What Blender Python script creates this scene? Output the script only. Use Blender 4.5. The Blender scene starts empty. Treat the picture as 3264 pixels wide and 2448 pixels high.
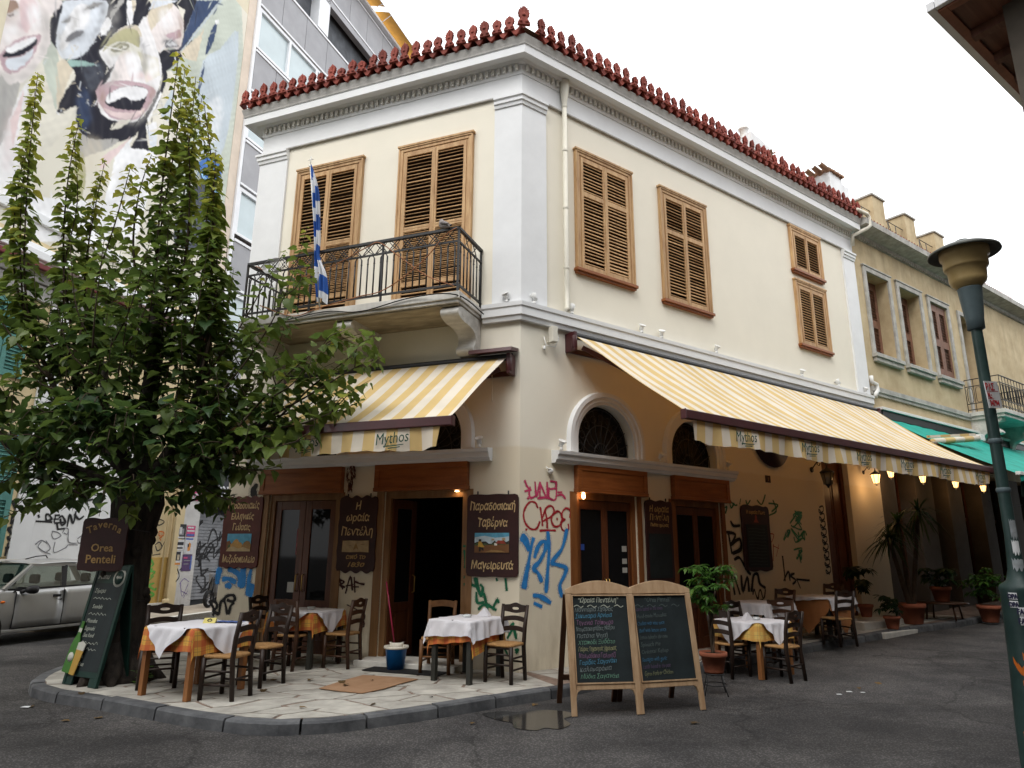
import bpy, math, random
from mathutils import Matrix, Vector
random.seed(7)
S = bpy.context.scene
C = S.collection
R_ = math.radians
# ------------------------------------------------------------------ camera
cam = bpy.data.cameras.new('camera')
cam.sensor_fit = 'HORIZONTAL'; cam.sensor_width = 36.0; cam.lens = 23.746
cam.clip_start = 0.05; cam.clip_end = 500
camo = bpy.data.objects.new('camera', cam); C.objects.link(camo)
cp, sp = math.cos(R_(14.03)), math.sin(R_(14.03))
cr, sr = math.cos(R_(-0.431)), math.sin(R_(-0.431))
rt, fw, dn = Vector((1, 0, 0)), Vector((0, cp, sp)), Vector((0, sp, -cp))
cx, cy = rt*cr + dn*sr, dn*cr - rt*sr
camo.matrix_world = Matrix((cx, -cy, -fw)).transposed().to_4x4()
camo.location = (0, 0, 1.72)
S.camera = camo
# ------------------------------------------------------------------ sky, sun, exposure
W_ = bpy.data.worlds.new('World'); S.world = W_; W_.use_nodes = True
nt = W_.node_tree; nt.nodes.clear()
sky = nt.nodes.new('ShaderNodeTexSky'); sky.sky_type = 'NISHITA'; sky.sun_disc = False
sky.sun_elevation = R_(52); sky.sun_rotation = R_(200); sky.dust_density = 3.0; sky.air_density = 1.0
hs = nt.nodes.new('ShaderNodeHueSaturation'); hs.inputs['Saturation'].default_value = 0.22
ov = nt.nodes.new('ShaderNodeMix'); ov.data_type = 'RGBA'          # overcast: the cloud deck evens the sky out
ov.inputs[0].default_value = 0.72; ov.inputs[7].default_value = (10.2, 10.4, 10.6, 1)
bg = nt.nodes.new('ShaderNodeBackground'); bg.inputs['Strength'].default_value = 0.15
out = nt.nodes.new('ShaderNodeOutputWorld')
nt.links.new(sky.outputs[0], hs.inputs['Color']); nt.links.new(hs.outputs[0], ov.inputs[6])
nt.links.new(ov.outputs[2], bg.inputs[0]); nt.links.new(bg.outputs[0], out.inputs[0])
sun = bpy.data.lights.new('sun', 'SUN'); sun.energy = 0.8; sun.angle = R_(25); sun.color = (1, .96, .9)
suno = bpy.data.objects.new('sun', sun); C.objects.link(suno)
suno.rotation_euler = (R_(38), 0, R_(-20)); suno.location = (0, 0, 30)
S.view_settings.view_transform = 'Standard'; S.view_settings.look = 'None'
S.view_settings.exposure = 0.80; S.view_settings.gamma = 1.0; S.view_settings.use_curve_mapping = False
S.render.engine = 'CYCLES'; S.cycles.use_denoising = True
S.cycles.max_bounces = 8; S.cycles.transparent_max_bounces = 8
S.cycles.caustics_reflective = False; S.cycles.caustics_refractive = False
# ------------------------------------------------------------------ frames
K = Vector((0.125, 9.986, 0.0))
dA = Vector((-0.93483, 0.35511, 0)); nA = Vector((-0.35511, -0.93483, 0))
dB = Vector((0.81208, 0.58354, 0)); nB = Vector((0.58354, -0.81208, 0))
UP = Vector((0, 0, 1))
def frame(o, x, y): return Matrix(((x.x, y.x, 0, o.x), (x.y, y.y, 0, o.y), (0, 0, 1, o.z), (0, 0, 0, 1)))
FA = frame(K, -dA, -nA)       # x right along facade (negative), y into the wall, z up
FB = frame(K, dB, -nB)
def yawframe(o, deg):         # facade running away to the right at this yaw
    a = R_(deg); d = Vector((math.sin(a), math.cos(a), 0)); n = Vector((d.y, -d.x, 0))
    return frame(Vector(o), d, -n)
FG = yawframe((-9.65, 21.25, 0), 20)
FL = yawframe((-9.68, 21.25, 0), 15)
def T(x, y, z): return Matrix.Translation((x, y, z))
def RX(d): return Matrix.Rotation(R_(d), 4, 'X')
def RY(d): return Matrix.Rotation(R_(d), 4, 'Y')
def RZ(d): return Matrix.Rotation(R_(d), 4, 'Z')
def SC(x, y, z): return Matrix.Diagonal((x, y, z, 1))
I4 = Matrix.Identity(4)
FACE = RX(90)                 # flat x,y artwork turned to stand on a facade
def gz(x, y):                 # the side street climbs gently away from the corner
    u = (Vector((x, y, 0)) - K).dot(dB)
    o = (Vector((x, y, 0)) - K).dot(nB)
    t = max(0.0, u - 2.0)
    w = max(0.0, min(1.0, (6 - abs(o)) / 3))
    return 0.03 * t * t / (t + 1.5) * (w if o > 0 else 1)
def PB(u, o, z=0): 
    p = K + dB*u + nB*o; p.z = z; return p
def PA(u, o, z=0):
    p = K + dA*u + nA*o; p.z = z; return p
# ------------------------------------------------------------------ object helpers
WM = {}
def place(o, parent, M):
    C.objects.link(o)
    if parent is not None:
        o.parent = parent; o.matrix_basis = WM[parent.name].inverted() @ M
    else: o.matrix_basis = M
    WM[o.name] = M.copy()
    return o
def thing(name, label, cat, M=None, group=None):
    o = bpy.data.objects.new(name, None); o.empty_display_size = .1
    place(o, None, M if M is not None else I4.copy())
    return tag(o, label, cat, group)
def tag(o, label=None, cat=None, group=None, kind=None):
    if label: o['label'] = label
    if cat: o['category'] = cat
    if group: o['group'] = group
    if kind: o['kind'] = kind
    return o
def put(name, me, parent=None, M=None, mat=None):
    o = bpy.data.objects.new(name, me)
    if mat is not None and not me.materials: me.materials.append(mat)
    return place(o, parent, M if M is not None else I4.copy())
def kids(o): return [c for c in C.objects if c.parent == o]
CH = {}
def copy_tree(o, M, label=None, group=None):
    r = o.copy(); r.parent = None; C.objects.link(r); r.matrix_basis = M; WM[r.name] = M.copy()
    if label: r['label'] = label
    if group: r['group'] = group
    for c in o.children:
        d = c.copy(); C.objects.link(d); d.parent = r
        for g in c.children:
            e = g.copy(); C.objects.link(e); e.parent = d
    return r
class MB:
    def __init__(s): s.v = []; s.f = []; s.sm = []; s.mi = []; s.uv = None; s.cur = 0
    def add(s, vs, fs, sm=False):
        b = len(s.v); s.v += [tuple(v) for v in vs]
        for f in fs: s.f.append(tuple(i+b for i in f)); s.sm.append(sm); s.mi.append(s.cur)
        return s
    def box(s, x0, x1, y0, y1, z0, z1, M=None):
        vs = [Vector((x, y, z)) for x in (x0, x1) for y in (y0, y1) for z in (z0, z1)]
        if M is not None: vs = [M @ v for v in vs]
        return s.add(vs, [(0,1,3,2),(4,6,7,5),(0,4,5,1),(2,3,7,6),(0,2,6,4),(1,5,7,3)])
    def bar(s, p, q, w, h=None, up=UP):
        h = h or w; p, q = Vector(p), Vector(q); d = (q-p).normalized()
        if abs(d.dot(up)) > .98: up = Vector((0, 1, 0))
        x = d.cross(up).normalized(); y = x.cross(d)
        vs = [c + x*(a*w/2) + y*(b*h/2) for c in (p, q) for a, b in ((-1,-1),(1,-1),(1,1),(-1,1))]
        return s.add(vs, [(3,2,1,0),(4,5,6,7),(0,1,5,4),(1,2,6,5),(2,3,7,6),(3,0,4,7)])
    def tube(s, pts, r, n=8, cap=True, sm=True):
        pts = [Vector(p) for p in pts]; m = len(pts)
        rs = r if isinstance(r, (list, tuple)) else [r]*m
        rings = []; px = None
        for i in range(m):
            d = (pts[min(i+1, m-1)] - pts[max(i-1, 0)]).normalized()
            if px is None:
                a = UP if abs(d.z) < .9 else Vector((1, 0, 0)); px = d.cross(a).normalized()
            else: px = (px - d*px.dot(d)).normalized()
            py = d.cross(px)
            rings.append([pts[i] + (px*math.cos(2*math.pi*k/n) + py*math.sin(2*math.pi*k/n))*rs[i] for k in range(n)])
        vs = [v for r_ in rings for v in r_]
        fs = [(i*n+k, i*n+(k+1) % n, (i+1)*n+(k+1) % n, (i+1)*n+k) for i in range(m-1) for k in range(n)]
        if cap: fs += [tuple(range(n-1, -1, -1)), tuple(range((m-1)*n, m*n))]
        return s.add(vs, fs, sm)
    def lathe(s, prof, n=20, o=(0,0,0), sm=True, a0=0, a1=360, M=None):
        full = abs(a1-a0) >= 360; k = n if full else n+1; o = Vector(o); vs = []
        for r, z in prof:
            for i in range(k):
                a = R_(a0 + (a1-a0)*i/n); v = o + Vector((r*math.cos(a), r*math.sin(a), z))
                vs.append(M @ v if M is not None else v)
        fs = []
        for j in range(len(prof)-1):
            for i in range(n):
                a, b = j*k+i, j*k+((i+1) % k if full else i+1); fs.append((a, b, b+k, a+k))
        return s.add(vs, fs, sm)
    def prism(s, poly, z0, z1, M=None, flip=False):      # poly in x,y extruded in z
        n = len(poly); vs = [Vector((p[0], p[1], z0)) for p in poly] + [Vector((p[0], p[1], z1)) for p in poly]
        if M is not None: vs = [M @ v for v in vs]
        fs = [tuple(range(n-1, -1, -1)), tuple(range(n, 2*n))] + [(i, (i+1) % n, n+(i+1) % n, n+i) for i in range(n)]
        return s.add(vs, fs)
    def quadstrip(s, A, B, sm=False, loop=False):
        n = len(A); vs = list(A)+list(B); m = n if loop else n-1
        return s.add(vs, [(i, (i+1) % n, n+(i+1) % n, n+i) for i in range(m)], sm)
    def ring(s, outer, inner, z0, z1, M=None):           # flat slab with a hole
        n = len(outer); vs = [Vector((p[0], p[1], z)) for z in (z0, z1) for L in (outer, inner) for p in L]
        if M is not None: vs = [M @ v for v in vs]
        fs = []
        for i in range(n):
            j = (i+1) % n
            fs += [(i, n+i, n+j, j), (2*n+i, 2*n+j, 3*n+j, 3*n+i), (i, j, 2*n+j, 2*n+i), (n+j, n+i, 3*n+i, 3*n+j)]
        return s.add(vs, fs)
    def sweep(s, path, prof, closed=False, sm=False):    # path: world xy points; prof: (outward offset, z); outward is right of travel
        n = len(path); P = [Vector((p[0], p[1], 0)) for p in path]; rings = []
        for i in range(n):
            a = P[i]-P[i-1] if i > 0 else P[1]-P[0]; b = P[i+1]-P[i] if i < n-1 else P[-1]-P[-2]
            a.normalize(); b.normalize(); na, nb = Vector((a.y, -a.x, 0)), Vector((b.y, -b.x, 0))
            m = (na+nb); m = m / max(.2, m.dot(na))
            rings.append([P[i] + m*o + UP*z for o, z in prof])
        k = len(prof); vs = [v for r in rings for v in r]; fs = []
        for i in range(n-1):
            for j in range(k if closed else k-1): fs.append((i*k+j, (i+1)*k+j, (i+1)*k+(j+1) % k, i*k+(j+1) % k))
        if closed: fs += [tuple(range(k)), tuple(range((n-1)*k+k-1, (n-1)*k-1, -1))]
        return s.add(vs, fs, sm)
    def mesh(s, name, *mats):
        me = bpy.data.meshes.new(name); me.from_pydata(s.v, [], s.f); 
        if any(s.sm): me.polygons.foreach_set('use_smooth', s.sm)
        if any(s.mi): me.polygons.foreach_set('material_index', s.mi)
        for m in mats: me.materials.append(m)
        if s.uv:
            l = me.uv_layers.new(name='UVMap')
            for i, lp in enumerate(me.loops): l.data[i].uv = s.uv[lp.vertex_index]
        me.update(); return me
    def obj(s, name, mat, parent=None, M=None): return put(name, s.mesh(name, *(mat if isinstance(mat, (list, tuple)) else (mat,))), parent, M)
def bevel(o, w=.004, seg=2):
    m = o.modifiers.new('bevel', 'BEVEL'); m.width = w; m.segments = seg; m.limit_method = 'ANGLE'; m.harden_normals = False
    return o
def catmull(pts, k=5, closed=False):
    if len(pts) < 3: return [tuple(p) for p in pts]
    o = []; n = len(pts); rng = range(n if closed else n-1)
    for i in rng:
        p = [pts[(i+d) % n] if closed else pts[max(0, min(n-1, i+d))] for d in (-1, 0, 1, 2)]
        for j in range(k):
            t = j/k
            o.append(tuple(.5*((2*p[1][c]) + (-p[0][c]+p[2][c])*t + (2*p[0][c]-5*p[1][c]+4*p[2][c]-p[3][c])*t*t + (-p[0][c]+3*p[1][c]-3*p[2][c]+p[3][c])*t**3) for c in range(len(pts[0]))))
    if not closed: o.append(tuple(pts[-1]))
    return o
def strokes_mesh(name, strokes, w, smooth=True, zoff=0.0, dy=0.0):
    """brush strokes: polylines in x,y become flat ribbons with round ends"""
    b = MB()
    for k, st in enumerate(strokes):
        ww = w
        if isinstance(st[0], (int, float)): ww = st[0]; st = st[1:]
        z = zoff + 0.0006*(k % 7)
        if len(st) == 1:
            n = 10; b.add([(st[0][0]+ww*.6*math.cos(2*math.pi*i/n), st[0][1]+ww*.6*math.sin(2*math.pi*i/n), z) for i in range(n)], [tuple(range(n))]); continue
        p = catmull(st, 5) if smooth else st
        P = [Vector((q[0], q[1], 0)) for q in p]; L, Rr = [], []; n = len(P)
        for i in range(n):
            d = (P[min(i+1, n-1)]-P[max(i-1, 0)])
            d = d.normalized() if d.length > 1e-6 else Vector((1, 0, 0)); nn = Vector((-d.y, d.x, 0))
            e = ww/2*(0.75 if i in (0, n-1) else 1)*(1+.16*math.sin(i*.55+k*1.7)+.09*math.sin(i*1.3+k))
            off = d*(-ww*.2 if i == 0 else ww*.2 if i == n-1 else 0)
            L.append(P[i]+off+nn*e+UP*z); Rr.append(P[i]+off-nn*e+UP*z)
        b.quadstrip(Rr, L)
    return b.mesh(name)
_halo = {}
def halo(mat):       # thin overspray of the same paint
    if mat.name not in _halo:
        h = mat.copy(); h.name = mat.name+'_overspray'; t = h.node_tree; tr = t.nodes.new('ShaderNodeBsdfTransparent'); mx = t.nodes.new('ShaderNodeMixShader'); n = t.nodes.new('ShaderNodeTexNoise'); n.inputs['Scale'].default_value = 60; mr = t.nodes.new('ShaderNodeMapRange'); mr.inputs[1].default_value = .4; mr.inputs[2].default_value = .75; mr.inputs[4].default_value = .6
        tc = t.nodes.new('ShaderNodeTexCoord'); t.links.new(tc.outputs['Object'], n.inputs[0]); t.links.new(n.outputs[0], mr.inputs[0]); t.links.new(mr.outputs[0], mx.inputs[0]); t.links.new(tr.outputs[0], mx.inputs[1]); t.links.new(t.nodes['Principled BSDF'].outputs[0], mx.inputs[2]); t.links.new(mx.outputs[0], t.nodes['Material Output'].inputs[0]); _halo[mat.name] = h
    return _halo[mat.name]
def paint(name, strokes, w, mat, parent, M, smooth=True):
    me = strokes_mesh(name, strokes, w, smooth); o = put(name, me, parent, M @ FACE, mat)
    if mat.name.startswith('spray') and w > .024:
        s2 = [([st[0]*1.7]+list(st[1:])) if isinstance(st[0], (int, float)) else st for st in strokes]
        put('overspray', strokes_mesh('overspray', s2, w*1.75, smooth), parent, M @ T(0,.0015,0) @ FACE, halo(mat))
    return o
_tc = {}
def text(name, s, size, mat, parent, M, align='CENTER', bold=0.0, shear=0.0, ext=0.0015, sx=1.0, face=True, space=1.0, wob=0.0, fit=0):
    key = (s, size, align, bold, shear, ext, sx, space, wob, fit)
    if key not in _tc:
        cu = bpy.data.curves.new(name, 'FONT'); cu.body = s; cu.size = size; cu.align_x = align; cu.offset = bold; cu.shear = shear
        cu.extrude = ext; cu.resolution_u = 2; cu.space_character = space
        ob = bpy.data.objects.new('tmp', cu); me = bpy.data.meshes.new_from_object(ob)
        bpy.data.objects.remove(ob); bpy.data.curves.remove(cu)
        if sx != 1.0: me.transform(SC(sx, 1, 1))
        if fit:
            xs = [v.co.x for v in me.vertices]; me.transform(SC(fit/(max(xs)-min(xs)),1,1))
        if wob:          # hand-drawn unevenness
            q = len(_tc)*1.3
            for v in me.vertices:
                x, y = v.co.x, v.co.y; v.co.x += wob*(math.sin(y*55+x*21+q)+.6*math.sin(x*83+q)); v.co.y += wob*(1.4*math.sin(x*31+q)+.8*math.sin(x*97+q*2)) + y*.12*math.sin(x*47+q)
        me.name = name; _tc[key] = me
    me = _tc[key].copy() if _tc[key].materials and _tc[key].materials[0] != mat else _tc[key]
    if me is not _tc[key]: me.materials.clear()
    return put(name, me, parent, M @ FACE if face else M, mat)
# ------------------------------------------------------------------ materials
def pm(name, col, rough=.75, var=.12, scale=2.5, bump=.0, bscale=60, metal=0.0, col2=None, spec=.3, rnd=0.0, sss=None, coat=0.0, stretch=None, lo=.35, hi=.68, emit=None, estr=0):
    m = bpy.data.materials.new(name); m.use_nodes = True; t = m.node_tree; N = t.nodes; Lk = t.links
    b = N['Principled BSDF']; b.inputs['Roughness'].default_value = rough; b.inputs['Metallic'].default_value = metal
    b.inputs['Specular IOR Level'].default_value = spec; b.inputs['Coat Weight'].default_value = coat
    tc = N.new('ShaderNodeTexCoord'); vec = tc.outputs['Object']
    if rnd or stretch:
        mp = N.new('ShaderNodeMapping'); Lk.new(vec, mp.inputs[0]); vec = mp.outputs[0]
        if stretch: mp.inputs['Scale'].default_value = stretch
    oi = None
    if rnd:
        oi = N.new('ShaderNodeObjectInfo'); mu = N.new('ShaderNodeMath'); mu.operation = 'MULTIPLY'; mu.inputs[1].default_value = 37.0
        Lk.new(oi.outputs['Random'], mu.inputs[0]); Lk.new(mu.outputs[0], mp.inputs['Location'])
    n1 = N.new('ShaderNodeTexNoise'); n1.inputs['Scale'].default_value = scale; n1.inputs['Detail'].default_value = 7; n1.inputs['Roughness'].default_value = .62
    Lk.new(vec, n1.inputs['Vector'])
    mr = N.new('ShaderNodeMapRange'); mr.inputs[1].default_value = lo; mr.inputs[2].default_value = hi; Lk.new(n1.outputs[0], mr.inputs[0])
    mx = N.new('ShaderNodeMix'); mx.data_type = 'RGBA'
    c2 = col2 if col2 else tuple(min(1, c*(1+var)) for c in col); c1 = col if col2 else tuple(c*(1-var) for c in col)
    mx.inputs[6].default_value = (*c1, 1); mx.inputs[7].default_value = (*c2, 1); Lk.new(mr.outputs[0], mx.inputs[0])
    res = mx.outputs[2]
    if rnd:
        hv = N.new('ShaderNodeHueSaturation'); r2 = N.new('ShaderNodeMapRange'); r2.inputs[3].default_value = 1-rnd; r2.inputs[4].default_value = 1+rnd
        Lk.new(oi.outputs['Random'], r2.inputs[0]); Lk.new(r2.outputs[0], hv.inputs['Value']); Lk.new(res, hv.inputs['Color']); res = hv.outputs[0]
    Lk.new(res, b.inputs['Base Color'])
    if bump:
        n2 = N.new('ShaderNodeTexNoise'); n2.inputs['Scale'].default_value = bscale; n2.inputs['Detail'].default_value = 4; Lk.new(vec, n2.inputs['Vector'])
        bp = N.new('ShaderNodeBump'); bp.inputs['Strength'].default_value = bump; bp.inputs['Distance'].default_value = .01
        Lk.new(n2.outputs[0], bp.inputs['Height']); Lk.new(bp.outputs[0], b.inputs['Normal'])
    if emit: b.inputs['Emission Color'].default_value = (*emit, 1); b.inputs['Emission Strength'].default_value = estr
    m['res'] = 0
    return m
def outsock(m): return m.node_tree.nodes['Principled BSDF'].inputs['Base Color'].links[0].from_socket
def stain(m, col, z0, z1, scale=3.0, amt=.8, axis=2, stretch=(1, 1, .25)):
    """weathering of a surface between heights z0 and z1 (object space), broken up by noise"""
    t = m.node_tree; N = t.nodes; Lk = t.links; b = N['Principled BSDF']; src = outsock(m)
    tc = N.new('ShaderNodeTexCoord'); sx = N.new('ShaderNodeSeparateXYZ'); Lk.new(tc.outputs['Object'], sx.inputs[0])
    mr = N.new('ShaderNodeMapRange'); mr.inputs[1].default_value = z0; mr.inputs[2].default_value = z1; mr.inputs[3].default_value = 1; mr.inputs[4].default_value = 0
    Lk.new(sx.outputs[axis], mr.inputs[0])
    mp = N.new('ShaderNodeMapping'); mp.inputs['Scale'].default_value = stretch; Lk.new(tc.outputs['Object'], mp.inputs[0])
    n = N.new('ShaderNodeTexNoise'); n.inputs['Scale'].default_value = scale; n.inputs['Detail'].default_value = 8; n.inputs['Roughness'].default_value = .7; Lk.new(mp.outputs[0], n.inputs['Vector'])
    m2 = N.new('ShaderNodeMapRange'); m2.inputs[1].default_value = .45; m2.inputs[2].default_value = .75; Lk.new(n.outputs[0], m2.inputs[0])
    mu = N.new('ShaderNodeMath'); mu.operation = 'MULTIPLY'; Lk.new(mr.outputs[0], mu.inputs[0]); Lk.new(m2.outputs[0], mu.inputs[1])
    m3 = N.new('ShaderNodeMath'); m3.operation = 'MULTIPLY'; m3.inputs[1].default_value = amt; Lk.new(mu.outputs[0], m3.inputs[0])
    mx = N.new('ShaderNodeMix'); mx.data_type = 'RGBA'; mx.inputs[7].default_value = (*col, 1); Lk.new(m3.outputs[0], mx.inputs[0]); Lk.new(src, mx.inputs[6])
    Lk.new(mx.outputs[2], b.inputs['Base Color']); return m
def repaint(m, col, z0):
    t = m.node_tree; N = t.nodes; Lk = t.links; b = N['Principled BSDF']; src = outsock(m); tc = N.new('ShaderNodeTexCoord'); sx = N.new('ShaderNodeSeparateXYZ'); Lk.new(tc.outputs['Object'], sx.inputs[0])
    n = N.new('ShaderNodeTexNoise'); n.inputs['Scale'].default_value = 3; Lk.new(tc.outputs['Object'], n.inputs[0]); ma = N.new('ShaderNodeMath'); ma.operation = 'MULTIPLY_ADD'; ma.inputs[1].default_value = .05; Lk.new(n.outputs[0], ma.inputs[0]); Lk.new(sx.outputs[2], ma.inputs[2])
    g = N.new('ShaderNodeMapRange'); g.inputs[1].default_value = z0; g.inputs[2].default_value = z0+.04; g.inputs[3].default_value = .55; g.inputs[4].default_value = 0; Lk.new(ma.outputs[0], g.inputs[0])
    mx = N.new('ShaderNodeMix'); mx.data_type = 'RGBA'; mx.inputs[7].default_value = (*col,1); Lk.new(g.outputs[0], mx.inputs[0]); Lk.new(src, mx.inputs[6]); Lk.new(mx.outputs[2], b.inputs['Base Color']); return m
def glassy(name, col, rough=.06, spec=.6, var=.2):
    return pm(name, col, rough, var, 1.2, spec=spec)
# ------------------------------------------------------------------ hand-traced paint strokes (facade metres)
D_PINK = [[(0.09,2.76),(0.13,2.68),(0.19,2.62)],[(0.09,2.6),(0.21,2.63)],[(0.19,2.67),(0.17,2.56),(0.21,2.51),(0.31,2.55)],[(0.28,2.75),(0.31,2.54),(0.37,2.75)],[(0.38,2.75),(0.37,2.54)],[(0.38,2.73),(0.5,2.54),(0.51,2.76)],[(0.57,2.78),(0.68,2.77),(0.68,2.7)],[(0.55,2.68),(0.55,2.53),(0.68,2.52),(0.69,2.78)],[(0.57,2.66),(0.69,2.68)],[(0.72,2.62),(0.8,2.63)],[(0.71,2.57),(0.8,2.59),(0.87,2.53)],[(0.33,2.51),(0.47,2.53),(0.61,2.51)],[(0.15,2.5)]]
D_RED = [[(0.33,2.37),(0.29,2.44),(0.19,2.45),(0.1,2.36),(0.07,2.25),(0.11,2.13),(0.21,2.06),(0.31,2.07),(0.37,2.17)],[(0.38,2.38),(0.41,2.21),(0.42,2.11)],[(0.47,2.34),(0.5,2.22),(0.51,2.08)],[(0.41,2.21),(0.49,2.37),(0.59,2.41),(0.64,2.35),(0.61,2.27),(0.43,2.18)],[(0.72,2.34),(0.61,2.28),(0.59,2.19),(0.65,2.11),(0.75,2.13),(0.8,2.23),(0.76,2.32),(0.69,2.34)],[(0.7,2.22)],[(0.95,2.25),(0.96,2.35),(0.88,2.39),(0.8,2.32),(0.8,2.24),(0.86,2.22)],[(0.86,2.22),(0.78,2.16),(0.8,2.07),(0.88,2.04),(0.93,2.09),(0.92,2.15)],[(0.37,2.04),(0.53,2.05),(0.67,2.05)],[(0.12,2.05)],[(1.0,2.07)]]
D_BLUE = [[0.11,(0.04,1.94),(0.1,1.9),(0.17,1.77)],[0.055,(0.25,1.93),(0.21,1.8),(0.15,1.53),(0.11,1.43)],[0.085,(0.15,1.53),(0.11,1.38),(0.08,1.24)],[(0.27,1.66),(0.33,1.8),(0.41,1.88),(0.48,1.86),(0.46,1.75),(0.36,1.6),(0.25,1.5),(0.33,1.44),(0.4,1.32)],[(0.52,2.02),(0.54,1.75),(0.51,1.45),(0.48,1.17)],[(0.89,2.07),(0.79,1.79),(0.6,1.6),(0.67,1.56),(0.86,1.51),(0.83,1.4),(0.74,1.25),(0.78,1.1)],[(0.25,1.13),(0.38,1.11),(0.56,1.02)],[(0.27,1.02),(0.4,0.97)]]
D_GREEN = [[(-0.86,1.27),(-0.72,1.26),(-0.62,1.22)],[(-0.69,1.36),(-0.66,1.24),(-0.6,1.14)],[(-0.66,1.36),(-0.59,1.11),(-0.56,1.22),(-0.6,1.27)],[(-0.66,1.16),(-0.64,1.02),(-0.54,1.03)],[(-0.54,1.15),(-0.5,1.01),(-0.48,0.92)],[(-0.62,0.93),(-0.55,0.99),(-0.47,0.99),(-0.4,0.95),(-0.35,0.93)],[(-0.4,0.94),(-0.34,1.06),(-0.31,1.03)],[(-0.35,1.36),(-0.34,1.33)],[(-0.21,1.36),(-0.19,1.2)],[(-0.23,0.82),(-0.21,0.65),(-0.08,0.76)],[(-0.17,0.56),(-0.09,0.69),(-0.04,0.56)],[(-0.24,0.46),(-0.17,0.35)],[(-0.05,0.4),(-0.01,0.42),(-0.04,0.37)],[(-0.88,1.81),(-0.83,1.81)],[(-0.87,1.75),(-0.84,1.59),(-0.85,1.5)],[(-0.86,1.37),(-0.81,1.36)]]
D_BAF = [[(-3.07,1.27),(-3.02,1.29),(-2.94,1.15)],[(-3.02,1.29),(-2.92,1.26),(-2.99,1.21),(-2.9,1.18)],[(-2.88,1.09),(-2.81,1.34),(-2.76,1.14)],[(-2.88,1.2),(-2.75,1.22)],[(-2.74,1.33),(-2.71,1.11)],[(-2.73,1.27),(-2.63,1.24),(-2.55,1.23)],[(-2.74,1.19),(-2.65,1.19)],[0.02,(-2.84,0.92),(-2.62,0.84)],[0.02,(-2.77,0.83),(-2.7,0.91)],[0.02,(-2.57,0.84),(-2.51,0.78),(-2.52,0.72),(-2.56,0.75)],[0.02,(-2.58,0.7),(-2.52,0.69),(-2.52,0.61),(-2.56,0.63)]]
D_BLUEA = [[0.11,(-5.42,1.42),(-5.44,1.31),(-5.44,1.19)],[0.1,(-5.22,1.43),(-5.09,1.38),(-4.97,1.3),(-4.91,1.14)],[0.15,(-4.92,1.42),(-4.92,1.29),(-4.93,1.16)],[0.07,(-4.76,1.41),(-4.78,1.25),(-4.79,1.02)],[0.16,(-4.7,1.16),(-4.74,1.02)],[0.08,(-5.33,1.25),(-5.21,1.26),(-5.06,1.21)],[0.08,(-5.25,1.14),(-5.2,1.16),(-5.15,1.13)]]
D_BO = [[(-5.27,0.91),(-5.21,0.98),(-5.08,1.0),(-5.03,0.94),(-5.09,0.9),(-5.19,0.92)],[(-5.56,0.9),(-5.44,0.74),(-5.46,0.67)],[(-5.55,0.9),(-5.42,0.87),(-5.4,0.79),(-5.47,0.74),(-5.34,0.69)],[(-5.33,0.69),(-5.32,0.88),(-5.24,0.89),(-5.16,0.7)],[(-5.13,0.7),(-5.1,0.83),(-5.04,0.88)]]
D_SOOT = [[0.12,(-4.85,2.65),(-4.87,2.73),(-4.83,2.8)],[0.05,(-4.83,2.78),(-4.81,2.83)]]
D_BWALLK = [[0.05,(4.73,2.12),(5.0,2.08),(4.85,1.9)],[0.07,(4.85,1.9),(5.12,2.0),(5.13,1.82),(4.89,1.74)],[0.06,(4.8,2.09),(4.86,1.74)],[0.05,(4.89,2.32),(4.97,2.24),(5.16,2.25)],[0.05,(4.92,1.63),(5.08,1.66),(5.24,1.47),(5.37,1.36)],[0.06,(4.8,1.31),(4.86,1.02)],[0.06,(4.89,1.31),(5.01,1.02)],[0.06,(5.09,1.34),(5.11,1.07),(5.27,1.31),(5.29,1.06)],[0.06,(5.37,1.06),(5.46,1.33),(5.59,1.36),(5.64,1.19),(5.8,1.11)],[0.05,(6.45,1.69),(6.47,1.23)],[0.04,(6.42,1.23),(6.6,1.4),(6.63,1.23)],[0.04,(6.8,1.36),(6.66,1.32),(6.83,1.23),(6.71,1.16)],[0.04,(6.86,1.25),(7.31,1.22)],[0.035,(6.86,1.25),(6.96,1.08)]]
D_BWALLG = [[(4.75,2.46),(4.81,2.58),(4.74,2.56)],[(4.85,2.73),(5.04,2.63),(5.12,2.63)],[(4.89,2.73),(4.93,2.57),(5.03,2.66)],[(5.24,2.75),(5.2,2.65)],[(5.4,2.73),(5.44,2.66),(5.54,2.74)],[(5.76,2.75),(5.9,2.68),(6.04,2.87)],[(6.13,2.71),(6.44,2.69),(6.21,2.55)],[(6.29,2.78),(6.37,2.57),(6.1,2.47)]]
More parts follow.
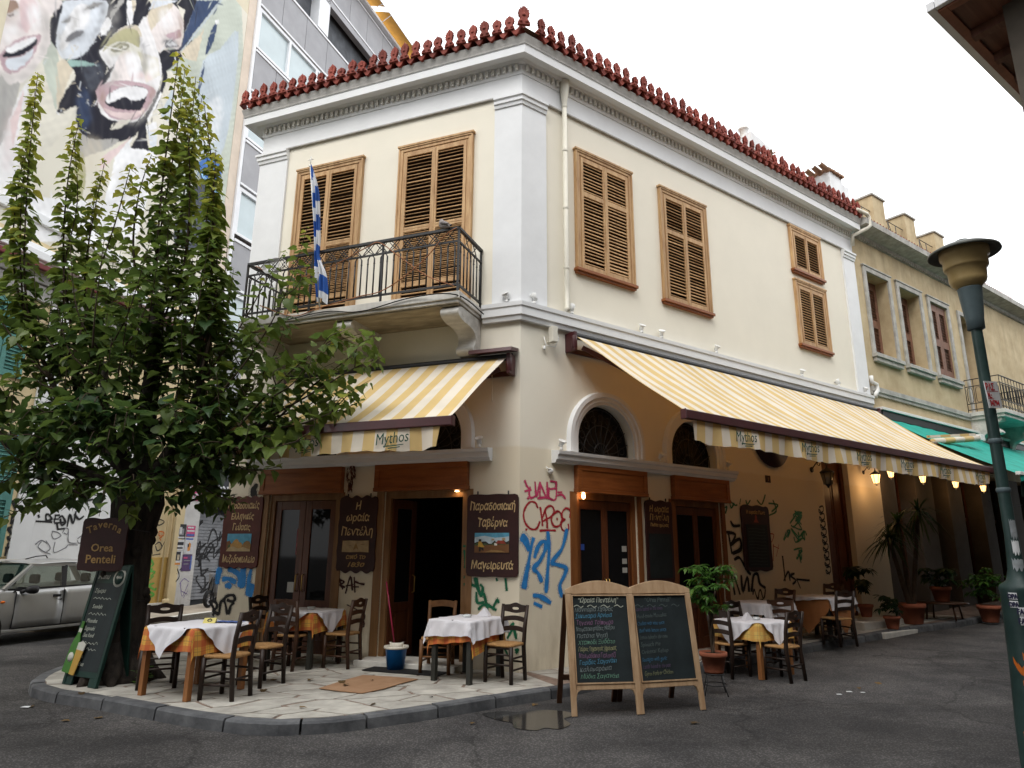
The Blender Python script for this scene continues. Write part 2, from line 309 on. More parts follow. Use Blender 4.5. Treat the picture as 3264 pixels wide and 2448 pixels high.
D_BWALLT = [[(6.68,2.06),(6.79,2.19),(6.54,2.0),(6.65,2.15)],[(7.37,2.12),(7.31,2.2),(7.28,2.03),(7.24,2.06)],[(7.18,2.46),(7.02,2.59),(7.22,2.49),(7.15,2.39)],[(6.94,1.68),(6.95,1.65),(7.15,1.85),(6.86,1.82)],[(7.28,2.2),(7.23,2.17),(7.17,2.12),(7.24,2.05)],[(7.08,1.63),(7.04,1.82),(7.08,1.63),(7.12,1.73)],[(7.21,2.33),(7.02,2.45),(7.2,2.23),(6.92,2.27)],[(6.81,2.34),(7.05,2.53),(6.96,2.52),(6.98,2.45)],[(7.07,1.57),(7.04,1.79),(7.15,1.8),(6.98,1.71)],[(6.84,2.3),(6.94,2.28),(7.18,2.43),(7.01,2.39)],[(7.01,2.0),(7.15,2.03),(6.95,1.97),(6.9,2.07)],[(7.26,2.19),(7.19,2.05),(7.03,2.04),(7.29,2.18)],[(7.07,2.17),(7.06,2.08),(6.83,2.24),(7.04,2.02)],[(6.79,2.2),(6.71,2.2),(6.7,2.13),(6.68,2.19)],[(7.17,2.45),(7.09,2.57),(7.28,2.57),(7.04,2.52)],[(7.03,2.48),(7.22,2.46),(7.24,2.53),(7.03,2.4)]]
D_SCRIPT = [[(7.95,2.71),(8.09,2.74),(8.08,2.63),(7.94,2.6),(7.93,2.67),(8.04,2.58)],[(7.95,2.56),(8.1,2.58),(8.09,2.47),(7.94,2.44),(7.93,2.51),(8.04,2.42)],[(7.96,2.4),(8.1,2.42),(8.09,2.32),(7.95,2.28),(7.94,2.35),(8.05,2.26)],[(7.96,2.24),(8.11,2.26),(8.1,2.16),(7.95,2.12),(7.94,2.19),(8.05,2.11)],[(7.97,2.08),(8.11,2.1),(8.1,2.0),(7.96,1.97),(7.95,2.04),(8.06,1.95)],[(7.97,1.93),(8.12,1.95),(8.11,1.85),(7.96,1.81),(7.95,1.88),(8.06,1.8)],[(7.98,1.77),(8.12,1.79),(8.11,1.69),(7.97,1.66),(7.96,1.73),(8.07,1.64)],[(7.98,1.62),(8.13,1.63),(8.12,1.54),(7.97,1.51),(7.96,1.57),(8.07,1.49)],[(7.99,1.47),(8.13,1.48),(8.12,1.38),(7.98,1.35),(7.97,1.42),(8.08,1.33)]]
D_REDB = [[(6.1,2.12),(6.22,2.1),(6.12,1.96),(6.08,2.06)],[(6.18,1.92),(6.13,1.61)],[(6.16,1.89),(6.35,1.84)],[(6.36,1.92),(6.24,1.69)],[(6.05,1.78),(6.08,1.66)]]
D_SHADE = [('grey',0.55,5,[(-5.86,14.76),(-5.48,14.6),(-5.36,14.85),(-5.51,14.11),(-5.69,13.75),(-5.52,13.95),(-5.14,14.55),(-5.34,14.71),(-5.61,14.85)]),('dgrey',0.45,4,[(-4.67,16.31),(-4.39,16.05),(-4.35,15.32),(-4.52,15.02),(-4.51,15.69),(-4.76,16.07)]),('pinkish',0.7,4,[(-4.7,15.01),(-4.23,15.42),(-4.06,15.3),(-4.56,14.96)]),('olive',0.5,5,[(-5.47,15.43),(-5.03,15.81),(-4.67,15.94),(-4.56,15.7),(-4.9,15.59),(-5.33,15.15),(-5.63,14.95)]),('white',0.8,4,[(-5.07,15.36),(-4.76,15.57),(-4.58,15.06),(-4.84,14.82)]),('white',0.6,4,[(-4.35,15.83),(-4.0,16.02),(-3.89,15.68),(-4.16,15.31)]),('brown',0.5,4,[(-5.71,13.66),(-5.51,13.88),(-5.45,13.32),(-5.56,13.31)]),('brown',0.45,4,[(-4.12,15.09),(-3.9,15.08),(-3.93,14.69),(-4.17,14.07),(-4.07,14.58)]),('dgrey',0.4,3,[(-5.25,15.14),(-5.07,14.61),(-5.12,14.56),(-5.28,15.07)]),('dgrey',0.35,3,[(-4.33,16.01),(-4.4,15.33),(-4.33,15.34),(-4.26,16.02)]),('grey',0.6,4,[(-5.07,13.25),(-4.34,13.75),(-3.98,14.57),(-3.78,15.34),(-3.84,14.62),(-4.24,13.73),(-4.71,13.38)]),('grey',0.5,6,[(-8.22,12.44),(-8.05,12.44),(-7.73,12.63),(-7.43,13.34),(-7.27,13.89),(-7.2,14.05),(-7.26,13.51),(-7.46,12.87),(-7.68,12.39),(-7.92,12.22),(-8.17,12.18)]),('lips',0.5,5,[(-8.08,14.44),(-7.84,14.45),(-7.77,13.95),(-7.87,13.69),(-8.02,13.81),(-7.99,14.14)]),('brown',0.5,5,[(-8.45,13.89),(-8.21,14.29),(-8.07,14.24),(-8.15,13.86),(-8.34,13.59)]),('white',0.7,5,[(-7.89,14.41),(-7.66,14.72),(-7.51,14.25),(-7.68,13.97),(-7.8,14.13)]),('white',0.6,5,[(-8.26,13.5),(-8.01,13.75),(-8.01,13.47),(-8.19,13.15)]),('grey',0.55,5,[(-7.55,14.5),(-7.33,14.7),(-7.27,14.24),(-7.26,13.68),(-7.4,13.36),(-7.42,13.98)]),('grey',0.6,5,[(-7.07,14.63),(-6.81,14.38),(-6.79,13.89),(-6.61,14.04),(-6.38,14.41),(-6.71,13.84),(-6.98,13.98)]),('dgrey',0.5,4,[(-6.09,16.12),(-5.93,16.35),(-5.91,15.81),(-6.06,15.1),(-6.25,14.48),(-6.14,15.14),(-6.05,15.69)]),('dgrey',0.55,3,[(-6.56,15.52),(-6.28,16.06),(-5.98,16.28),(-6.01,16.15),(-6.28,15.87),(-6.44,15.53)]),('dgrey',0.5,3,[(-7.05,14.71),(-6.85,15.11),(-6.79,15.1),(-6.81,14.92),(-6.98,14.71)]),('grey',0.6,3,[(-6.67,15.52),(-6.61,15.03),(-6.68,14.79),(-6.75,14.8),(-6.73,15.24)]),('white',0.8,4,[(-6.54,15.41),(-6.31,15.64),(-6.38,15.17),(-6.56,14.97)]),('dgrey',0.5,4,[(-6.86,14.34),(-6.67,14.78),(-6.43,15.03),(-6.34,14.97),(-6.62,14.47)]),('brown',0.5,4,[(-3.52,18.19),(-3.28,18.13),(-3.19,17.61),(-3.27,17.05),(-3.43,17.37),(-3.4,17.84)]),('white',0.6,5,[(-4.19,17.63),(-3.81,18.03),(-3.63,17.64),(-4.05,17.14)]),('dgrey',0.5,4,[(-3.95,16.84),(-3.56,17.21),(-3.23,17.17),(-3.36,16.98),(-3.76,16.64)]),('grey',0.55,5,[(-8.1,12.08),(-7.89,12.24),(-7.7,11.08),(-7.8,10.7)]),('dgrey',0.5,4,[(-8.05,12.12),(-8.0,12.16),(-7.8,11.01),(-7.84,10.99)]),('dgrey',0.4,4,[(-7.86,12.2),(-7.8,12.24),(-7.75,11.37),(-7.79,11.34)]),('steel',0.5,8,[(-1.36,18.14),(-0.75,19.64),(-0.61,16.75),(-1.14,14.97)]),('sage',0.6,9,[(-1.74,20.0),(-0.96,20.91),(-0.92,19.81),(-1.67,18.86)]),('white',0.4,8,[(-1.89,15.85),(-1.2,16.81),(-1.1,15.46),(-1.73,14.59)]),('grey',0.4,7,[(-4.66,11.95),(-4.38,12.31),(-4.28,11.27),(-4.69,11.2)]),('pinkish',0.4,7,[(-7.83,11.31),(-7.68,11.74),(-7.51,10.57),(-7.66,10.16)]),('tan',0.4,8,[(-5.87,12.11),(-5.32,12.4),(-5.3,11.5),(-5.76,11.3)]),('navy',0.6,6,[(-6.23,12.84),(-6.14,13.49),(-5.89,13.38),(-5.77,12.73),(-5.98,12.29)]),('grey',0.35,7,[(-5.91,16.45),(-5.49,16.43),(-5.53,15.74),(-5.79,15.36)]),('slate',0.6,5,[(-6.23,14.01),(-5.75,14.54),(-5.64,14.16),(-5.91,13.51)])]
D_MC = {'black':(0.012,0.012,0.022),'skin':(0.77,0.71,0.69),'pale':(0.78,0.77,0.77),'white':(0.84,0.84,0.85),'cool':(0.66,0.7,0.75),'lips':(0.5,0.36,0.39),'tan':(0.62,0.55,0.43),'cream':(0.71,0.68,0.59),'sage':(0.5,0.54,0.47),'olive':(0.42,0.4,0.24),'grey':(0.4,0.39,0.37),'brown':(0.32,0.22,0.17),'navy':(0.035,0.06,0.13),'blue':(0.07,0.18,0.46),'slate':(0.075,0.085,0.11),'steel':(0.48,0.54,0.58),'teal':(0.32,0.48,0.44),'pinkish':(0.72,0.58,0.57),'dgrey':(0.16,0.16,0.17)}
D_MURAL = [('sage',[(-3.5,18.67),(-0.83,21.14),(-0.24,13.39),(-2.46,12.19),(-3.43,14.75)]),('steel',[(-0.78,19.82),(-1.54,18.48),(-2.22,17.45),(-2.26,16.03),(-1.81,14.09),(-0.91,14.7),(-0.64,16.73)]),('cream',[(-7.6,12.93),(-6.47,14.11),(-6.28,12.73),(-6.7,11.27),(-7.29,10.07),(-7.62,11.78)]),('sage',[(-7.26,13.33),(-7.19,14.17),(-6.89,13.7),(-6.9,13.55),(-6.72,12.42),(-6.91,12.7)]),('tan',[(-6.89,13.7),(-6.47,14.11),(-6.59,13.22),(-6.69,12.44),(-6.89,13.34)]),('cream',[(-3.95,15.47),(-3.19,16.05),(-2.7,13.55),(-3.77,12.88),(-3.99,14.36)]),('black',[(-7.13,15.31),(-4.63,17.63),(-4.2,16.59),(-4.39,15.29),(-4.04,14.4),(-4.4,13.13),(-5.53,12.3),(-5.93,12.22),(-6.16,12.46),(-6.24,12.87),(-6.69,12.3),(-6.57,13.09),(-6.39,13.66),(-6.71,13.84),(-7.2,14.05),(-7.29,14.41),(-7.27,14.75)]),('black',[(-5.14,17.16),(-4.63,17.63),(-4.61,17.3),(-3.94,16.24),(-3.58,15.92),(-3.57,15.58),(-3.78,14.51),(-3.99,14.11),(-4.01,13.69),(-3.82,13.17),(-3.48,13.14),(-4.3,12.83),(-4.43,12.78),(-4.27,13.87)]),('black',[(-3.82,18.38),(-2.83,19.29),(-3.13,17.81),(-2.79,17.77),(-3.16,16.78),(-3.76,15.78),(-4.0,16.32),(-3.27,17.09),(-3.16,17.68),(-3.35,18.12)]),('navy',[(-2.83,19.29),(-1.84,20.21),(-3.25,16.94),(-3.16,17.65)]),('steel',[(-1.84,20.21),(-1.73,20.31),(-3.11,17.09),(-3.24,16.9)]),('skin',[(-8.54,14.02),(-7.13,15.31),(-7.3,14.73),(-7.3,14.37),(-7.2,14.05),(-7.27,13.54),(-7.47,12.9),(-7.69,12.42),(-7.92,12.22),(-8.18,12.21)]),('brown',[(-8.4,14.05),(-8.21,14.32),(-8.09,14.23),(-8.32,13.78),(-8.4,13.55)]),('pale',[(-8.32,13.81),(-8.14,14.12),(-8.05,14.12),(-8.23,13.79)]),('dgrey',[(-8.28,13.83),(-8.18,14.0),(-8.14,13.97),(-8.23,13.82)]),('pinkish',[(-8.08,14.44),(-7.76,14.73),(-7.61,14.45),(-7.77,13.81),(-7.94,13.87)]),('lips',[(-8.23,12.85),(-7.98,13.43),(-7.6,13.88),(-7.45,13.98),(-7.47,13.65),(-7.6,13.07),(-7.87,12.57),(-8.08,12.45),(-8.22,12.64)]),('cool',[(-8.11,12.75),(-7.77,13.15),(-7.56,13.51),(-7.61,13.13),(-7.88,12.64),(-8.02,12.6)]),('black',[(-8.19,12.86),(-7.99,13.2),(-7.55,13.81),(-7.53,13.61),(-7.77,13.18),(-8.12,12.8)]),('white',[(-8.16,12.98),(-7.96,13.35),(-7.57,13.85),(-7.58,13.72),(-7.8,13.31),(-8.04,12.99)]),('grey',[(-8.18,12.21),(-7.92,12.22),(-7.69,12.42),(-7.73,11.38),(-7.75,10.89),(-7.84,10.51)]),('pale',[(-7.84,10.51),(-7.65,12.22),(-7.47,12.56),(-7.51,11.53),(-7.32,10.37),(-7.31,9.56),(-7.62,9.39)]),('pinkish',[(-7.73,11.38),(-7.57,12.38),(-7.54,11.84),(-7.56,10.85)]),('cool',[(-7.07,15.15),(-7.01,15.42),(-5.94,16.41),(-5.88,15.87),(-6.05,15.06),(-6.3,14.36),(-6.75,13.85),(-7.03,14.02),(-7.09,14.54)]),('white',[(-6.74,15.52),(-6.34,15.81),(-6.39,15.23),(-6.59,14.91),(-6.69,14.48),(-6.88,14.0),(-6.95,14.37)]),('dgrey',[(-6.84,14.34),(-6.69,14.74),(-6.42,15.01),(-6.43,14.87),(-6.69,14.47)]),('grey',[(-6.53,15.57),(-6.27,16.05),(-6.0,16.28),(-6.24,15.87)]),('dgrey',[(-6.4,15.72),(-6.25,15.95),(-6.21,15.93)]),('grey',[(-7.05,14.69),(-6.81,15.12),(-6.83,14.92)]),('white',[(-5.9,15.77),(-5.82,15.97),(-5.65,15.92),(-5.74,15.56),(-5.93,15.25),(-5.98,15.32)]),('teal',[(-6.72,13.88),(-6.27,14.2),(-5.79,14.43),(-6.59,13.77)]),('white',[(-5.33,16.98),(-5.03,17.26),(-5.04,16.39),(-5.19,16.23)]),('tan',[(-5.19,17.11),(-5.03,17.26),(-5.05,16.73)]),('grey',[(-5.77,16.13),(-5.55,16.78),(-5.4,16.91),(-5.51,16.57),(-5.71,16.06)]),('pale',[(-4.84,16.52),(-5.12,16.31),(-5.46,15.84),(-5.74,15.09),(-5.86,14.76),(-5.48,14.6),(-5.36,14.85),(-5.51,14.11),(-5.73,13.68),(-5.5,13.16),(-5.06,13.23),(-4.33,13.73),(-3.94,14.64),(-3.75,15.62),(-3.97,16.26),(-4.61,17.06)]),('tan',[(-5.46,15.84),(-5.12,16.31),(-4.84,16.52),(-4.67,16.31),(-5.04,15.91),(-5.39,15.7)]),('olive',[(-5.78,14.88),(-5.58,15.58),(-5.25,16.08),(-4.82,16.38),(-4.67,15.94),(-5.03,15.81),(-5.47,15.43)]),('dgrey',[(-5.56,15.15),(-5.29,15.6),(-4.98,15.73),(-5.12,15.48),(-5.42,15.15)]),('white',[(-5.49,15.22),(-5.28,15.52),(-5.06,15.64),(-5.25,15.37)]),('black',[(-5.34,15.4),(-5.24,15.54),(-5.19,15.49),(-5.27,15.38)]),('skin',[(-5.26,15.21),(-4.9,15.59),(-4.68,14.9),(-5.13,14.48),(-5.4,14.16)]),('cream',[(-4.71,15.78),(-3.97,16.13),(-3.83,15.64),(-4.26,15.06)]),('lips',[(-5.77,13.65),(-5.48,14.14),(-4.94,14.62),(-4.33,14.97),(-3.9,15.08),(-3.93,14.69),(-4.27,13.89),(-4.69,13.49),(-5.15,13.25),(-5.51,13.32)]),('pinkish',[(-5.47,13.36),(-5.11,13.48),(-4.5,13.89),(-4.16,14.28),(-4.36,13.85),(-4.73,13.51),(-5.16,13.31)]),('black',[(-5.45,13.55),(-5.22,14.08),(-4.79,14.54),(-4.2,14.88),(-4.24,14.24),(-4.51,13.94),(-5.13,13.58)]),('white',[(-5.44,13.72),(-5.22,14.09),(-4.79,14.54),(-4.22,14.88),(-4.19,14.64),(-4.52,14.25),(-4.89,14.11),(-5.17,13.78),(-5.37,13.57)]),('skin',[(-4.61,17.08),(-3.93,18.14),(-3.57,18.33),(-3.28,18.13),(-3.19,17.61),(-3.27,17.05),(-3.68,16.76),(-4.0,16.34),(-4.2,16.59)]),('tan',[(-4.56,17.26),(-3.93,18.14),(-3.74,18.22),(-4.24,17.11),(-4.38,16.78)]),('lips',[(-3.88,17.03),(-3.33,17.74),(-3.23,17.53),(-3.54,17.12)]),('dgrey',[(-3.87,16.84),(-3.59,17.12),(-3.27,17.14),(-3.77,16.67)]),('white',[(-3.75,16.83),(-3.54,17.1),(-3.33,17.13),(-3.64,16.82)]),('cool',[(-4.57,17.33),(-4.49,17.75),(-3.54,18.63),(-4.45,17.48)]),('cream',[(-3.56,18.43),(-3.26,18.52),(-3.26,18.06),(-3.41,18.2)]),('navy',[(-1.92,19.19),(-2.11,18.54),(-2.17,17.68),(-1.9,18.43),(-1.83,19.22)]),('navy',[(-2.16,17.45),(-2.31,16.27),(-2.21,16.07),(-2.12,17.06)]),('white',[(-1.96,19.25),(-1.8,19.44),(-1.72,19.36),(-1.88,19.17)]),('tan',[(-3.19,16.94),(-2.52,18.21),(-2.39,18.53),(-2.49,17.33),(-2.57,17.16)]),('white',[(-4.87,12.2),(-4.41,13.15),(-4.43,12.78),(-3.45,13.12),(-3.81,12.07),(-3.64,11.42),(-4.19,10.76),(-4.79,10.45),(-4.82,11.49)]),('pinkish',[(-5.21,11.63),(-4.79,12.4),(-4.47,13.15),(-4.75,12.66),(-5.24,12.01)]),('grey',[(-6.06,12.13),(-5.93,12.22),(-5.54,12.33),(-4.85,12.78),(-5.2,12.22),(-5.78,11.64),(-5.92,11.2)]),('olive',[(-5.98,11.51),(-5.81,11.76),(-5.6,11.04),(-5.71,10.28),(-5.99,10.81)]),('steel',[(-3.57,14.44),(-3.29,15.71),(-3.13,15.14),(-3.27,14.44)]),('steel',[(-2.25,15.95),(-1.97,16.34),(-1.97,15.97)]),('white',[(-4.04,13.75),(-3.71,14.14),(-3.63,13.95),(-3.97,13.6)]),('cool',[(-3.95,13.65),(-3.6,13.8),(-3.56,13.33),(-3.79,13.27)]),('white',[(-4.02,14.01),(-3.7,15.15),(-3.64,15.11),(-3.96,13.93)]),('cream',[(-5.16,12.88),(-4.92,13.35),(-4.5,13.66),(-4.87,13.11)]),('blue',[(-1.84,13.92),(-0.93,14.69),(-0.73,13.84),(-0.82,13.29),(-1.59,13.44)]),('slate',[(-1.69,13.38),(-0.86,13.32),(-0.73,12.94),(-1.64,12.45),(-1.89,12.92)]),('slate',[(-2.34,11.84),(-1.59,13.21),(-0.7,13.39),(-0.64,11.55),(-2.3,10.77)]),('white',[(-4.78,12.23),(-4.34,12.83),(-3.41,13.07),(-3.61,11.56),(-3.85,10.16),(-4.73,10.09),(-4.96,10.73)]),('black',[(-4.71,10.23),(-4.72,10.1),(-4.78,10.0),(-4.88,9.94),(-4.97,9.96),(-5.03,10.04),(-5.03,10.16),(-4.98,10.27),(-4.9,10.34),(-4.8,10.35),(-4.73,10.28)]),('white',[(-4.79,10.16),(-4.8,10.1),(-4.84,10.06),(-4.89,10.06),(-4.92,10.1),(-4.91,10.17),(-4.86,10.21),(-4.82,10.2)]),('white',[(-7.2,9.75),(-4.55,11.0),(-4.67,9.77),(-6.67,8.83)]),('cream',[(-6.54,14.19),(-6.6,14.3),(-6.69,14.37),(-6.63,14.26)]),('cool',[(-5.64,15.89),(-5.64,15.84),(-5.62,15.8),(-5.62,15.85)]),('black',[(-6.63,12.44),(-6.58,12.42),(-6.51,12.43),(-6.56,12.46)]),('cream',[(-5.71,14.35),(-5.8,14.18),(-5.89,14.01),(-5.79,14.18)]),('tan',[(-6.6,14.39),(-6.55,14.41),(-6.52,14.46),(-6.57,14.44)]),('tan',[(-4.26,14.22),(-4.19,14.09),(-4.09,14.0),(-4.16,14.13)]),('tan',[(-5.96,12.03),(-6.0,11.99),(-6.01,11.94),(-5.97,11.98)]),('cool',[(-5.85,14.37),(-5.88,14.39),(-5.93,14.37),(-5.9,14.34)]),('tan',[(-6.35,13.46),(-6.43,13.4),(-6.49,13.32),(-6.42,13.38)]),('cream',[(-5.94,15.46),(-5.86,15.55),(-5.78,15.66),(-5.87,15.57)]),('cream',[(-5.15,12.92),(-5.09,13.05),(-5.07,13.17),(-5.13,13.04)]),('cream',[(-5.98,13.1),(-5.94,13.22),(-5.93,13.34),(-5.97,13.22)]),('white',[(-5.58,14.54),(-5.59,14.7),(-5.64,14.82),(-5.63,14.66)]),('cool',[(-3.82,16.73),(-3.9,16.54),(-3.94,16.37),(-3.85,16.55)]),('white',[(-5.49,14.65),(-5.52,14.55),(-5.53,14.45),(-5.5,14.56)]),('cream',[(-6.18,14.94),(-6.12,14.98),(-6.06,15.04),(-6.12,15.0)]),('black',[(-2.98,17.34),(-2.99,17.45),(-3.03,17.53),(-3.02,17.42)]),('tan',[(-6.3,13.13),(-6.2,13.16),(-6.1,13.24),(-6.2,13.21)]),('cool',[(-5.96,12.3),(-5.89,12.39),(-5.84,12.5),(-5.91,12.4)]),('tan',[(-6.35,13.42),(-6.25,13.36),(-6.12,13.33),(-6.23,13.4)]),('black',[(-3.19,16.9),(-3.22,17.01),(-3.27,17.1),(-3.25,16.98)]),('cool',[(-6.12,13.27),(-6.19,13.26),(-6.25,13.21),(-6.19,13.21)]),('cool',[(-6.24,13.28),(-6.22,13.45),(-6.23,13.6),(-6.25,13.43)]),('black',[(-5.88,12.57),(-5.92,12.44),(-5.92,12.32),(-5.88,12.45)]),('cream',[(-5.55,14.63),(-5.58,14.43),(-5.58,14.25),(-5.55,14.45)]),('cream',[(-4.26,14.09),(-4.25,13.95),(-4.21,13.82),(-4.22,13.97)]),('black',[(-5.94,15.4),(-5.96,15.29),(-5.93,15.21),(-5.91,15.32)]),('cool',[(-7.27,13.25),(-7.22,13.35),(-7.19,13.47),(-7.24,13.36)]),('cool',[(-3.42,16.69),(-3.39,16.6),(-3.31,16.56),(-3.34,16.66)]),('cream',[(-5.96,12.19),(-6.07,12.08),(-6.14,11.95),(-6.04,12.05)]),('white',[(-5.67,15.5),(-5.83,15.43),(-5.98,15.34),(-5.83,15.41)]),('white',[(-5.87,13.13),(-5.91,13.18),(-5.97,13.18),(-5.94,13.13)]),('black',[(-6.58,12.49),(-6.53,12.54),(-6.51,12.6),(-6.56,12.55)]),('tan',[(-5.71,13.43),(-5.78,13.28),(-5.83,13.13),(-5.76,13.28)]),('white',[(-5.63,13.54),(-5.72,13.34),(-5.78,13.15),(-5.68,13.35)]),('cream',[(-5.9,12.33),(-5.78,12.37),(-5.65,12.43),(-5.78,12.39)]),('cream',[(-3.47,16.7),(-3.28,16.89),(-3.1,17.11),(-3.3,16.91)]),('tan',[(-6.04,15.24),(-5.99,15.19),(-5.92,15.18),(-5.97,15.23)]),('cream',[(-6.05,13.52),(-6.02,13.56),(-6.0,13.61),(-6.03,13.57)]),('tan',[(-6.57,14.24),(-6.5,14.38),(-6.45,14.52),(-6.52,14.38)]),('cream',[(-6.65,12.25),(-6.75,12.08),(-6.82,11.9),(-6.72,12.07)]),('cool',[(-6.48,14.12),(-6.57,14.05),(-6.65,13.97),(-6.56,14.03)]),('tan',[(-6.68,12.48),(-6.56,12.52),(-6.45,12.6),(-6.56,12.56)]),('tan',[(-5.84,14.55),(-5.92,14.43),(-5.98,14.3),(-5.9,14.42)]),('cool',[(-6.61,12.52),(-6.63,12.45),(-6.61,12.41),(-6.59,12.48)]),('white',[(-6.58,12.3),(-6.65,12.36),(-6.74,12.37),(-6.67,12.32)])]
D_SQUIG = [(-1.7,13.56),(-1.52,13.43),(-1.6,13.53),(-1.42,13.41),(-1.51,13.51),(-1.32,13.38),(-1.41,13.49),(-1.22,13.36),(-1.31,13.46),(-1.12,13.34),(-1.21,13.44),(-1.02,13.31),(-1.11,13.42),(-0.92,13.29),(-1.01,13.39),(-0.82,13.26),(-0.91,13.37)]
D_LVASH = [[(-6.07,2.77),(-5.99,2.64),(-5.96,2.67),(-5.93,2.59)],[(-5.99,2.44),(-5.91,2.42),(-5.98,2.3),(-5.89,2.33)],[(-6.01,2.47),(-6.01,2.27)],[(-5.98,2.2),(-6.04,2.15),(-5.97,2.07),(-5.88,1.99),(-5.99,1.92),(-6.02,1.99)],[(-5.99,1.84),(-6.01,1.58)],[(-6.03,1.74),(-5.91,1.76)],[(-5.91,1.78),(-5.86,1.56)]]
D_LDEN = [[(-5.41,2.35),(-5.0,2.35)],[(-5.38,2.49),(-5.35,2.44)],[(-5.19,2.51),(-5.15,2.38),(-5.02,2.42),(-5.12,2.52),(-5.19,2.51)],[(-4.93,2.51),(-4.94,2.35)],[(-4.92,2.33),(-4.64,2.36)],[(-4.95,2.51),(-4.83,2.52)],[(-4.96,2.42),(-4.84,2.43)],[(-4.81,2.19),(-4.63,2.21)],[(-4.86,2.32),(-4.81,2.19)],[(-4.82,2.46),(-4.75,2.5),(-4.64,2.36),(-4.73,2.29),(-4.79,2.43)],[(-4.57,2.26),(-4.55,2.55),(-4.42,2.34),(-4.39,2.63)],[(-4.42,2.56),(-4.27,2.45),(-4.15,2.53)],[(-4.37,2.78),(-4.13,2.91),(-3.96,2.96)]]
D_LSK = [[(-4.96,2.14),(-4.79,2.11),(-4.7,2.04),(-4.85,1.96),(-4.94,2.03),(-4.94,2.12)],[(-4.83,1.89),(-4.81,1.65),(-4.52,1.76),(-4.45,1.83),(-4.19,1.83)],[(-4.67,2.11),(-4.61,2.22),(-4.52,2.19),(-4.54,2.08),(-4.63,2.11)],[(-4.51,2.15),(-4.46,1.9),(-4.24,1.87)],[(-4.22,1.98),(-4.11,2.05),(-4.04,1.94),(-4.16,1.87),(-4.22,1.94)],[(-5.19,1.89),(-5.25,1.78),(-5.11,1.68),(-4.9,1.61)],[(-5.08,1.92),(-4.93,1.75),(-5.03,1.65)],[(-5.33,1.82),(-5.2,1.92),(-5.03,1.86)]]
D_LBLUE = [[(-6.57,4.06),(-6.38,4.14),(-6.1,4.24)],[(-6.52,3.97),(-6.31,4.02),(-6.08,4.11)],[(-6.44,4.12),(-6.37,3.96)],[(-6.27,4.18),(-6.21,4.02)]]
D_LYEL = [[(-1.76,2.54),(-1.58,2.57),(-1.4,2.51),(-1.58,2.41),(-1.75,2.47)],[(-1.76,2.33),(-1.66,2.31),(-1.74,2.21),(-1.63,2.17),(-1.71,2.07)],[(-1.78,1.93),(-1.69,1.61)],[(-1.64,1.86),(-1.49,1.94),(-1.37,1.8),(-1.52,1.7),(-1.62,1.84)],[(-1.4,1.75),(-1.25,2.04)],[(-1.69,1.58),(-1.4,1.61)]]
D_LRED = [[(-1.55,2.24),(-1.38,2.22),(-1.37,2.13),(-1.53,2.12),(-1.55,2.23)],[(-1.42,2.08),(-1.5,2.05),(-1.44,1.99)]]
D_LGRN = [[(-1.73,1.47),(-1.61,1.33),(-1.75,1.24),(-1.62,1.19)],[(-1.73,1.15),(-1.51,1.12),(-1.65,1.01)],[(-1.55,1.01),(-1.69,0.9)],[(-1.49,0.82),(-1.66,0.76),(-1.42,0.63),(-1.4,0.68)],[(-1.63,0.6),(-1.43,0.5),(-1.64,0.44)]]
# ================================================================== materials
m_cream = pm('cream_render', (.80,.755,.645), .9, .025, 1.2, .12, 45)
repaint(m_cream, (.70,.61,.44), 3.27)
stain(m_cream, (.52,.45,.33), 10.5, 4.0, 1.6, .03)
stain(m_cream, (.34,.27,.18), .1, 1.3, 2.6, .7)
m_white = pm('white_trim', (.76,.77,.78), .8, .04, 2, .06, 60)
m_whitedirt = pm('weathered_white', (.60,.585,.54), .85, .18, 3, .15, 40)
m_stonegrey = pm('grey_cornice_band', (.42,.41,.39), .9, .18, 6, .2, 40)
m_wood = pm('pine_shutter', (.38,.215,.10), .55, .3, 4, .1, 30, col2=(.57,.375,.19), stretch=(3,3,.5), rnd=.12)
m_woodgrey = pm('weathered_pine', (.30,.18,.09), .6, .3, 5, .1, 30, col2=(.46,.31,.18), stretch=(3,3,.5))
m_dark = pm('dark_gap', (.022,.012,.008), .8, .2)
m_hdr = pm('varnished_header', (.19,.055,.014), .42, .3, 3, .08, 40, stretch=(.6,3,5), col2=(.30,.10,.028))
m_door = pm('dark_door_wood', (.075,.024,.010), .4, .3, 3, .08, 40, stretch=(4,4,.5), col2=(.14,.048,.02))
m_jamb = pm('door_jamb_wood', (.20,.10,.04), .5, .3, 3, .08, 40, stretch=(4,4,.5), col2=(.30,.165,.07))
m_glass = glassy('dark_pane', (.010,.010,.011), .04, .13)
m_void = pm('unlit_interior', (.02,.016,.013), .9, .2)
m_terra = pm('red_terracotta', (.165,.030,.021), .75, .25, 9, .25, 50, col2=(.27,.060,.040), rnd=.28)
m_oldtile = pm('old_roof_tile', (.16,.085,.05), .85, .3, 7, .3, 40, col2=(.30,.17,.10), rnd=.2)
m_iron = pm('black_iron', (.012,.012,.013), .5, .3, 8, .15, 80, spec=.5)
m_maroon = pm('maroon_metal', (.055,.010,.012), .4, .15, 4, spec=.5)
m_marble = pm('balcony_marble', (.58,.56,.52), .7, .2, 3, .15, 30)
stain(m_marble, (.18,.16,.13), 4.6, 6.2, 3.5, .6)
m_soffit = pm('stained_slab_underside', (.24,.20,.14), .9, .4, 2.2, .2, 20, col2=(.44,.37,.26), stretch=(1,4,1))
m_plastic = pm('cream_plastic', (.66,.63,.54), .5, .05)
m_spot = pm('spotlight_white', (.72,.72,.70), .45, .06)
m_black = pm('black_rubber', (.012,.012,.013), .7, .2)
m_chrome = pm('dull_steel', (.5,.5,.5), .35, .1, metal=1)
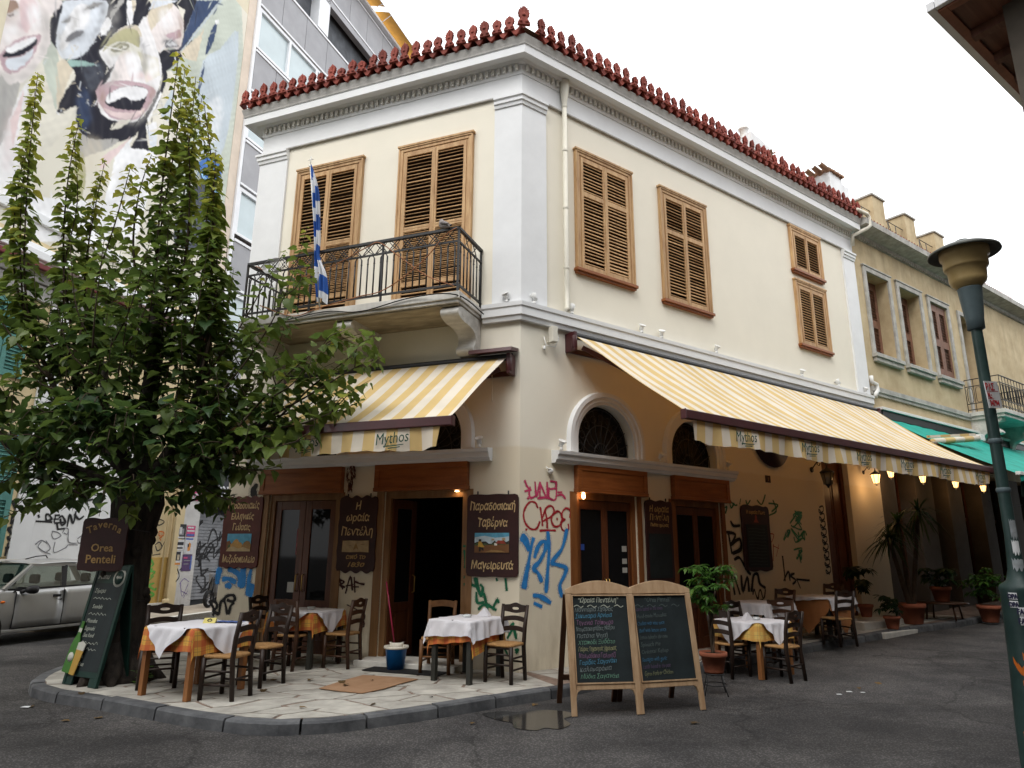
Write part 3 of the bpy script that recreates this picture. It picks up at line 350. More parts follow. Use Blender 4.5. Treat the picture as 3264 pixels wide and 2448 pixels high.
m_brass = pm('brass', (.45,.30,.10), .35, .1, metal=1)
g_pink = pm('spray_pink', (.55,.05,.14), .6, .2, 9); g_red = pm('spray_red', (.38,.02,.03), .6, .2, 9)
g_blue = pm('spray_blue', (.03,.22,.56), .6, .15, 9); g_green = pm('spray_green', (.01,.13,.06), .6, .25, 9)
g_black = pm('spray_black', (.012,.011,.012), .6, .25, 9); g_brown = pm('spray_brown', (.05,.012,.012), .6, .25, 9)
g_lime = pm('spray_lime', (.10,.34,.05), .6, .2, 9); g_grey = pm('pencil_grey', (.20,.20,.22), .8, .2, 9); g_violet = pm('spray_violet', (.16,.10,.33), .6, .2, 9)
g_teal = pm('spray_teal', (.04,.25,.14), .6, .3, 9); g_sky = pm('spray_light_blue', (.30,.55,.80), .6, .1, 9); g_orange = pm('spray_orange', (.55,.13,.01), .6, .3, 6)

# ================================================================== taverna building
tav = thing('taverna_building', 'two-storey cream corner taverna with white cornice and wooden shutters', 'building', T(*K))
LA, LB = 5.42, 10.70
def wall(name, F, x0, x1, z0, z1, holes, mat, parent, depth=.22, arches=()):
    """front face split around openings, with reveals; arches: (cx, r, zb, stilt)"""
    b = MB(); H = list(holes) + [(c-r, c+r, zb, zb+st+r) for c, r, zb, st in arches]
    xs = sorted({x0, x1, *[h[0] for h in H], *[h[1] for h in H]}); zs = sorted({z0, z1, *[h[2] for h in H], *[h[3] for h in H]})
    for i in range(len(xs)-1):
        j = 0
        while j < len(zs)-1:
            cx_, cz_ = (xs[i]+xs[i+1])/2, (zs[j]+zs[j+1])/2
            if any(h[0] < cx_ < h[1] and h[2] < cz_ < h[3] for h in H): j += 1; continue
            b.add([(xs[i],0,zs[j]),(xs[i+1],0,zs[j]),(xs[i+1],0,zs[j+1]),(xs[i],0,zs[j+1])], [(0,1,2,3)]); j += 1
    for h in holes:
        a, c, e, f = h
        b.add([(a,0,e),(a,0,f),(a,depth,f),(a,depth,e)], [(0,1,2,3)]); b.add([(c,0,e),(c,0,f),(c,depth,f),(c,depth,e)], [(3,2,1,0)])
        b.add([(a,0,f),(c,0,f),(c,depth,f),(a,depth,f)], [(0,1,2,3)]); b.add([(a,0,e),(c,0,e),(c,depth,e),(a,depth,e)], [(3,2,1,0)])
    for c, r, zb, st in arches:
        n = 20; pts = [(c-r, zb)] + [(c-r*math.cos(math.pi*i/n), zb+st+r*math.sin(math.pi*i/n)) for i in range(n+1)] + [(c+r, zb)]
        zt = zb+st+r
        for p, q in zip(pts[1:-1], pts[2:-1]): b.add([(p[0],0,p[1]),(q[0],0,q[1]),(q[0],0,zt),(p[0],0,zt)], [(0,1,2,3)])
        b.quadstrip([(p[0],0,p[1]) for p in pts], [(p[0],depth,p[1]) for p in pts], True)
    return b.obj(name, mat, parent, F)
AR_A = [(-3.81,.6,3.26,.22),(-1.555,.6,3.26,.22)]; AR_B = [(1.76,.63,3.26,.22),(3.95,.62,3.26,.22)]
wall('wall', FA, -LA, 0, 0, 9.9, [(-4.51,-3.11,.14,2.66),(-2.27,-.84,.14,2.66)], m_cream, tav, .22, AR_A)
wall('wall', FB, 0, LB, 0, 9.9, [(1.09,2.42,.10,2.66),(3.34,4.62,.10,2.66),(8.2,9.28,.45,4.1)], m_cream, tav, .25, AR_B)
b = MB(); b.add([PA(LA,0,0),PA(LA,-9,0),PA(LA,-9,9.9),PA(LA,0,9.9)], [(0,1,2,3)]); b.add([PB(LB,0,9.0),PB(LB,-9,9.0),PB(LB,-9,10.1),PB(LB,0,10.1)], [(0,1,2,3)])
b.obj('side_wall', m_cream, tav)
path = [PA(LA,-6),PA(LA,0),K,PB(LB,0)]
def sw(name, path, prof, mat, parent=tav): 
    b = MB(); b.sweep(path, prof, True); return b.obj(name, mat, parent)
sw('frieze', path, [(0,9.34),(.028,9.34),(.028,9.70),(0,9.70)], m_white)
sw('frieze_fillet', path, [(.001,9.315),(.05,9.315),(.05,9.34),(.001,9.34)], m_stonegrey)
sw('cornice', path, [(.001,9.70),(.045,9.70),(.06,9.74),(.06,9.865),(.12,9.875),(.14,9.905),(.15,9.915),(.29,9.915),(.29,9.885),(.305,9.885),(.305,10.03),(.32,10.04),(.001,10.05)], m_white)
sw('cornice_crown', path, [(.001,10.05),(.32,10.045),(.325,10.08),(.35,10.16),(.36,10.20),(.001,10.21)], m_stonegrey)
dm = MB().box(-.026,.026,-.05,.0,9.752,9.856).mesh('dentil', m_whitedirt)
for F, n, L, sg in ((FA, 49, LA, -1), (FB, 96, LB, 1)):
    for i in range(n): put('dentil', dm, tav, F @ T(sg*(.06+(L-.12)*i/(n-1)), -.055, 0))
# belt course, pilasters
sw('belt_course', [PA(.615,0),K,PB(LB,0)], [(.001,5.235),(.07,5.235),(.085,5.30),(.11,5.315),(.11,5.44),(.13,5.455),(.135,5.52),(.001,5.545)], m_white)
def pil(path, o=.045, zb=5.55):
    sw('pilaster', path, [(.001,zb),(o,zb),(o,9.09),(.001,9.09)], m_white)
    sw('pilaster_capital', path, [(.001,9.09),(o+.02,9.09),(o+.03,9.15),(o+.05,9.16),(o+.05,9.22),(o+.075,9.24),(o+.075,9.285),(.001,9.31)], m_white)
pil([PA(.47,0),K,PB(.50,0)]); pil([PA(LA,-.3),PA(LA,0),PA(4.80,0)]); pil([PB(10.14,0),PB(LB,0)])
# ledges over the doors
LP = [(.001,3.06),(.10,3.06),(.12,3.10),(.15,3.11),(.16,3.17),(.19,3.19),(.20,3.235),(.001,3.262)]
sw('door_ledge', [PA(4.9,0),PA(.44,0)], LP, m_white); sw('door_ledge', [PB(.60,0),PB(4.98,0)], LP, m_white)
# arch mouldings and their fan grilles
def arch(F, c, r, zb, st):
    def arc(rr, n=28): return [(c-rr, zb+.004)] + [(c-rr*math.cos(math.pi*i/n), zb+st+rr*math.sin(math.pi*i/n)) for i in range(n+1)] + [(c+rr, zb+.004)]
    b = MB(); prof = [(0,.0),(0,-.03),(.05,-.035),(.06,-.06),(.12,-.06),(.13,-.085),(.20,-.085),(.22,-.0)]
    A = [arc(r+o) for o, _ in prof]
    for i in range(len(prof)-1): b.quadstrip([(p[0],prof[i][1],p[1]) for p in A[i]], [(p[0],prof[i+1][1],p[1]) for p in A[i+1]], True)
    b.obj('arch_moulding', m_white, tav, F)
    b = MB(); p = arc(r); b.add([(q[0],.17,q[1]) for q in p], [tuple(range(len(p)))])
    fl = b.obj('fanlight', m_glass, tav, F)
    b = MB(); cz = zb+.03
    for k in range(9):
        a = math.pi*(k+.5)/9; b.tube([(c,.12,cz),(c-math.cos(a)*r*.5,.12,cz+math.sin(a)*r*.55),(c-math.cos(a+.08)*r*.97,.12,cz+st*.8+math.sin(a+.08)*r*.93)], .008, 5)
    for rr in (.25,.62,.95): b.tube([(c-rr*r*math.cos(math.pi*i/16),.12,cz+rr*(r+st*.8)*math.sin(math.pi*i/16)) for i in range(17)], .009, 5)
    for k in range(9):
        a = math.pi*(k+.5)/9; q = (c-math.cos(a)*r*.76, .12, cz+math.sin(a)*(r*.78+st*.6)); b.tube([(q[0]+.06*math.cos(t*.7),.12,q[2]+.06*math.sin(t*.7)) for t in range(10)], .006, 4)
    b.obj('grille', m_iron, fl, F)
for a in AR_A: arch(FA, *a)
for a in AR_B: arch(FB, *a)
# door headers
def header(F, x0, x1):
    b = MB(); b.box(x0,x1,-.09,0,2.655,3.062); b.box(x0-.01,x1+.01,-.11,-.001,2.64,2.70); b.box(x0+.0,x1-.0,-.105,-.088,2.98,3.06); b.box(x0,x0+.09,-.105,-.088,2.70,2.98); b.box(x1-.09,x1,-.105,-.088,2.70,2.98)
    return bevel(b.obj('door_header', m_hdr, tav, F), .006)
header(FA,-4.66,-3.04); header(FA,-2.42,-.81); header(FB,1.05,2.60); header(FB,3.28,4.80)
# double doors
pane_m = {}
def door(F, x0, x1, z0, z1, open_=False, y=.10, st=.12, fm=None):
    b = MB(); j = .09
    b.box(x0-.13,x0,-.02,.02,z0,z1-.01); b.box(x1,x1+.10,-.02,.02,z0,z1-.01)
    b.box(x0,x0+j,y-.06,y+.06,z0,z1); b.box(x1-j,x1,y-.06,y+.06,z0,z1); b.box(x0+j,x1-j,y-.06,y+.06,z1-.12,z1)
    b.obj('door_frame', fm or m_jamb, tav, F)
    xa, xb = x0+j, x1-j; xm = (xa+xb)/2
    for k, (a, c) in enumerate(((xa, xm-.003), (xm+.003, xb))):
        w = c-a; b = MB(); s = st; zt = z1-.125
        b.box(0,s,-.025,.025,z0+.02,zt); b.box(w-s,w,-.025,.025,z0+.02,zt); b.box(s,w-s,-.025,.025,zt-.14,zt); b.box(s,w-s,-.025,.025,z0+.02,z0+.22); b.box(s,w-s,-.025,.025,z0+.70,z0+.82)
        b.box(s,w-s,-.008,.012,z0+.22,z0+.70); b.box(s+.05,w-s-.05,-.018,.0,z0+.27,z0+.65)
        M = F @ T(a, y, 0)
        if open_: M = F @ (T(a, y, 0) @ RZ(82) if k == 0 else T(c, y, 0) @ RZ(-78) @ T(-w, 0, 0))
        d = bevel(b.obj('door', m_door, tav, M), .005)
        p = MB().box(s,w-s,-.006,.006,z0+.82,zt-.14).obj('pane', m_glass, d, M)
        hx = w-s*.5 if k == 0 else s*.5
        h = MB(); h.tube([(hx,-.026,z0+.95),(hx,-.07,z0+.97),(hx,-.07,z0+1.2),(hx,-.026,z0+1.22)], .011, 6); h.obj('handle', m_brass, d, M)
door(FA,-4.51,-3.11,.14,2.66); door(FA,-2.27,-.84,.14,2.66,True); m_jamb2 = pm('orange_brown_jamb', (.16,.055,.016), .45, .3, 3, .08, 40, stretch=(4,4,.5), col2=(.25,.095,.03))
door(FB,1.09,2.42,.12,2.66,st=.06,fm=m_jamb2); door(FB,3.34,4.62,.12,2.66,st=.06,fm=m_jamb2)
m_note = pm('pane_notice', (.42,.42,.40), .7, .1); m_redrefl = pm('painted_red_reflection', (.30,.08,.09), .7, .4, 14); m_noteb = pm('pane_notice_blue', (.03,.08,.35), .6, .1)
for F, x, z, w, h, m in ((FA,-4.07,1.07,.15,.16,m_note),(FA,-3.96,1.66,.11,.42,m_redrefl),(FB,1.22,1.77,.10,.09,m_noteb),(FB,2.14,1.75,.10,.09,m_note),(FB,2.14,1.56,.10,.08,m_note),(FB,2.14,1.42,.10,.08,m_note)):
    MB().box(x,x+w,.088,.0935,z,z+h).obj('sticker', m, tav, F)  # paper stickers, except the red strip: a reflection painted on the door pane
# panelled street door, right of the wall board
b = MB(); b.box(8.2,8.32,.12,.22,.45,4.1); b.box(9.16,9.28,.12,.22,.45,4.1); b.obj('door_frame', m_door, tav, FB)
for a in (8.32, 8.745):
    b = MB(); b.box(0,.41,.0,.04,.46,4.05); 
    for z0, z1 in ((.55,1.2),(1.3,2.3),(2.4,3.3)): b.box(.07,.34,-.015,.01,z0,z1)
    d = bevel(b.obj('door', m_door, tav, FB @ T(a,.16,0)), .006)
# dim room behind the open door
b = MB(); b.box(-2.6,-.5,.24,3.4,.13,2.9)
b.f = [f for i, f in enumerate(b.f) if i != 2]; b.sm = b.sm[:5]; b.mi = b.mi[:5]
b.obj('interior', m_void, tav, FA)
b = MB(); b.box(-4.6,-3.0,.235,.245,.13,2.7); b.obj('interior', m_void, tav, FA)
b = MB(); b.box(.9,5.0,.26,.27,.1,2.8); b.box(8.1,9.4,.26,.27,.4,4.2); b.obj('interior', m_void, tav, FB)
b = MB(); b.box(-2.4,-.78,-.42,.24,.1,.20); bevel(b.obj('doorstep', m_whitedirt, tav, FA), .01)
b = MB(); b.box(-4.6,-3.0,-.05,.24,.1,.16); b.obj('doorstep', m_whitedirt, tav, FA)
# shuttered windows
SL = {}
def shutter_window(F, x0, x1, z0, z1, mids, pitch=.064, sill=True, stuff=False, tilt=40):
    b = MB(); c = .085
    for xa, xb in ((x0, x0+c), (x1-c, x1)): b.box(xa,xb,-.06,0,z0,z1); 
    b.box(x0,x0+.03,-.075,-.058,z0,z1); b.box(x1-.03,x1,-.075,-.058,z0,z1)
    b.box(x0+c,x1-c,-.06,0,z1-c,z1); b.box(x0-.02,x1+.02,-.085,-.001,z1,z1+.04); b.box(x0,x1,-.075,-.058,z1-.03,z1-.0005); b.box(x0+c,x0+c+.035,-.045,0,z0,z1-c); b.box(x1-c-.035,x1-c,-.045,0,z0,z1-c); b.box(x0+c+.035,x1-c-.035,-.045,0,z1-c-.035,z1-c)
    b.cur = 1; b.box(x0+c+.03,x1-c-.03,-.012,-.004,z0,z1-c-.03); b.cur = 0
    fr = bevel(b.obj('window_frame', (m_wood, m_dark), tav, F), .005)
    if sill:
        s = MB(); s.box(x0-.03,x1+.03,-.10,0,z0-.055,z0); s.box(x0-.01,x1+.01,-.07,-.001,z0-.09,z0-.055); bevel(s.obj('sill', m_hdr, fr, F), .006)
    xa, xb = x0+c+.035, x1-c-.035; xm = (xa+xb)/2; zt = z1-c-.035
    for k, (a, e) in enumerate(((xa, xm-.003), (xm+.003, xb))):
        w = e-a; st = .055; b = MB(); M = F @ T(a, -.045, 0)
        b.box(0,st,-.016,.016,z0+.005,zt); b.box(w-st,w,-.016,.016,z0+.005,zt)
        rails = [(z0+.005, z0+.10)] + [(m-.045, m+.045) for m in mids] + [(zt-.075, zt)]
        for r0, r1 in rails: b.box(st,w-st,-.015,.015,r0,r1)
        if k == 0: b.box(w-.018,w+.020,-.026,-.0165,z0+.005,zt)
        sh = bevel(b.obj('shutter', m_wood, tav, M), .003)
        key = (round(w, 3), tilt)
        if key not in SL: SL[key] = MB().box(st-.004,w-st+.004,-.026,.026,-.0055,.0055, RX(tilt)).mesh('slat', m_wood)
        sb = MB()
        for (r0, r1), (q0, q1) in zip(rails, rails[1:]):
            n = max(1, int((q0-r1)/pitch)); 
            for i in range(n):
                z = r1 + (i+.5)*(q0-r1)/n
                if stuff: sb.box(st-.004,w-st+.004,-.026,.026,-.0055,.0055, T(0,.004,z) @ RX(tilt))
                else: put('slat', SL[key], sh, M @ T(0,.004,z) @ RX(random.gauss(0,4)) @ RY(random.gauss(0,.5)))
        if stuff: tag(sb.obj('slat', m_wood, sh, M), kind='stuff')
    return fr
shutter_window(FA,-4.52,-3.06,5.52,8.74,[7.12,6.1],.068,False,tilt=39)
shutter_window(FA,-2.31,-.86,5.52,8.74,[7.12,6.1],.068,False,tilt=39)
shutter_window(FB,1.15,2.55,6.42,8.68,[7.86],.062,tilt=52)
shutter_window(FB,3.31,4.71,6.36,8.69,[7.80],.062,tilt=45)
shutter_window(FB,7.80,9.09,8.16,9.24,[],.062,True,True,tilt=44)
shutter_window(FB,7.80,9.09,6.34,7.88,[],.062,True,True,tilt=44)
# balcony
b = MB(); b.box(-4.72,-.62,-.93,-.001,5.36,5.475); b.box(-4.69,-.65,-.90,-.001,5.31,5.36); bevel(b.obj('balcony_slab', m_marble, tav, FA), .008)
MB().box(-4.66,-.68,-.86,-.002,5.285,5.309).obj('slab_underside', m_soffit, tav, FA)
cons = [(0,-.58)] + catmull([(-.17,-.58),(-.25,-.53),(-.27,-.44),(-.21,-.33),(-.185,-.20),(-.25,-.08),(-.42,-.01),(-.64,.0),(-.80,.06),(-.85,.16),(-.80,.27),(-.72,.30)],4) + [(0,.30)]
cm = MB().prism(cons, -.15, .15); 
for s in (-.156,.151):
    cm.prism([(-.66+.07*math.cos(i*.6), .17+.07*math.sin(i*.6)) for i in range(10)], s, s+.005)
    for k in range(5):
        a = k*1.256; cm.prism([(-.12,-.42),(-.12+.09*math.cos(a-.2),-.42+.09*math.sin(a-.2)),(-.12+.11*math.cos(a),-.42+.11*math.sin(a)),(-.12+.09*math.cos(a+.2),-.42+.09*math.sin(a+.2))], s+.001, s+.007)
cme = cm.mesh('balcony_bracket', m_marble)
for x in (-.82,-2.68,-4.54):
    o = put('balcony_bracket', cme, tav, FA @ T(x,0,5.09) @ Matrix(((0,0,1,0),(1,0,0,0),(0,.68,0,0),(0,0,0,1)))); bevel(o, .012)
# balcony railing
rail = MB(); r0 = [(-4.68,-.01),(-4.68,-.88),(-.68,-.88),(-.68,-.01)]
for z, w, h in ((6.51,.055,.04),(6.30,.026,.026),(5.60,.034,.026)):
    for p, q in zip(r0, r0[1:]): rail.bar((*p,z),(*q,z),w,h)
rl = rail.obj('balcony_railing', m_iron, tav, FA)
balm = MB().tube([(0,0,5.61),(0,0,6.24)], .0125, 6); balm.lathe([(.009,0),(.018,.015),(.009,.03)],6,(0,0,6.14)); balm = balm.mesh('baluster', m_iron)
hoopm = MB().tube([(-.0575,0,6.20),(-.052,0,6.25),(-.03,0,6.285),(0,0,6.295),(.03,0,6.285),(.052,0,6.25),(.0575,0,6.20)], .010, 5).mesh('baluster_hoop', m_iron)
scrm = MB().tube([(-.23+.46*i/12,0,6.30+.20*math.sin(math.pi*i/12)) for i in range(13)], .008, 5).mesh('railing_arc', m_iron)
scr2 = MB().tube([(-.23+.46*i/12,0,6.505-.19*math.sin(math.pi*i/12)) for i in range(13)], .007, 5).mesh('railing_arc', m_iron)
postm = MB().bar((0,0,5.475),(0,0,6.52),.028).mesh('railing_post', m_iron)
def run(x0, y0, dx, dy, n, sp, rot):
    for i in range(n):
        x, y = x0+dx*sp*(i+.5), y0+dy*sp*(i+.5); M = FA @ T(x,y,0) @ RZ(rot); put('baluster', balm, rl, M)
        if i % 2 == 0 and i+1 < n: put('baluster_hoop', hoopm, rl, FA @ T(x+dx*sp/2,y+dy*sp/2,0) @ RZ(rot))
        if i % 2 == 1 and 1 < i < n-2: put('railing_arc', scrm, rl, M); put('railing_arc', scr2, rl, M)
run(-4.68,-.88,1,0,34,4.0/34,0); run(-.68,-.86,0,1,7,.85/7,90); run(-4.68,-.86,0,1,7,.85/7,90)
for x, y in ((-4.68,-.88),(-.68,-.88),(-2.0,-.88),(-3.34,-.88),(-.68,-.03),(-4.68,-.03)): put('railing_post', postm, rl, FA @ T(x,y,0))
# eave tiles and antefixes
def eave():
    t = MB(); n = 10; A, Bq = [], []
    for i in range(n+1):
        x = -.113+.226*i/n; f = abs(2*i/n-1); z = .17*f**1.7
        A.append((x,z+.05)); Bq.append((x,z-.05 if i not in (0,n) else z-.08))
    t.prism(Bq + A[::-1], -.03, .42, Matrix(((1,0,0,0),(0,0,1,0),(0,1,0,0),(0,0,0,1))))
    a = MB(); half = [(.095,.0),(.088,.04),(.062,.085),(.048,.105),(.062,.125),(.060,.145),(.082,.165),(.066,.180),(.088,.208),(.066,.220),(.080,.255),(.054,.258),(.056,.297),(.032,.285),(.026,.322),(.013,.305),(.0,.352)]
    a.prism(half + [(-x,z) for x, z in half[::-1][1:]], -.03, .015, Matrix(((1,0,0,0),(0,0,1,0),(0,1,0,0),(0,0,0,1))))
    a.lathe([(.034,-.012),(.026,.012),(0,.018)],8,M=T(0,-.03,.165) @ RX(90))
    a.prism([(-.012,.19),(.012,.19),(.016,.27),(0,.31),(-.016,.27)],-.042,-.029,Matrix(((1,0,0,0),(0,0,1,0),(0,1,0,0),(0,0,0,1))))
    for s in (-1,1): a.lathe([(.034,-.01),(.024,.012),(0,.016)],8,M=T(s*.046,-.03,.05) @ RX(90))
    return t.mesh('eave_tile', m_terra), a.mesh('antefix', m_terra)
tm, am = eave()
def eaves(F, n, x0, dx):
    for i in range(n):
        x = x0+dx*i; put('eave_tile', tm, tav, F @ T(x+dx/2,-.375,10.225)); 
        put('antefix', am, tav, F @ T(x,-.41,10.285) @ RX(random.uniform(-7,6)) @ RY(random.gauss(0,2.5)) @ RZ(random.uniform(-9,9)) @ SC(random.uniform(.94,1.05),1,random.uniform(.82,.98) if random.random() > .05 else .6))
eaves(FA, 26, -5.66, .2235); eaves(FB, 47, .10, .2258)
put('antefix', am, tav, FA @ T(-5.78,-.32,10.27) @ RZ(-80) @ RX(-8))
put('antefix', am, tav, FA @ T(.19,-.43,10.29) @ RZ(28) @ SC(1.15,1.2,1.12))
b = MB(); z0, z1 = 10.30, 11.5
e1, e2, e3, e4 = PA(LA+.3,.3,z0), Vector((*( K+(nA+nB)*.24).xy, z0)), PB(LB,.3,z0), PB(LB,-9,z0); e5 = PA(LA+.3,-9,z0)
r1 = K - nA*3.2 - nB*3.2; r1.z = z1; r3 = PB(LB,-4,z1); r4 = PA(LA+.3,-5,z1)
b.add([e1,e2,r1,r4],[(0,1,2,3)]); b.add([e2,e3,r3,r1],[(0,1,2,3)]); b.add([e3,e4,r3],[(0,1,2)]); b.add([e1,r4,e5],[(0,1,2)]); b.add([r1,r3,e4,e5,r4],[(0,1,2,3,4)])
b.obj('roof', m_oldtile, tav)
# downpipes
b = MB(); b.tube([(.88,-.09,9.42),(.88,-.09,6.0),(.88,-.09,5.60),(.84,-.14,5.56)], .042, 10); b.lathe([(.042,9.40),(.05,9.5),(.10,9.86),(.10,9.9)],12,(.88,-.09,0)); 
for z in (9.38,8.5,7.4,6.3): b.lathe([(.048,z),(.052,z+.02),(.048,z+.04)],12,(.88,-.09,0))
tag(b.obj('drainpipe', m_plastic, tav, FB), 'cream rainwater pipe beside the corner pilaster')
b = MB(); b.tube([(10.4,-.42,10.33),(10.85,-.45,10.33),(10.92,-.45,10.27),(10.92,-.45,10.02),(10.86,-.40,9.95),(10.55,-.16,9.75),(10.6,-.1,9.5)], .05, 8); b.obj('drainpipe', m_plastic, tav, FB)
b = MB(); b.tube([(10.78,-.07,6.05),(10.78,-.07,5.9),(10.95,-.10,5.85),(10.97,-.10,5.7),(10.82,-.12,5.6),(10.8,-.1,5.5)], .05, 8); b.obj('drainpipe', m_spot, tav, FB)
# spotlights on the belt course
def spot(F, x, rot, z=5.55, y=-.07):
    b = MB(); b.lathe([(.028,0),(.028,.03),(.018,.035),(.018,.06)],10); M = T(0,0,.09) @ RX(-35); b.lathe([(.0,-.05),(.035,-.045),(.04,.02),(.068,.055),(.062,.06),(.03,.03)],12,M=M)
    return b.obj('spotlight', m_spot, tav, F @ T(x,y,z) @ RZ(rot))
for x, r in ((.22,20),(1.0,-30),(2.64,170),(3.16,150),(4.73,180),(7.69,160),(9.18,10),(10.41,170)): spot(FB, x, r)
spot(FA,-.21,150); 
for F, x in ((FA,-.62),(FB,.72),(FB,2.95),(FB,4.8)): spot(F, x, 180, 3.265, -.1)
# graffiti on the taverna walls
for nm, st, w, mt, F in (('graffiti_tag', D_PINK, .03, g_pink, FB), ('graffiti_tag', D_RED, .028, g_red, FB), ('graffiti_tag', D_BLUE, .062, g_blue, FB),
    ('graffiti_tag', D_GREEN, .038, g_green, FA), ('graffiti_tag', D_BAF, .03, g_brown, FA), ('graffiti_tag', D_BLUEA, .08, g_blue, FA), ('graffiti_tag', D_BO, .05, g_black, FA), ('soot_mark', D_SOOT, .06, g_black, FA),
    ('graffiti_tag', D_BWALLK, .05, g_black, FB), ('graffiti_tag', D_BWALLG, .03, g_green, FB), ('graffiti_tag', D_BWALLT, .03, g_teal, FB), ('graffiti_tag', D_SCRIPT, .028, g_black, FB), ('graffiti_tag', D_REDB, .018, g_red, FB)):
    paint(nm, st, w, mt, tav, F @ T(0,-.003,0))
paint('graffiti_tag', [[(5.0-.3*random.random()*0+.05*i, 1.0+.09*math.sin(i*1.7)) for i in range(9)], [(4.9,.85),(5.3,.9)]], .03, g_black, tav, FB @ T(.4,-.003,.0))
# ------------------------------------------------------------------ signs on the walls
m_sign = pm('sign_brown', (.036,.011,.010), .5, .25, 4, .05, 30, spec=.3); m_signred = pm('sign_redbrown', (.085,.018,.013), .5, .25, 4, .05, 30)
m_gold = pm('cream_lettering', (.56,.40,.20), .6, .12, 8); m_gold2 = pm('dull_gold_lettering', (.36,.22,.08), .6, .15, 8)
m_slate = pm('blackboard', (.012,.018,.020), .65, .35, 3)
P_ = {k: pm('paint_'+k, c, .6, .2, 10) for k, c in dict(sky=(.10,.33,.48), pale=(.45,.55,.60), ochre=(.46,.26,.08), sand=(.45,.33,.18), green=(.06,.10,.04), red=(.30,.05,.03), earth=(.18,.08,.03), yellow=(.55,.32,.05), white=(.7,.68,.62), dark=(.03,.025,.02), rock=(.30,.17,.06)).items()}
def wavy(w, h, r=.05, wav=.012, n=3, bottom=True):
    p = []
    for i in range(25):
        t = i/24; p.append((-w/2+r+(w-2*r)*t, h+wav*math.sin(t*math.pi*2*n)))
    p += [(w/2-r*.3,h-r*.25),(w/2,h-r)]; p += [(w/2+wav*.4*math.sin(k*1.9),h-r-(h-2*r)*k/8) for k in range(1,8)]
    p += [(w/2,r),(w/2-r*.3,r*.25)]
    for i in range(25):
        t = 1-i/24; p.append((-w/2+r+(w-2*r)*t, (wav*math.sin(t*math.pi*2*n+1) if bottom else 0)))
    p += [(-w/2+r*.3,r*.25),(-w/2,r)]; p += [(-w/2+wav*.4*math.sin(k*2.3),r+(h-2*r)*k/8) for k in range(1,8)]; p += [(-w/2,h-r),(-w/2+r*.3,h-r*.25)]
    return p
def flat(name, polys, parent, M, mats):     # little painted panel: polygons in x,y, layered
    for k, (c, p) in enumerate(polys):
        b = MB(); b.add([(x,y,.0007*k) for x, y in p], [tuple(range(len(p)))]); b.obj(name, mats[c], parent, M @ FACE)
def sign(F, x0, x1, z0, z1, mat, label, lines, pic=None, wav=.012, n=3, th=.03, y=0):
    w, h = x1-x0, z1-z0; M = F @ T((x0+x1)/2, -.012-y, z0)
    s = thing('wall_sign', label, 'sign', M)
    b = MB().prism(wavy(w,h,.06,wav,n), 0, th, FACE); bevel(b.obj('board', mat, s, M), .006)
    for x in (-w*.3, w*.3):
        MB().lathe([(.012,0),(.012,.05),(.0,.055)],6,(x,-.012,h-.005)).obj('hook', m_iron, s, M)
    for ln in lines:
        t, zz, size = ln[:3]; kw = ln[3] if len(ln) > 3 else {}
        text('lettering', t, size, kw.pop('mat', m_gold), s, M @ T(kw.pop('dx', 0), -th-.001, zz), bold=.0028, sx=kw.pop('sx', .82), shear=kw.pop('shear', .15), wob=.0004, fit=kw.pop('fit', 0))
    if pic:
        px0, px1, pz0, pz1, polys = pic; Mp = M @ T(px0, -th-.004, pz0); W, H = px1-px0, pz1-pz0
        b = MB(); b.box(0,W,-.004,.006,0,H); p = b.obj('picture', P_['earth'], s, Mp)
        flat('painting', [(c, [(x*W, y_*H) for x, y_ in q]) for c, q in polys], p, Mp @ T(0,-.0045,0), P_)
    return s
def hills(seed, base, n=8, amp=.25):
    r = random.Random(seed); return [(0,0)] + [(i/n, base+amp*r.random()) for i in range(n+1)] + [(1,0)]
dome = [('sky',[(0,0),(1,0),(1,1),(0,1)]),('earth',[(0,0),(0,.55),(.12,.62),(.2,.4),(.3,0)]),('ochre',[(.1,0),(.14,.35),(.25,.5),(.3,.62),(.38,.7),(.46,.66),(.52,.52),(.6,.5),(.66,.35),(.68,0)]),('rock',[(.6,0),(.64,.3),(.72,.5),(.82,.6),(.95,.55),(1,.4),(1,0)]),('sand',[(0,0),(.1,.2),(.3,.28),(.5,.15),(.7,.25),(1,.1),(1,0)]),('green',[(.05,.25),(.12,.42),(.18,.3),(.12,.2)])]
vill = [('sky',[(0,0),(1,0),(1,1),(0,1)]),('pale',[(0,.45),(0,.78),(.3,.85),(.6,.75),(1,.82),(1,.45)]),('dark',hills(3,.44,12,.2)),('green',hills(8,.38,10,.14)),('earth',[(0,0),(0,.36),(1,.42),(1,0)]),('white',[(.58,.36),(.58,.48),(.66,.5),(.66,.36)]),('red',[(.62,.46),(.68,.62),(.86,.6),(.92,.44)]),('sand',[(.5,.62),(.5,.7),(.58,.7),(.58,.62)]),('sand',[(.8,.62),(.8,.74),(.9,.74),(.9,.62)]),('yellow',[(.1,.3),(.12,.56),(.2,.56),(.26,.38),(.3,.28),(.2,.24)]),('dark',[(.12,.56),(.13,.68),(.2,.68),(.2,.56)]),('dark',[(.13,.05),(.14,.3),(.26,.26),(.28,.1),(.24,.1),(.2,.2),(.18,.05)]),('rock',[(.3,.02),(.5,.14),(.8,.1),(.9,.02)])]
flute = [('sand',[(0,.04),(.3,0),(.7,.05),(1,0),(.98,1),(.6,.95),(.3,1),(.02,.96)]),('rock',[(.42,.15),(.46,.5),(.52,.8),(.58,.5),(.62,.2),(.54,.35)]),('earth',[(.2,.5),(.3,.6),(.4,.52),(.3,.56)]),('earth',[(.65,.6),(.75,.7),(.88,.62),(.75,.65)])]
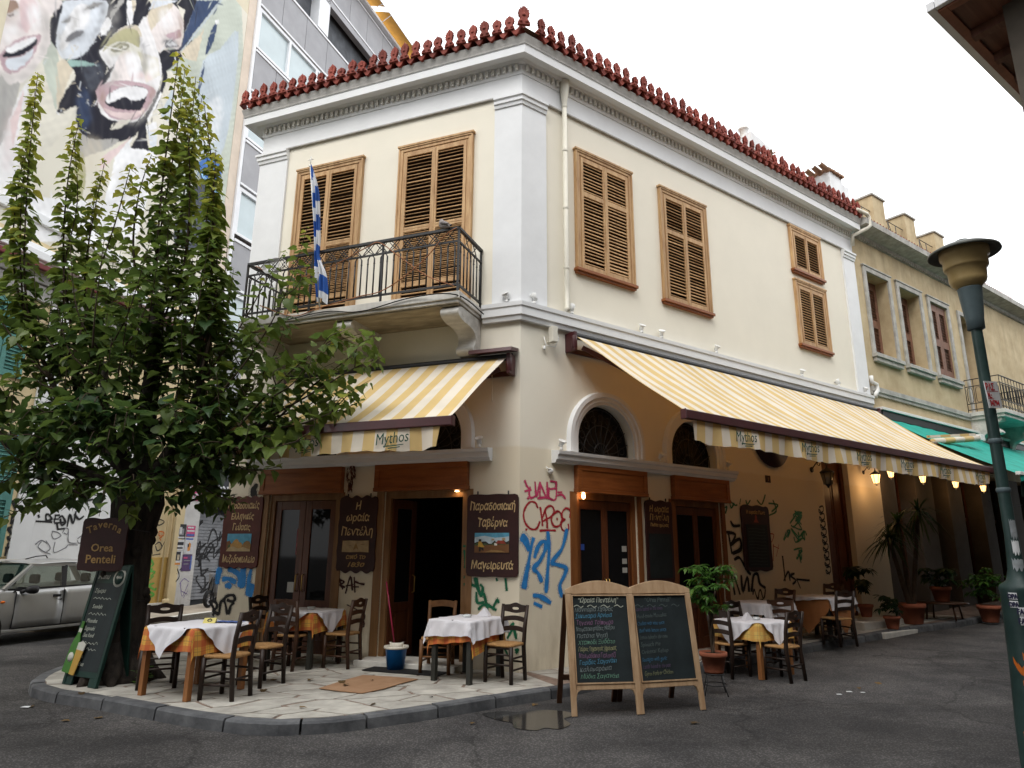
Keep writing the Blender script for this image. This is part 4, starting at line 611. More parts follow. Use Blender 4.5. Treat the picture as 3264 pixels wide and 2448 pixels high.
sign(FA,-5.42,-4.61,1.44,2.62,m_signred,'red-brown wooden sign with a painted dome picture, left of the double doors',[('Παραδοσιακές',.98,.155,{'fit':.67}),('Ελληνικές',.80,.15,{'fit':.48}),('Γεύσεις',.62,.15,{'fit':.38}),('Μεζεδοπωλείο',.09,.155,{'fit':.68})],(-.27,.24,.27,.56,dome),.014,4)
sign(FA,-3.07,-2.37,1.41,2.575,m_sign,'dark wavy-edged sign reading 1830, between the two tavern doorways',[('Η',.96,.17,{}),('ωραία',.78,.17,{'fit':.43}),('Πεντέλη',.56,.175,{'fit':.58}),('από το',.20,.10,{'fit':.36,'mat':m_gold2,'shear':.3}),('1830',.08,.10,{'fit':.31,'mat':m_gold2,'shear':.3})],(-.25,.24,.30,.48,flute),.02,3)
sign(FA,-.82,-.005,1.38,2.56,m_sign,'dark sign with a village painting, right of the open doorway at the corner',[('Παραδοσιακή',.95,.165,{'fit':.72}),('Ταβέρνα',.71,.17,{'fit':.47}),('Μαγειρευτά',.11,.165,{'fit':.66})],(-.27,.27,.34,.62,vill),.004,2)
sgn = sign(FB,2.58,3.24,1.25,2.60,m_sign,'brown menu sign with a dark slate panel, between the two side-street doors',[('Η ωραία',1.16,.14,{'fit':.48,'mat':m_gold2}),('Πεντέλη',1.02,.14,{'fit':.47,'mat':m_gold2}),('Πιάτα ημέρας',.92,.07,{'fit':.45,'mat':m_gold2})],None,.012,2)
MB().box(-.27,.27,-.036,-.03,.08,.80).obj('slate', m_slate, sgn, WM[sgn.name])
s = thing('menu_board', 'tall dark wall blackboard in brown frame, among black graffiti on the orange wall', 'blackboard', FB @ T(5.62,-.012,1.42))
M = WM[s.name]; bevel(MB().prism(wavy(.88,1.22,.08,.012,2), 0, .03, FACE).obj('board', m_sign, s, M), .006)
MB().box(-.33,.33,-.037,-.03,.07,.86).obj('slate', m_slate, s, M)
text('lettering','Η ωραία Πεντ',.09,m_gold2,s,M @ T(0,-.032,1.06),bold=.004)
flat('painting',[('red',[(-.08,0),(.08,0),(.03,.06),(.03,.12),(0,.15),(-.03,.12),(-.03,.06)])],s,M @ T(0,-.032,.9),P_)
m_chalk = pm('chalk_white', (.36,.38,.33), .9, .3, 60); m_faint = pm('faint_chalk', (.05,.06,.06), .9, .3, 60)
paint('chalk_line', [[(-.28,.78-.06*i),(-.1,.785-.06*i),(.1,.775-.06*i),(.26,.78-.06*i)] for i in range(12)], .012, m_faint, s, M @ T(0,-.038,0))
b = MB(); b.lathe([(.0,-.02),(.52,-.02),(.55,-.03),(.60,-.02),(.62,.03),(.0,.03)],36,M=T(6.35,-.03,4.05) @ RX(90)); o = b.obj('round_plaque', m_sign, None, FB); tag(o, 'round dark wooden plaque high on the wall under the long awning', 'plaque')
s = MB().box(6.09,6.25,-.016,-.002,3.12,3.26).obj('number_plate', m_sign, None, FB); tag(s, 'small dark house number plate on the orange wall under the awning', 'number plate'); text('lettering','1',.10,m_gold2,s,FB @ T(6.17,-.018,3.155),bold=.003)
# dried peppers hanging between the header boxes
b = MB(); r = random.Random(4)
for k in range(70):
    t = k/70; z = 3.10-.42*t; a = r.uniform(0,6.28); rr = .02+.045*math.sin(math.pi*min(1,t*1.3+.1)); x, y = -2.87+rr*math.cos(a), -.08+rr*.7*math.sin(a)
    b.tube([(x,y,z),(x+.012*math.cos(a),y+.01*math.sin(a),z-.03),(x+.02*math.cos(a),y+.012*math.sin(a),z-.065)], [.009,.008,.002], 4)
b.tube([(-2.87,-.02,3.2),(-2.87,-.07,3.12),(-2.87,-.08,2.75)],.005,4)
tag(b.obj('dried_pepper_string', pm('dried_pepper', (.10,.025,.012), .6, .4, 20), None, FA), 'string of dried red peppers hanging between the two door headers', 'pepper string')
# lamp under header, security camera
m_bulb = pm('warm_bulb', (1,.75,.4), .4, .0, emit=(1,.62,.28), estr=14)
def downlight(F, x, z, y=-.03):
    b = MB().lathe([(.06,.0),(.065,-.015),(.05,-.02)],12,(0,0,0)); o = b.obj('downlight', m_brass, None, F @ T(x,y,z)); 
    MB().lathe([(.0,-.030),(.03,-.022),(.042,-.012)],10).obj('bulb', m_bulb, o, F @ T(x,y,z)); return o
o = downlight(FA,-1.0,2.638); tag(o,'small lit downlight under the header of the open doorway','light')
b = MB(); b.tube([(0,0,.03),(0,0,.0)],.02,8); b.lathe([(.0,-.075),(.018,-.065),(.028,-.035),(.02,.0)],10); o = b.obj('lamp_bulb', m_bulb, None, FB @ T(1.2,-.05,2.615)); tag(o,'bare glowing bulb under the header of the first side-street door','light bulb')
b = MB(); b.box(-.05,.05,-.16,-.04,.0,.26); b.tube([(0,-.04,.05),(0,.03,.03)],.02,6); o = bevel(b.obj('junction_box', m_plastic, None, FB @ T(.55,-.03,4.95)),.01); tag(o,'small cream box on the wall at the upper end of the long awning','box')
b = MB(); b.lathe([(.0,0),(.045,.0),(.05,.02),(.03,.06),(.0,.06)],10,M=RX(90)); b.tube([(-.02,-.06,.02),(-.06,-.03,.03),(-.07,.0,.06)],.01,5); tag(b.obj('floodlight', m_spot, None, FB @ T(.55,-.02,2.93)),'small white wall light left of the first side-street door','light')
b = MB(); b.tube([(.62,-.12,5.15),(.64,-.16,5.02),(.58,-.14,4.88),(.46,-.06,4.9),(.44,-.03,5.05)],.008,5); b.lathe([(.02,0),(.03,.05),(.0,.06)],8,(.44,-.04,4.84)); tag(b.obj('wire_bundle', m_spot, None, FB),'loose white cable hanging beside the awning mount','cable')
# ------------------------------------------------------------------ striped awnings
def stripe_mat(name, ph, per):
    m = bpy.data.materials.new(name); m.use_nodes = True; t = m.node_tree; N, Lk = t.nodes, t.links; b = N['Principled BSDF']; b.inputs['Roughness'].default_value = .85; b.inputs['Specular IOR Level'].default_value = .15
    tc = N.new('ShaderNodeTexCoord'); sx = N.new('ShaderNodeSeparateXYZ'); Lk.new(tc.outputs['Object'], sx.inputs[0])
    a = N.new('ShaderNodeMath'); a.operation = 'ADD'; a.inputs[1].default_value = ph+100*per; Lk.new(sx.outputs[0], a.inputs[0])
    d = N.new('ShaderNodeMath'); d.operation = 'DIVIDE'; d.inputs[1].default_value = per; Lk.new(a.outputs[0], d.inputs[0])
    f = N.new('ShaderNodeMath'); f.operation = 'FRACT'; Lk.new(d.outputs[0], f.inputs[0])
    g = N.new('ShaderNodeMath'); g.operation = 'GREATER_THAN'; g.inputs[1].default_value = .5; Lk.new(f.outputs[0], g.inputs[0])
    n = N.new('ShaderNodeTexNoise'); n.inputs['Scale'].default_value = 2.2; n.inputs['Detail'].default_value = 8; Lk.new(tc.outputs['Object'], n.inputs[0])
    mr = N.new('ShaderNodeMapRange'); mr.inputs[1].default_value = .4; mr.inputs[2].default_value = .75; mr.inputs[3].default_value = 1.0; mr.inputs[4].default_value = .86; Lk.new(n.outputs[0], mr.inputs[0])
    mx = N.new('ShaderNodeMix'); mx.data_type = 'RGBA'; mx.inputs[6].default_value = (.75,.69,.585,1); mx.inputs[7].default_value = (.68,.50,.225,1); Lk.new(g.outputs[0], mx.inputs[0])
    hv = N.new('ShaderNodeHueSaturation'); Lk.new(mx.outputs[2], hv.inputs['Color']); Lk.new(mr.outputs[0], hv.inputs['Value']); Lk.new(hv.outputs[0], b.inputs['Base Color'])
    sq = N.new('ShaderNodeMix'); sq.data_type = 'RGBA'; sq.blend_type = 'MULTIPLY'; sq.inputs[0].default_value = 1; sq.inputs[7].default_value = (.95,.50,.17,1); Lk.new(hv.outputs[0], sq.inputs[6])   # light through the dyed cloth is filtered twice
    tr = N.new('ShaderNodeBsdfTranslucent'); Lk.new(sq.outputs[2], tr.inputs[0]); ms = N.new('ShaderNodeMixShader'); ms.inputs[0].default_value = .19
    Lk.new(b.outputs[0], ms.inputs[1]); Lk.new(tr.outputs[0], ms.inputs[2]); Lk.new(ms.outputs[0], N['Material Output'].inputs[0]); return m
m_logo = pm('dark_green_print', (.012,.055,.035), .7, .2)
def awning(F, label, xt0, xt1, zt, xb0, xb1, ob, zb, per, ph, logos, drop=.30, seed=1, sag=.05, wr=.0):
    aw = thing('striped_awning', label, 'awning', F @ T(xt0, -.12, zt)); sm = stripe_mat('striped_canvas', ph, per); r = random.Random(seed)
    nx, ny = 72, 12; v = []
    for j in range(ny+1):
        t = j/ny
        for i in range(nx+1):
            u = i/nx; x0, x1 = xt0+(xb0-xt0)*t, xt1+(xb1-xt1)*t; x = x0+(x1-x0)*u
            z = zt+(zb-zt)*t - sag*math.sin(math.pi*t)*(.6+.4*math.sin(u*9+seed)) + math.sin(math.pi*min(1,t*1.15))*(wr*math.sin(x*5.1+t*2.5+math.sin(x*1.3)*2)+wr*.45*math.sin(x*13.7-t*4)+ .03*math.sin(x*.62+seed))
            v.append((x, -(.12+(ob-.12)*t), z))
    f = [(j*(nx+1)+i, (j+1)*(nx+1)+i, (j+1)*(nx+1)+i+1, j*(nx+1)+i+1) for j in range(ny) for i in range(nx)]
    b = MB(); b.add(v, f, True); b.obj('canopy', sm, aw, F)
    b = MB(); b.box(xb0-.06,xb1+.06,-ob-.06,-ob+.02,zb-.11,zb+.012); b.box(xb0-.065,xb0-.045,-ob-.068,-ob+.028,zb-.118,zb+.018); b.box(xb1+.045,xb1+.065,-ob-.068,-ob+.028,zb-.118,zb+.018); bevel(b.obj('front_bar', m_maroon, aw, F), .012)
    nx = 90; v = []
    for j in range(5):
        t = j/4
        for i in range(nx+1):
            x = xb0+.12+(xb1-xb0-.24)*i/nx; e = min(1, (x-xb0-.12)/.35, (xb1-.12-x)/.35); wv = .03*math.sin(x*4.3+seed+math.sin(x*1.7))+.018*math.sin(x*11.1)+.01*math.sin(x*23)
            v.append((x+ (1-e)*.05*t*(1 if x < (xb0+xb1)/2 else -1), -ob-.02-wv*t, zb-.10-(drop+.018*math.sin(x*2.3+seed)+.008*math.sin(x*19)-.05*(1-e))*t))
    b = MB(); b.add(v, [(j*(nx+1)+i, (j+1)*(nx+1)+i, (j+1)*(nx+1)+i+1, j*(nx+1)+i+1) for j in range(4) for i in range(nx)], True)
    va = b.obj('valance', sm, aw, F)
    for x in logos:
        text('lettering','Mythos',.21,m_logo,va,F @ T(x,-ob-.062,zb-.30) @ RY(-4),bold=0,shear=.18,sx=.78,ext=.001)
        paint('lettering_underline',[[(-.12,-.035),(.05,-.03),(.17,-.02)],[(-.05,-.065),(.12,-.05)]],.014,m_logo,va,F @ T(x,-ob-.062,zb-.30))
    b = MB(); b.lathe([(.055,0),(.055,xt1-xt0+.16)],12,M=T(xt0-.08,-.14,zt-.02) @ RY(90)); b.obj('roller', m_iron, aw, F)
    b = MB()
    for xa in (xt0-.1, xt1+.02): b.box(xa,xa+.06,-.24,-.001,zt-.30,zt+.02); b.tube([(xa+.03,-.2,zt-.26),(xa+.03,-.2,zt-.05)],.05,8)
    b.box(xt0-.06,xt1+.06,-.08,-.03,zt-.30,zt-.22); bevel(b.obj('wall_mount', m_maroon, aw, F), .01)
    for xa, sgn_, xe in ((xt0+.1,1,xb0+.25),(xt1-.1,-1,xb1-.25)):
        b = MB(); el = (xa+sgn_*1.15, -(ob*.52), zt-.26+(zb-zt)*.5)
        b.bar((xa,-.2,zt-.22),el,.05,.07); b.bar((el[0],el[1],el[2]-.01),(xe,-ob+.03,zb-.05),.045,.06); b.lathe([(.05,-.05),(.05,.05)],8,el); b.obj('folding_arm', m_maroon, aw, F)
    return aw
aA = awning(FA,'yellow and cream striped awning over the two corner doorways',-4.15,-.16,4.64,-4.05,-.24,1.9,3.36,.335,-.045,[-3.72,-2.38,-1.02],seed=2,sag=.07,wr=.010)
MB().prism([(-.02,.12),(-.34,.06),(-.36,.0),(-.33,.0),(-.02,.07)],-.72,-.02,Matrix(((0,0,1,0),(1,0,0,0),(0,1,0,4.66),(0,0,0,1)))).obj('hood', m_maroon, aA, FA)
b = MB(); b.tube([(-.4,-.16,4.5),(-.4,-.15,3.98),(-.39,-.15,3.93)],.008,5); b.obj('crank_rod', m_plastic, aA, FA)
aB = awning(FB,'long yellow and cream striped awning over the side-street terrace',1.0,10.62,5.17,1.0,10.78,2.3,3.55,.335,-.03,[2.2,3.8,5.4,6.9,8.42,10.03],seed=5,sag=.10,wr=.022)
m_green = pm('green_canvas', (.005,.27,.21), .8, .2, 2.5)
# ------------------------------------------------------------------ flag, bird, cables on the balcony
fl = thing('flag', 'blue and white striped flag hanging furled from a pole on the balcony', 'flag', FA @ T(-3.12,-.90,5.54))
m_fblue = pm('flag_blue', (.02,.085,.34), .8, .2); m_fwhite = pm('flag_white', (.66,.68,.72), .8, .15)
def Fp(t): return Vector((-3.10-.42*t, -.91-.02*t, 5.50+2.66*t))
MB().tube([Fp(0),Fp(1)],.013,8).obj('pole', m_spot, fl, FA)
e = Fp(1); b = MB(); b.tube([e,e+Vector((0,0,.17))],.008,5); b.tube([e+Vector((-.05,0,.11)),e+Vector((.05,0,.11))],.008,5); b.lathe([(.02,-.03),(.028,0),(.0,.02)],8,e); b.obj('cross_finial', m_spot, fl, FA)
v = []; NU, NV = 26, 60
for j in range(NV+1):
    t = j/NV; w = .04+.14*min(1,(t*2.2))*(1-.55*math.exp(-((t-.68)/.07)**2)) + .05*math.sin(t*9)
    for i in range(NU+1):
        u = i/NU; p = Fp(.985-.93*t); fold = .045*math.sin(u*15+t*6)*min(1,t*4)
        v.append((p.x+.012+w*u*.95+.03*t*math.sin(t*5), p.y-.02+fold-.03*u, p.z-.06*u*t-.04*math.sin(u*6+2*t)))
b = MB(); b.add(v, [], True)
for j in range(NV):
    for i in range(NU):
        b.f.append((j*(NU+1)+i,(j+1)*(NU+1)+i,(j+1)*(NU+1)+i+1,j*(NU+1)+i+1)); b.sm.append(True)
        u, t = (i+.5)/NU, (j+.5)/NV; k = t*9.3+u*.4; b.mi.append(int(k) % 2)
b.obj('cloth', (m_fblue, m_fwhite), fl, FA)
pg = thing('pigeon', 'grey-brown pigeon perched on the balcony handrail', 'bird', FA @ T(-.93,-.88,6.535) @ RZ(150) @ SC(1.05,1.05,1.05))
m_feath = pm('grey_feather', (.24,.21,.20), .8, .35, 25); M = WM[pg.name]
b = MB(); prof = [(-.15,-.02,.006),(-.11,.0,.022),(-.06,.03,.05),(-.01,.055,.066),(.04,.085,.066),(.07,.12,.05),(.08,.15,.036),(.092,.172,.033),(.105,.178,.024),(.118,.176,.008)]
b.tube([(x,0,z) for x, z, _ in prof], [r for _, _, r in prof], 10); b.obj('body', m_feath, pg, M)
b = MB(); b.tube([(.125,0,.176),(.15,0,.168)],[.007,.001],6); b.obj('beak', m_iron, pg, M)
for s in (-1,1):
    b = MB(); b.tube([(.05,s*.045,.09),(-.02,s*.055,.075),(-.1,s*.035,.04),(-.16,s*.02,.018)],[.012,.03,.02,.004],6); b.obj('wing', pm('wing_feather', (.17,.15,.15), .8, .3, 25), pg, M)
    b = MB(); b.tube([(.01,s*.02,.04),(.012,s*.02,.0)],.005,5); b.tube([(.012,s*.02,.002),(.035,s*.025,.002)],.004,4); b.obj('leg', P_['red'], pg, M)
m_cable = pm('orange_cable', (.30,.12,.05), .6, .2)
b = MB()
b.tube(catmull([(-4.5,-.9,6.45),(-3.9,-.93,6.15),(-3.2,-.92,6.12),(-2.3,-.93,6.42),(-2.05,-.93,6.47),(-1.7,-.93,6.2),(-1.2,-.92,5.8),(-.72,-.92,5.56)],6),.009,5)
b.tube(catmull([(-4.3,-.93,5.7),(-3.6,-.95,5.42),(-3.1,-.94,5.5),(-2.4,-.93,5.6),(-1.9,-.93,5.66),(-1.3,-.93,6.0),(-.9,-.92,6.4),(-.70,-.92,6.5)],6),.009,5)
tag(b.obj('orange_cable', m_cable, None, FA), 'orange cable strung criss-cross along the balcony railing', 'cable')
b = MB(); b.tube(catmull([(-4.0,-.96,5.33),(-3.0,-.95,5.42),(-2.3,-.95,5.34),(-1.4,-.96,5.45),(-.66,-.95,5.40),(-.5,-.3,5.30)],6),.010,5); tag(b.obj('black_cable', m_black, None, FA),'black cable slung along the front edge of the balcony slab','cable')
b = MB()
for k in range(6): b.tube([(-4.15+.22*math.cos(a*.5)*(.5+.12*k)+.02*k,-.92-.01*k,6.36+.13*math.sin(a*.5)*(.6+.1*k)) for a in range(14)],.005,4)
tag(b.obj('coiled_wire', m_chrome, None, FA),'thin grey wire coiled over the left part of the balcony handrail','wire')
# ================================================================== ochre neighbour along the side street
m_ochre = pm('ochre_render', (.43,.335,.20), .92, .16, 1.6, .2, 40, col2=(.57,.47,.30)); stain(m_ochre, (.20,.15,.09), 10.6, 5.6, 2.2, .75)
m_greytrim = pm('grey_trim', (.40,.39,.36), .9, .22, 4, .2, 40); stain(m_greytrim, (.16,.14,.12), 10, 6.2, 5, .6, stretch=(1,1,1))
m_mauve = pm('mauve_shutter', (.20,.10,.065), .65, .2, 5, rnd=.1)
och = thing('ochre_building', 'ochre two-storey house with grey window trims beside the cream taverna', 'building', FB @ T(10.72,0,0))
wall('wall', FB, 10.72, 24, 4.3, 10.0, [(11.28,12.45,6.72,9.0),(13.06,14.28,6.72,9.0),(14.93,16.05,6.72,9.0),(16.95,18.0,5.9,9.0)], m_ochre, och, .36)
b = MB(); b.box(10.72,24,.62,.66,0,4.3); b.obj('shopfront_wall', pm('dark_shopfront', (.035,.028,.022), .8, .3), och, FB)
b = MB(); b.box(10.72,24,.0,.7,4.0,4.3)
b.obj('lintel', m_ochre, och, FB)
m_pier = pm('shade_dark_pier', (.10,.085,.072), .9, .15, 2, .1, 40); stain(m_pier, (.10,.08,.06), .2, 2.5, 3, .7)  # shade of the awning passage is put into the piers' dark base colour
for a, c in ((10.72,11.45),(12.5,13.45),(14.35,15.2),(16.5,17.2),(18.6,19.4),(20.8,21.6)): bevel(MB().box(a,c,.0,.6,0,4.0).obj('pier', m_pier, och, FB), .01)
for a, c in ((11.45,12.5),(13.45,14.35),(15.2,16.5),(17.2,18.6)):
    b = MB(); xm = (a+c)/2
    for x in (a,xm-.04,c-.08): b.box(x,x+.08,.42,.5,.3,3.9)
    b.box(a,c,.42,.5,2.7,2.8); b.box(a,c,.42,.5,.3,.9); b.obj('door', m_door, och, FB)
    MB().box(a+.08,c-.08,.45,.46,.9,3.9).obj('pane', m_glass, och, FB)
def bx(name, F, mat, par, *boxes, bev=.006):
    b = MB()
    for q in boxes: b.box(*q)
    o = b.obj(name, mat, par, F); 
    return bevel(o, bev) if bev else o
bx('belt', FB, m_greytrim, och, (10.8,16.5,-.08,-.001,5.68,5.81), (10.8,16.5,-.05,-.001,5.60,5.68))
def shutleaf(F, parent, x0, x1, z0, z1, y, mat, gaps=((.12,.42),(.52,.9))):
    b = MB(); H = z1-z0; s = (x1-x0)*.2
    b.box(x0,x0+s,y-.02,y+.02,z0,z1); b.box(x1-s,x1,y-.02,y+.02,z0,z1); last = z0
    for g0, g1 in gaps: b.box(x0+s,x1-s,y-.02,y+.02,last,z0+H*g0); last = z0+H*g1
    b.box(x0+s,x1-s,y-.02,y+.02,last,z1); b.box(x0+s*.6,x1-s*.6,y+.021,y+.03,z0+.02,z1-.02)
    o = b.obj('shutter', mat, parent, F); sm_ = MB().box(x0+s,x1-s,-.018,.018,-.006,.006,RX(35)).mesh('slat', mat)
    for g0, g1 in gaps:
        n = int(H*(g1-g0)/.085)
        for i in range(n): put('slat', sm_, o, F @ T(0,y,z0+H*(g0+(g1-g0)*(i+.5)/n)))
    return o
for a, c, flush in ((11.28,12.45,0),(13.06,14.28,0),(14.93,16.05,1)):
    fr = bx('window_frame', FB, m_greytrim, och, (a-.15,a,-.05,0,6.72,9.13), (c,c+.15,-.05,0,6.72,9.13), (a,c,-.05,0,9.0,9.13), (a-.18,c+.18,-.07,-.001,9.13,9.17))
    bx('sill', FB, m_greytrim, fr, (a-.17,c+.17,-.14,0,6.62,6.72), (a-.13,c+.13,-.10,-.001,6.51,6.62))
    y = .05 if flush else .33
    m = (a+c)/2
    shutleaf(FB, och, a+.01, m-.005, 6.73, 8.99, y, m_mauve); shutleaf(FB, och, m+.005, c-.01, 6.73, 8.99, y, m_mauve)
fr = bx('window_frame', FB, m_greytrim, och, (16.8,16.95,-.05,0,5.9,9.13), (18.0,18.15,-.05,0,5.9,9.13), (16.95,18.0,-.05,0,9.0,9.13))
shutleaf(FB, och, 16.97, 17.98, 5.95, 8.98, .33, m_mauve)
b = MB(); b.sweep([PB(10.72,0),PB(24,0)], [(.001,9.86),(.06,9.9),(.08,9.99),(.30,10.02),(.46,10.05),(.47,10.20),(.40,10.22),(.001,10.22)], True); b.obj('cornice', m_greytrim, och)
b = MB(); 
for i in range(110): b.box(10.85+i*.115,10.91+i*.115,-.075,-.002,9.865,9.965)
tag(b.obj('dentil', m_greytrim, och, FB), kind='stuff')
tm2 = MB(); tm2.lathe([(.075,0),(.06,.4)],8,a0=0,a1=180,M=RX(-90) @ RZ(0)); tm2 = tm2.mesh('eave_tile', m_terra)
for i in range(60): put('eave_tile', tm2, och, FB @ T(10.95+i*.16,-.46,10.25) @ RX(-8))
bx('roof', FB, m_oldtile, och, (10.75,24,-.3,9,10.22,10.3), bev=0)
m_rail2 = pm('roof_rail', (.06,.055,.05), .6, .2)
for x0, x1 in ((12.25,12.92),(14.15,14.78),(16.08,16.72),(18.0,18.65)):
    bx('chimney', FB, m_ochre, och, (x0,x1,.0,1.5,10.2,11.56)); bx('chimney_cap', FB, m_greytrim, och, (x0-.04,x1+.04,-.04,1.54,11.56,11.62))
    b = MB(); y = .1
    for z in (10.75,11.1): b.tube([(x0-.9,y,z),(x0,y,z)],.012,5)
    for x in (x0-.9,x0-.45): b.tube([(x,y,10.2),(x,y,11.1)],.012,5)
    b.tube([(x0-.9,y,11.1),(x0-.45,y,10.3)],.01,5); b.obj('roof_railing', m_rail2, och, FB)
# its small balcony on carved brackets
bx('balcony_slab', FB, m_marble, och, (16.5,19.3,-.95,0,5.72,5.84), (16.55,19.25,-.90,-.001,5.62,5.72))
br = [(0,-.75),(-.1,-.75),(-.2,-.6),(-.28,-.4),(-.5,-.3),(-.62,-.38),(-.74,-.34),(-.66,-.22),(-.55,-.15),(-.6,-.05),(-.75,-.02),(-.8,.05),(-.7,.1),(0,.1)]
for x in (16.75,19.0): o = MB().prism(catmull(br,3,True),-.14,.14).obj('balcony_bracket', m_marble, och, FB @ T(x,0,5.52) @ Matrix(((0,0,1,0),(1,0,0,0),(0,1,0,0),(0,0,0,1)))); bevel(o,.02)
b = MB(); rr = [(16.55,-.01),(16.55,-.9),(19.25,-.9),(19.25,-.01)]
for z in (5.92,6.1,6.62,6.83):
    for p, q in zip(rr,rr[1:]): b.bar((*p,z),(*q,z),.025 if z < 6.8 else .04,.02)
for p, q in zip(rr,rr[1:]):
    L = (Vector(q)-Vector(p)).length; n = max(3,int(L/.22))
    for i in range(n):
        c = Vector(p)+(Vector(q)-Vector(p))*((i+.5)/n); d = (Vector(q)-Vector(p)).normalized()*.07
        b.tube([(*(c+d*k),z) for k, z in ((-1,6.2),(-1,6.5),(-.6,6.58),(.6,6.58),(1,6.5),(1,6.2),(.6,6.13),(-.6,6.13),(-1,6.2))],.009,4)
    for i in range(n+1):
        c = Vector(p)+(Vector(q)-Vector(p))*(i/n); b.tube([(*c,5.84),(*c,6.83)],.009,4)
b.obj('balcony_railing', m_iron, och, FB)
# green awning
ga = thing('green_awning', 'plain green canvas awning over the neighbouring ochre house', 'awning', FB @ T(10.9,-.12,5.2))
b = MB(); nx, ny = 40, 8
b.add([(10.95+9.5*i/nx, -.14-2.6*j/ny, 5.0-1.6*j/ny-.06*math.sin(math.pi*j/ny)+.012*math.sin(i*1.9)) for j in range(ny+1) for i in range(nx+1)], [(j*(nx+1)+i,(j+1)*(nx+1)+i,(j+1)*(nx+1)+i+1,j*(nx+1)+i+1) for j in range(ny) for i in range(nx)], True); b.obj('canopy', m_green, ga, FB)
b = MB(); b.add([(10.95+9.5*i/80, -2.76-.02*math.sin(i*.9), z) for z in (3.40,3.12) for i in range(81)], [(i,81+i,82+i,i+1) for i in range(80)], True); b.obj('valance', m_green, ga, FB)
bx('front_bar', FB, m_spot, ga, (10.9,20.5,-2.79,-2.70,3.38,3.45)); bx('cassette', FB, m_spot, ga, (10.9,20.5,-.2,-.001,5.20,5.27)); bx('roller', FB, m_iron, ga, (10.95,20.4,-.16,-.02,5.0,5.19))
b = MB(); b.tube([(10.9,-1.2,4.27),(13.56,-1.2,4.62)],.075,10); b.bar((10.8,-1.15,4.38),(13.5,-1.15,4.72),.04,.06); 
ra = thing('rolled_awning','rolled yellow awning tube lying across the green canvas','awning',FB @ T(10.9,-1.2,4.27)); b.obj('roll', stripe_mat('rolled_canvas',.1,1.1), ra, FB)
bx('end_bracket', FB, m_spot, ra, (13.5,13.75,-1.28,-1.1,4.56,4.72))
# ================================================================== white roof structures behind
m_lime = pm('limewash', (.66,.67,.68), .9, .08, 2, .1, 30); stain(m_lime, (.3,.28,.25), 14.4, 12, 4, .5)
wc = thing('white_roof_chimney', 'white roof stack capped with old clay tiles above the eaves', 'chimney', FB @ T(14,2,10.2))
bx('stack', FB, m_lime, wc, (14.04,14.80,2,4.2,10.2,13.98)); bx('stack_back', FB, m_lime, wc, (14.83,15.42,2.1,4.0,10.2,13.85))
tp = MB().lathe([(.10,0),(.085,.5)],8,a0=0,a1=180,M=RX(-90)); tp = tp.mesh('roof_tile', m_oldtile)
for i in range(9): put('roof_tile', tp, wc, FB @ T(13.98,2.02+.24*i,13.98-.0*i) @ RZ(90) @ RX(10))
for i in range(4): put('roof_tile', tp, wc, FB @ T(14.1+.2*i,1.92,14.04-.02*i) @ RX(12))
bx('tile_bed', FB, m_oldtile, wc, (13.95,14.9,1.95,4.3,13.98,14.06)); 
b = MB(); b.lathe([(.13,0),(.11,.5)],8,a0=0,a1=180,M=T(14.45,1.95,14.1) @ RX(-90)); b.lathe([(.13,0),(.11,.5)],8,a0=0,a1=180,M=T(14.45,2.45,14.1) @ RX(-90)); b.obj('ridge_tile', m_oldtile, wc, FB)
rm = thing('roof_dormer', 'small white dormer with pale louvres showing above the red eave ornaments', 'dormer', FB @ T(10,2,10.2))
b = MB(); b.prism([(9.75,13.2),(10.75,12.95),(10.85,13.5),(9.8,13.72)],2,3.5,Matrix(((1,0,0,0),(0,0,1,0),(0,1,0,0),(0,0,0,1)))); b.box(9.9,11.0,2.1,3.4,10.3,13.0); b.obj('wall', m_lime, rm, FB)
b = MB(); b.prism([(10.9,13.35),(13.1,12.2),(13.1,10.3),(10.9,10.3)],2.05,3.2,Matrix(((1,0,0,0),(0,0,1,0),(0,1,0,0),(0,0,0,1)))); b.obj('side_wall', m_lime, rm, FB)
b = MB(); b.lathe([(.12,0),(.12,.28),(.16,.3),(.16,.36),(.0,.4)],12,(9.9,2.3,13.65)); b.obj('vent_pipe', m_spot, rm, FB)
for i in range(4): bx('louvre', FB, m_spot, rm, (10.35,10.85,1.96,2.04,12.6+.17*i,12.7+.17*i))
for i in range(3): put('roof_tile', tp, rm, FB @ T(10.75,1.9,13.4-.1*i) @ RX(10))
# ================================================================== grey panel building with mural wall
m_panel = pm('grey_panel', (.33,.33,.345), .7, .07, 1.5, .05, 80, rnd=.05); m_alu = pm('white_aluminium', (.74,.75,.77), .45, .05, rnd=.03)
m_bglass = pm('bright_pane', (.46,.54,.56), .12, .08, .8, spec=.7); m_dglass = pm('recessed_loggia', (.075,.08,.09), .6, .3)
m_beige = pm('beige_edge', (.62,.53,.44), .9, .08, 2)
gb = thing('office_building', 'tall modern block with grey balcony panels and white window frames', 'building', FG)
b = MB(); b.box(0,26,.45,9,0,27.4); b.obj('core', m_dglass, gb, FG)
bx('corner_strip', FG, m_alu, gb, (-.02,.10,-.02,.3,3.7,27.6)); 
def row_panels(z0, z1, st, n, w=1.44):
    for i in range(n):
        a = st+w*i; bx('panel', FG, m_panel, gb, (max(.1,a)+.012,a+w-.012,-.03,.06,z0,z1), bev=.004)
    bx('ledge', FG, m_alu, gb, (.1,26,-.07,.1,z1,z1+.10)); bx('ledge_shadow_gap', FG, m_dark, gb, (.1,26,-.02,.1,z1+.10,z1+.17)); bx('ledge', FG, m_alu, gb, (.1,26,-.05,.1,z0-.09,z0))
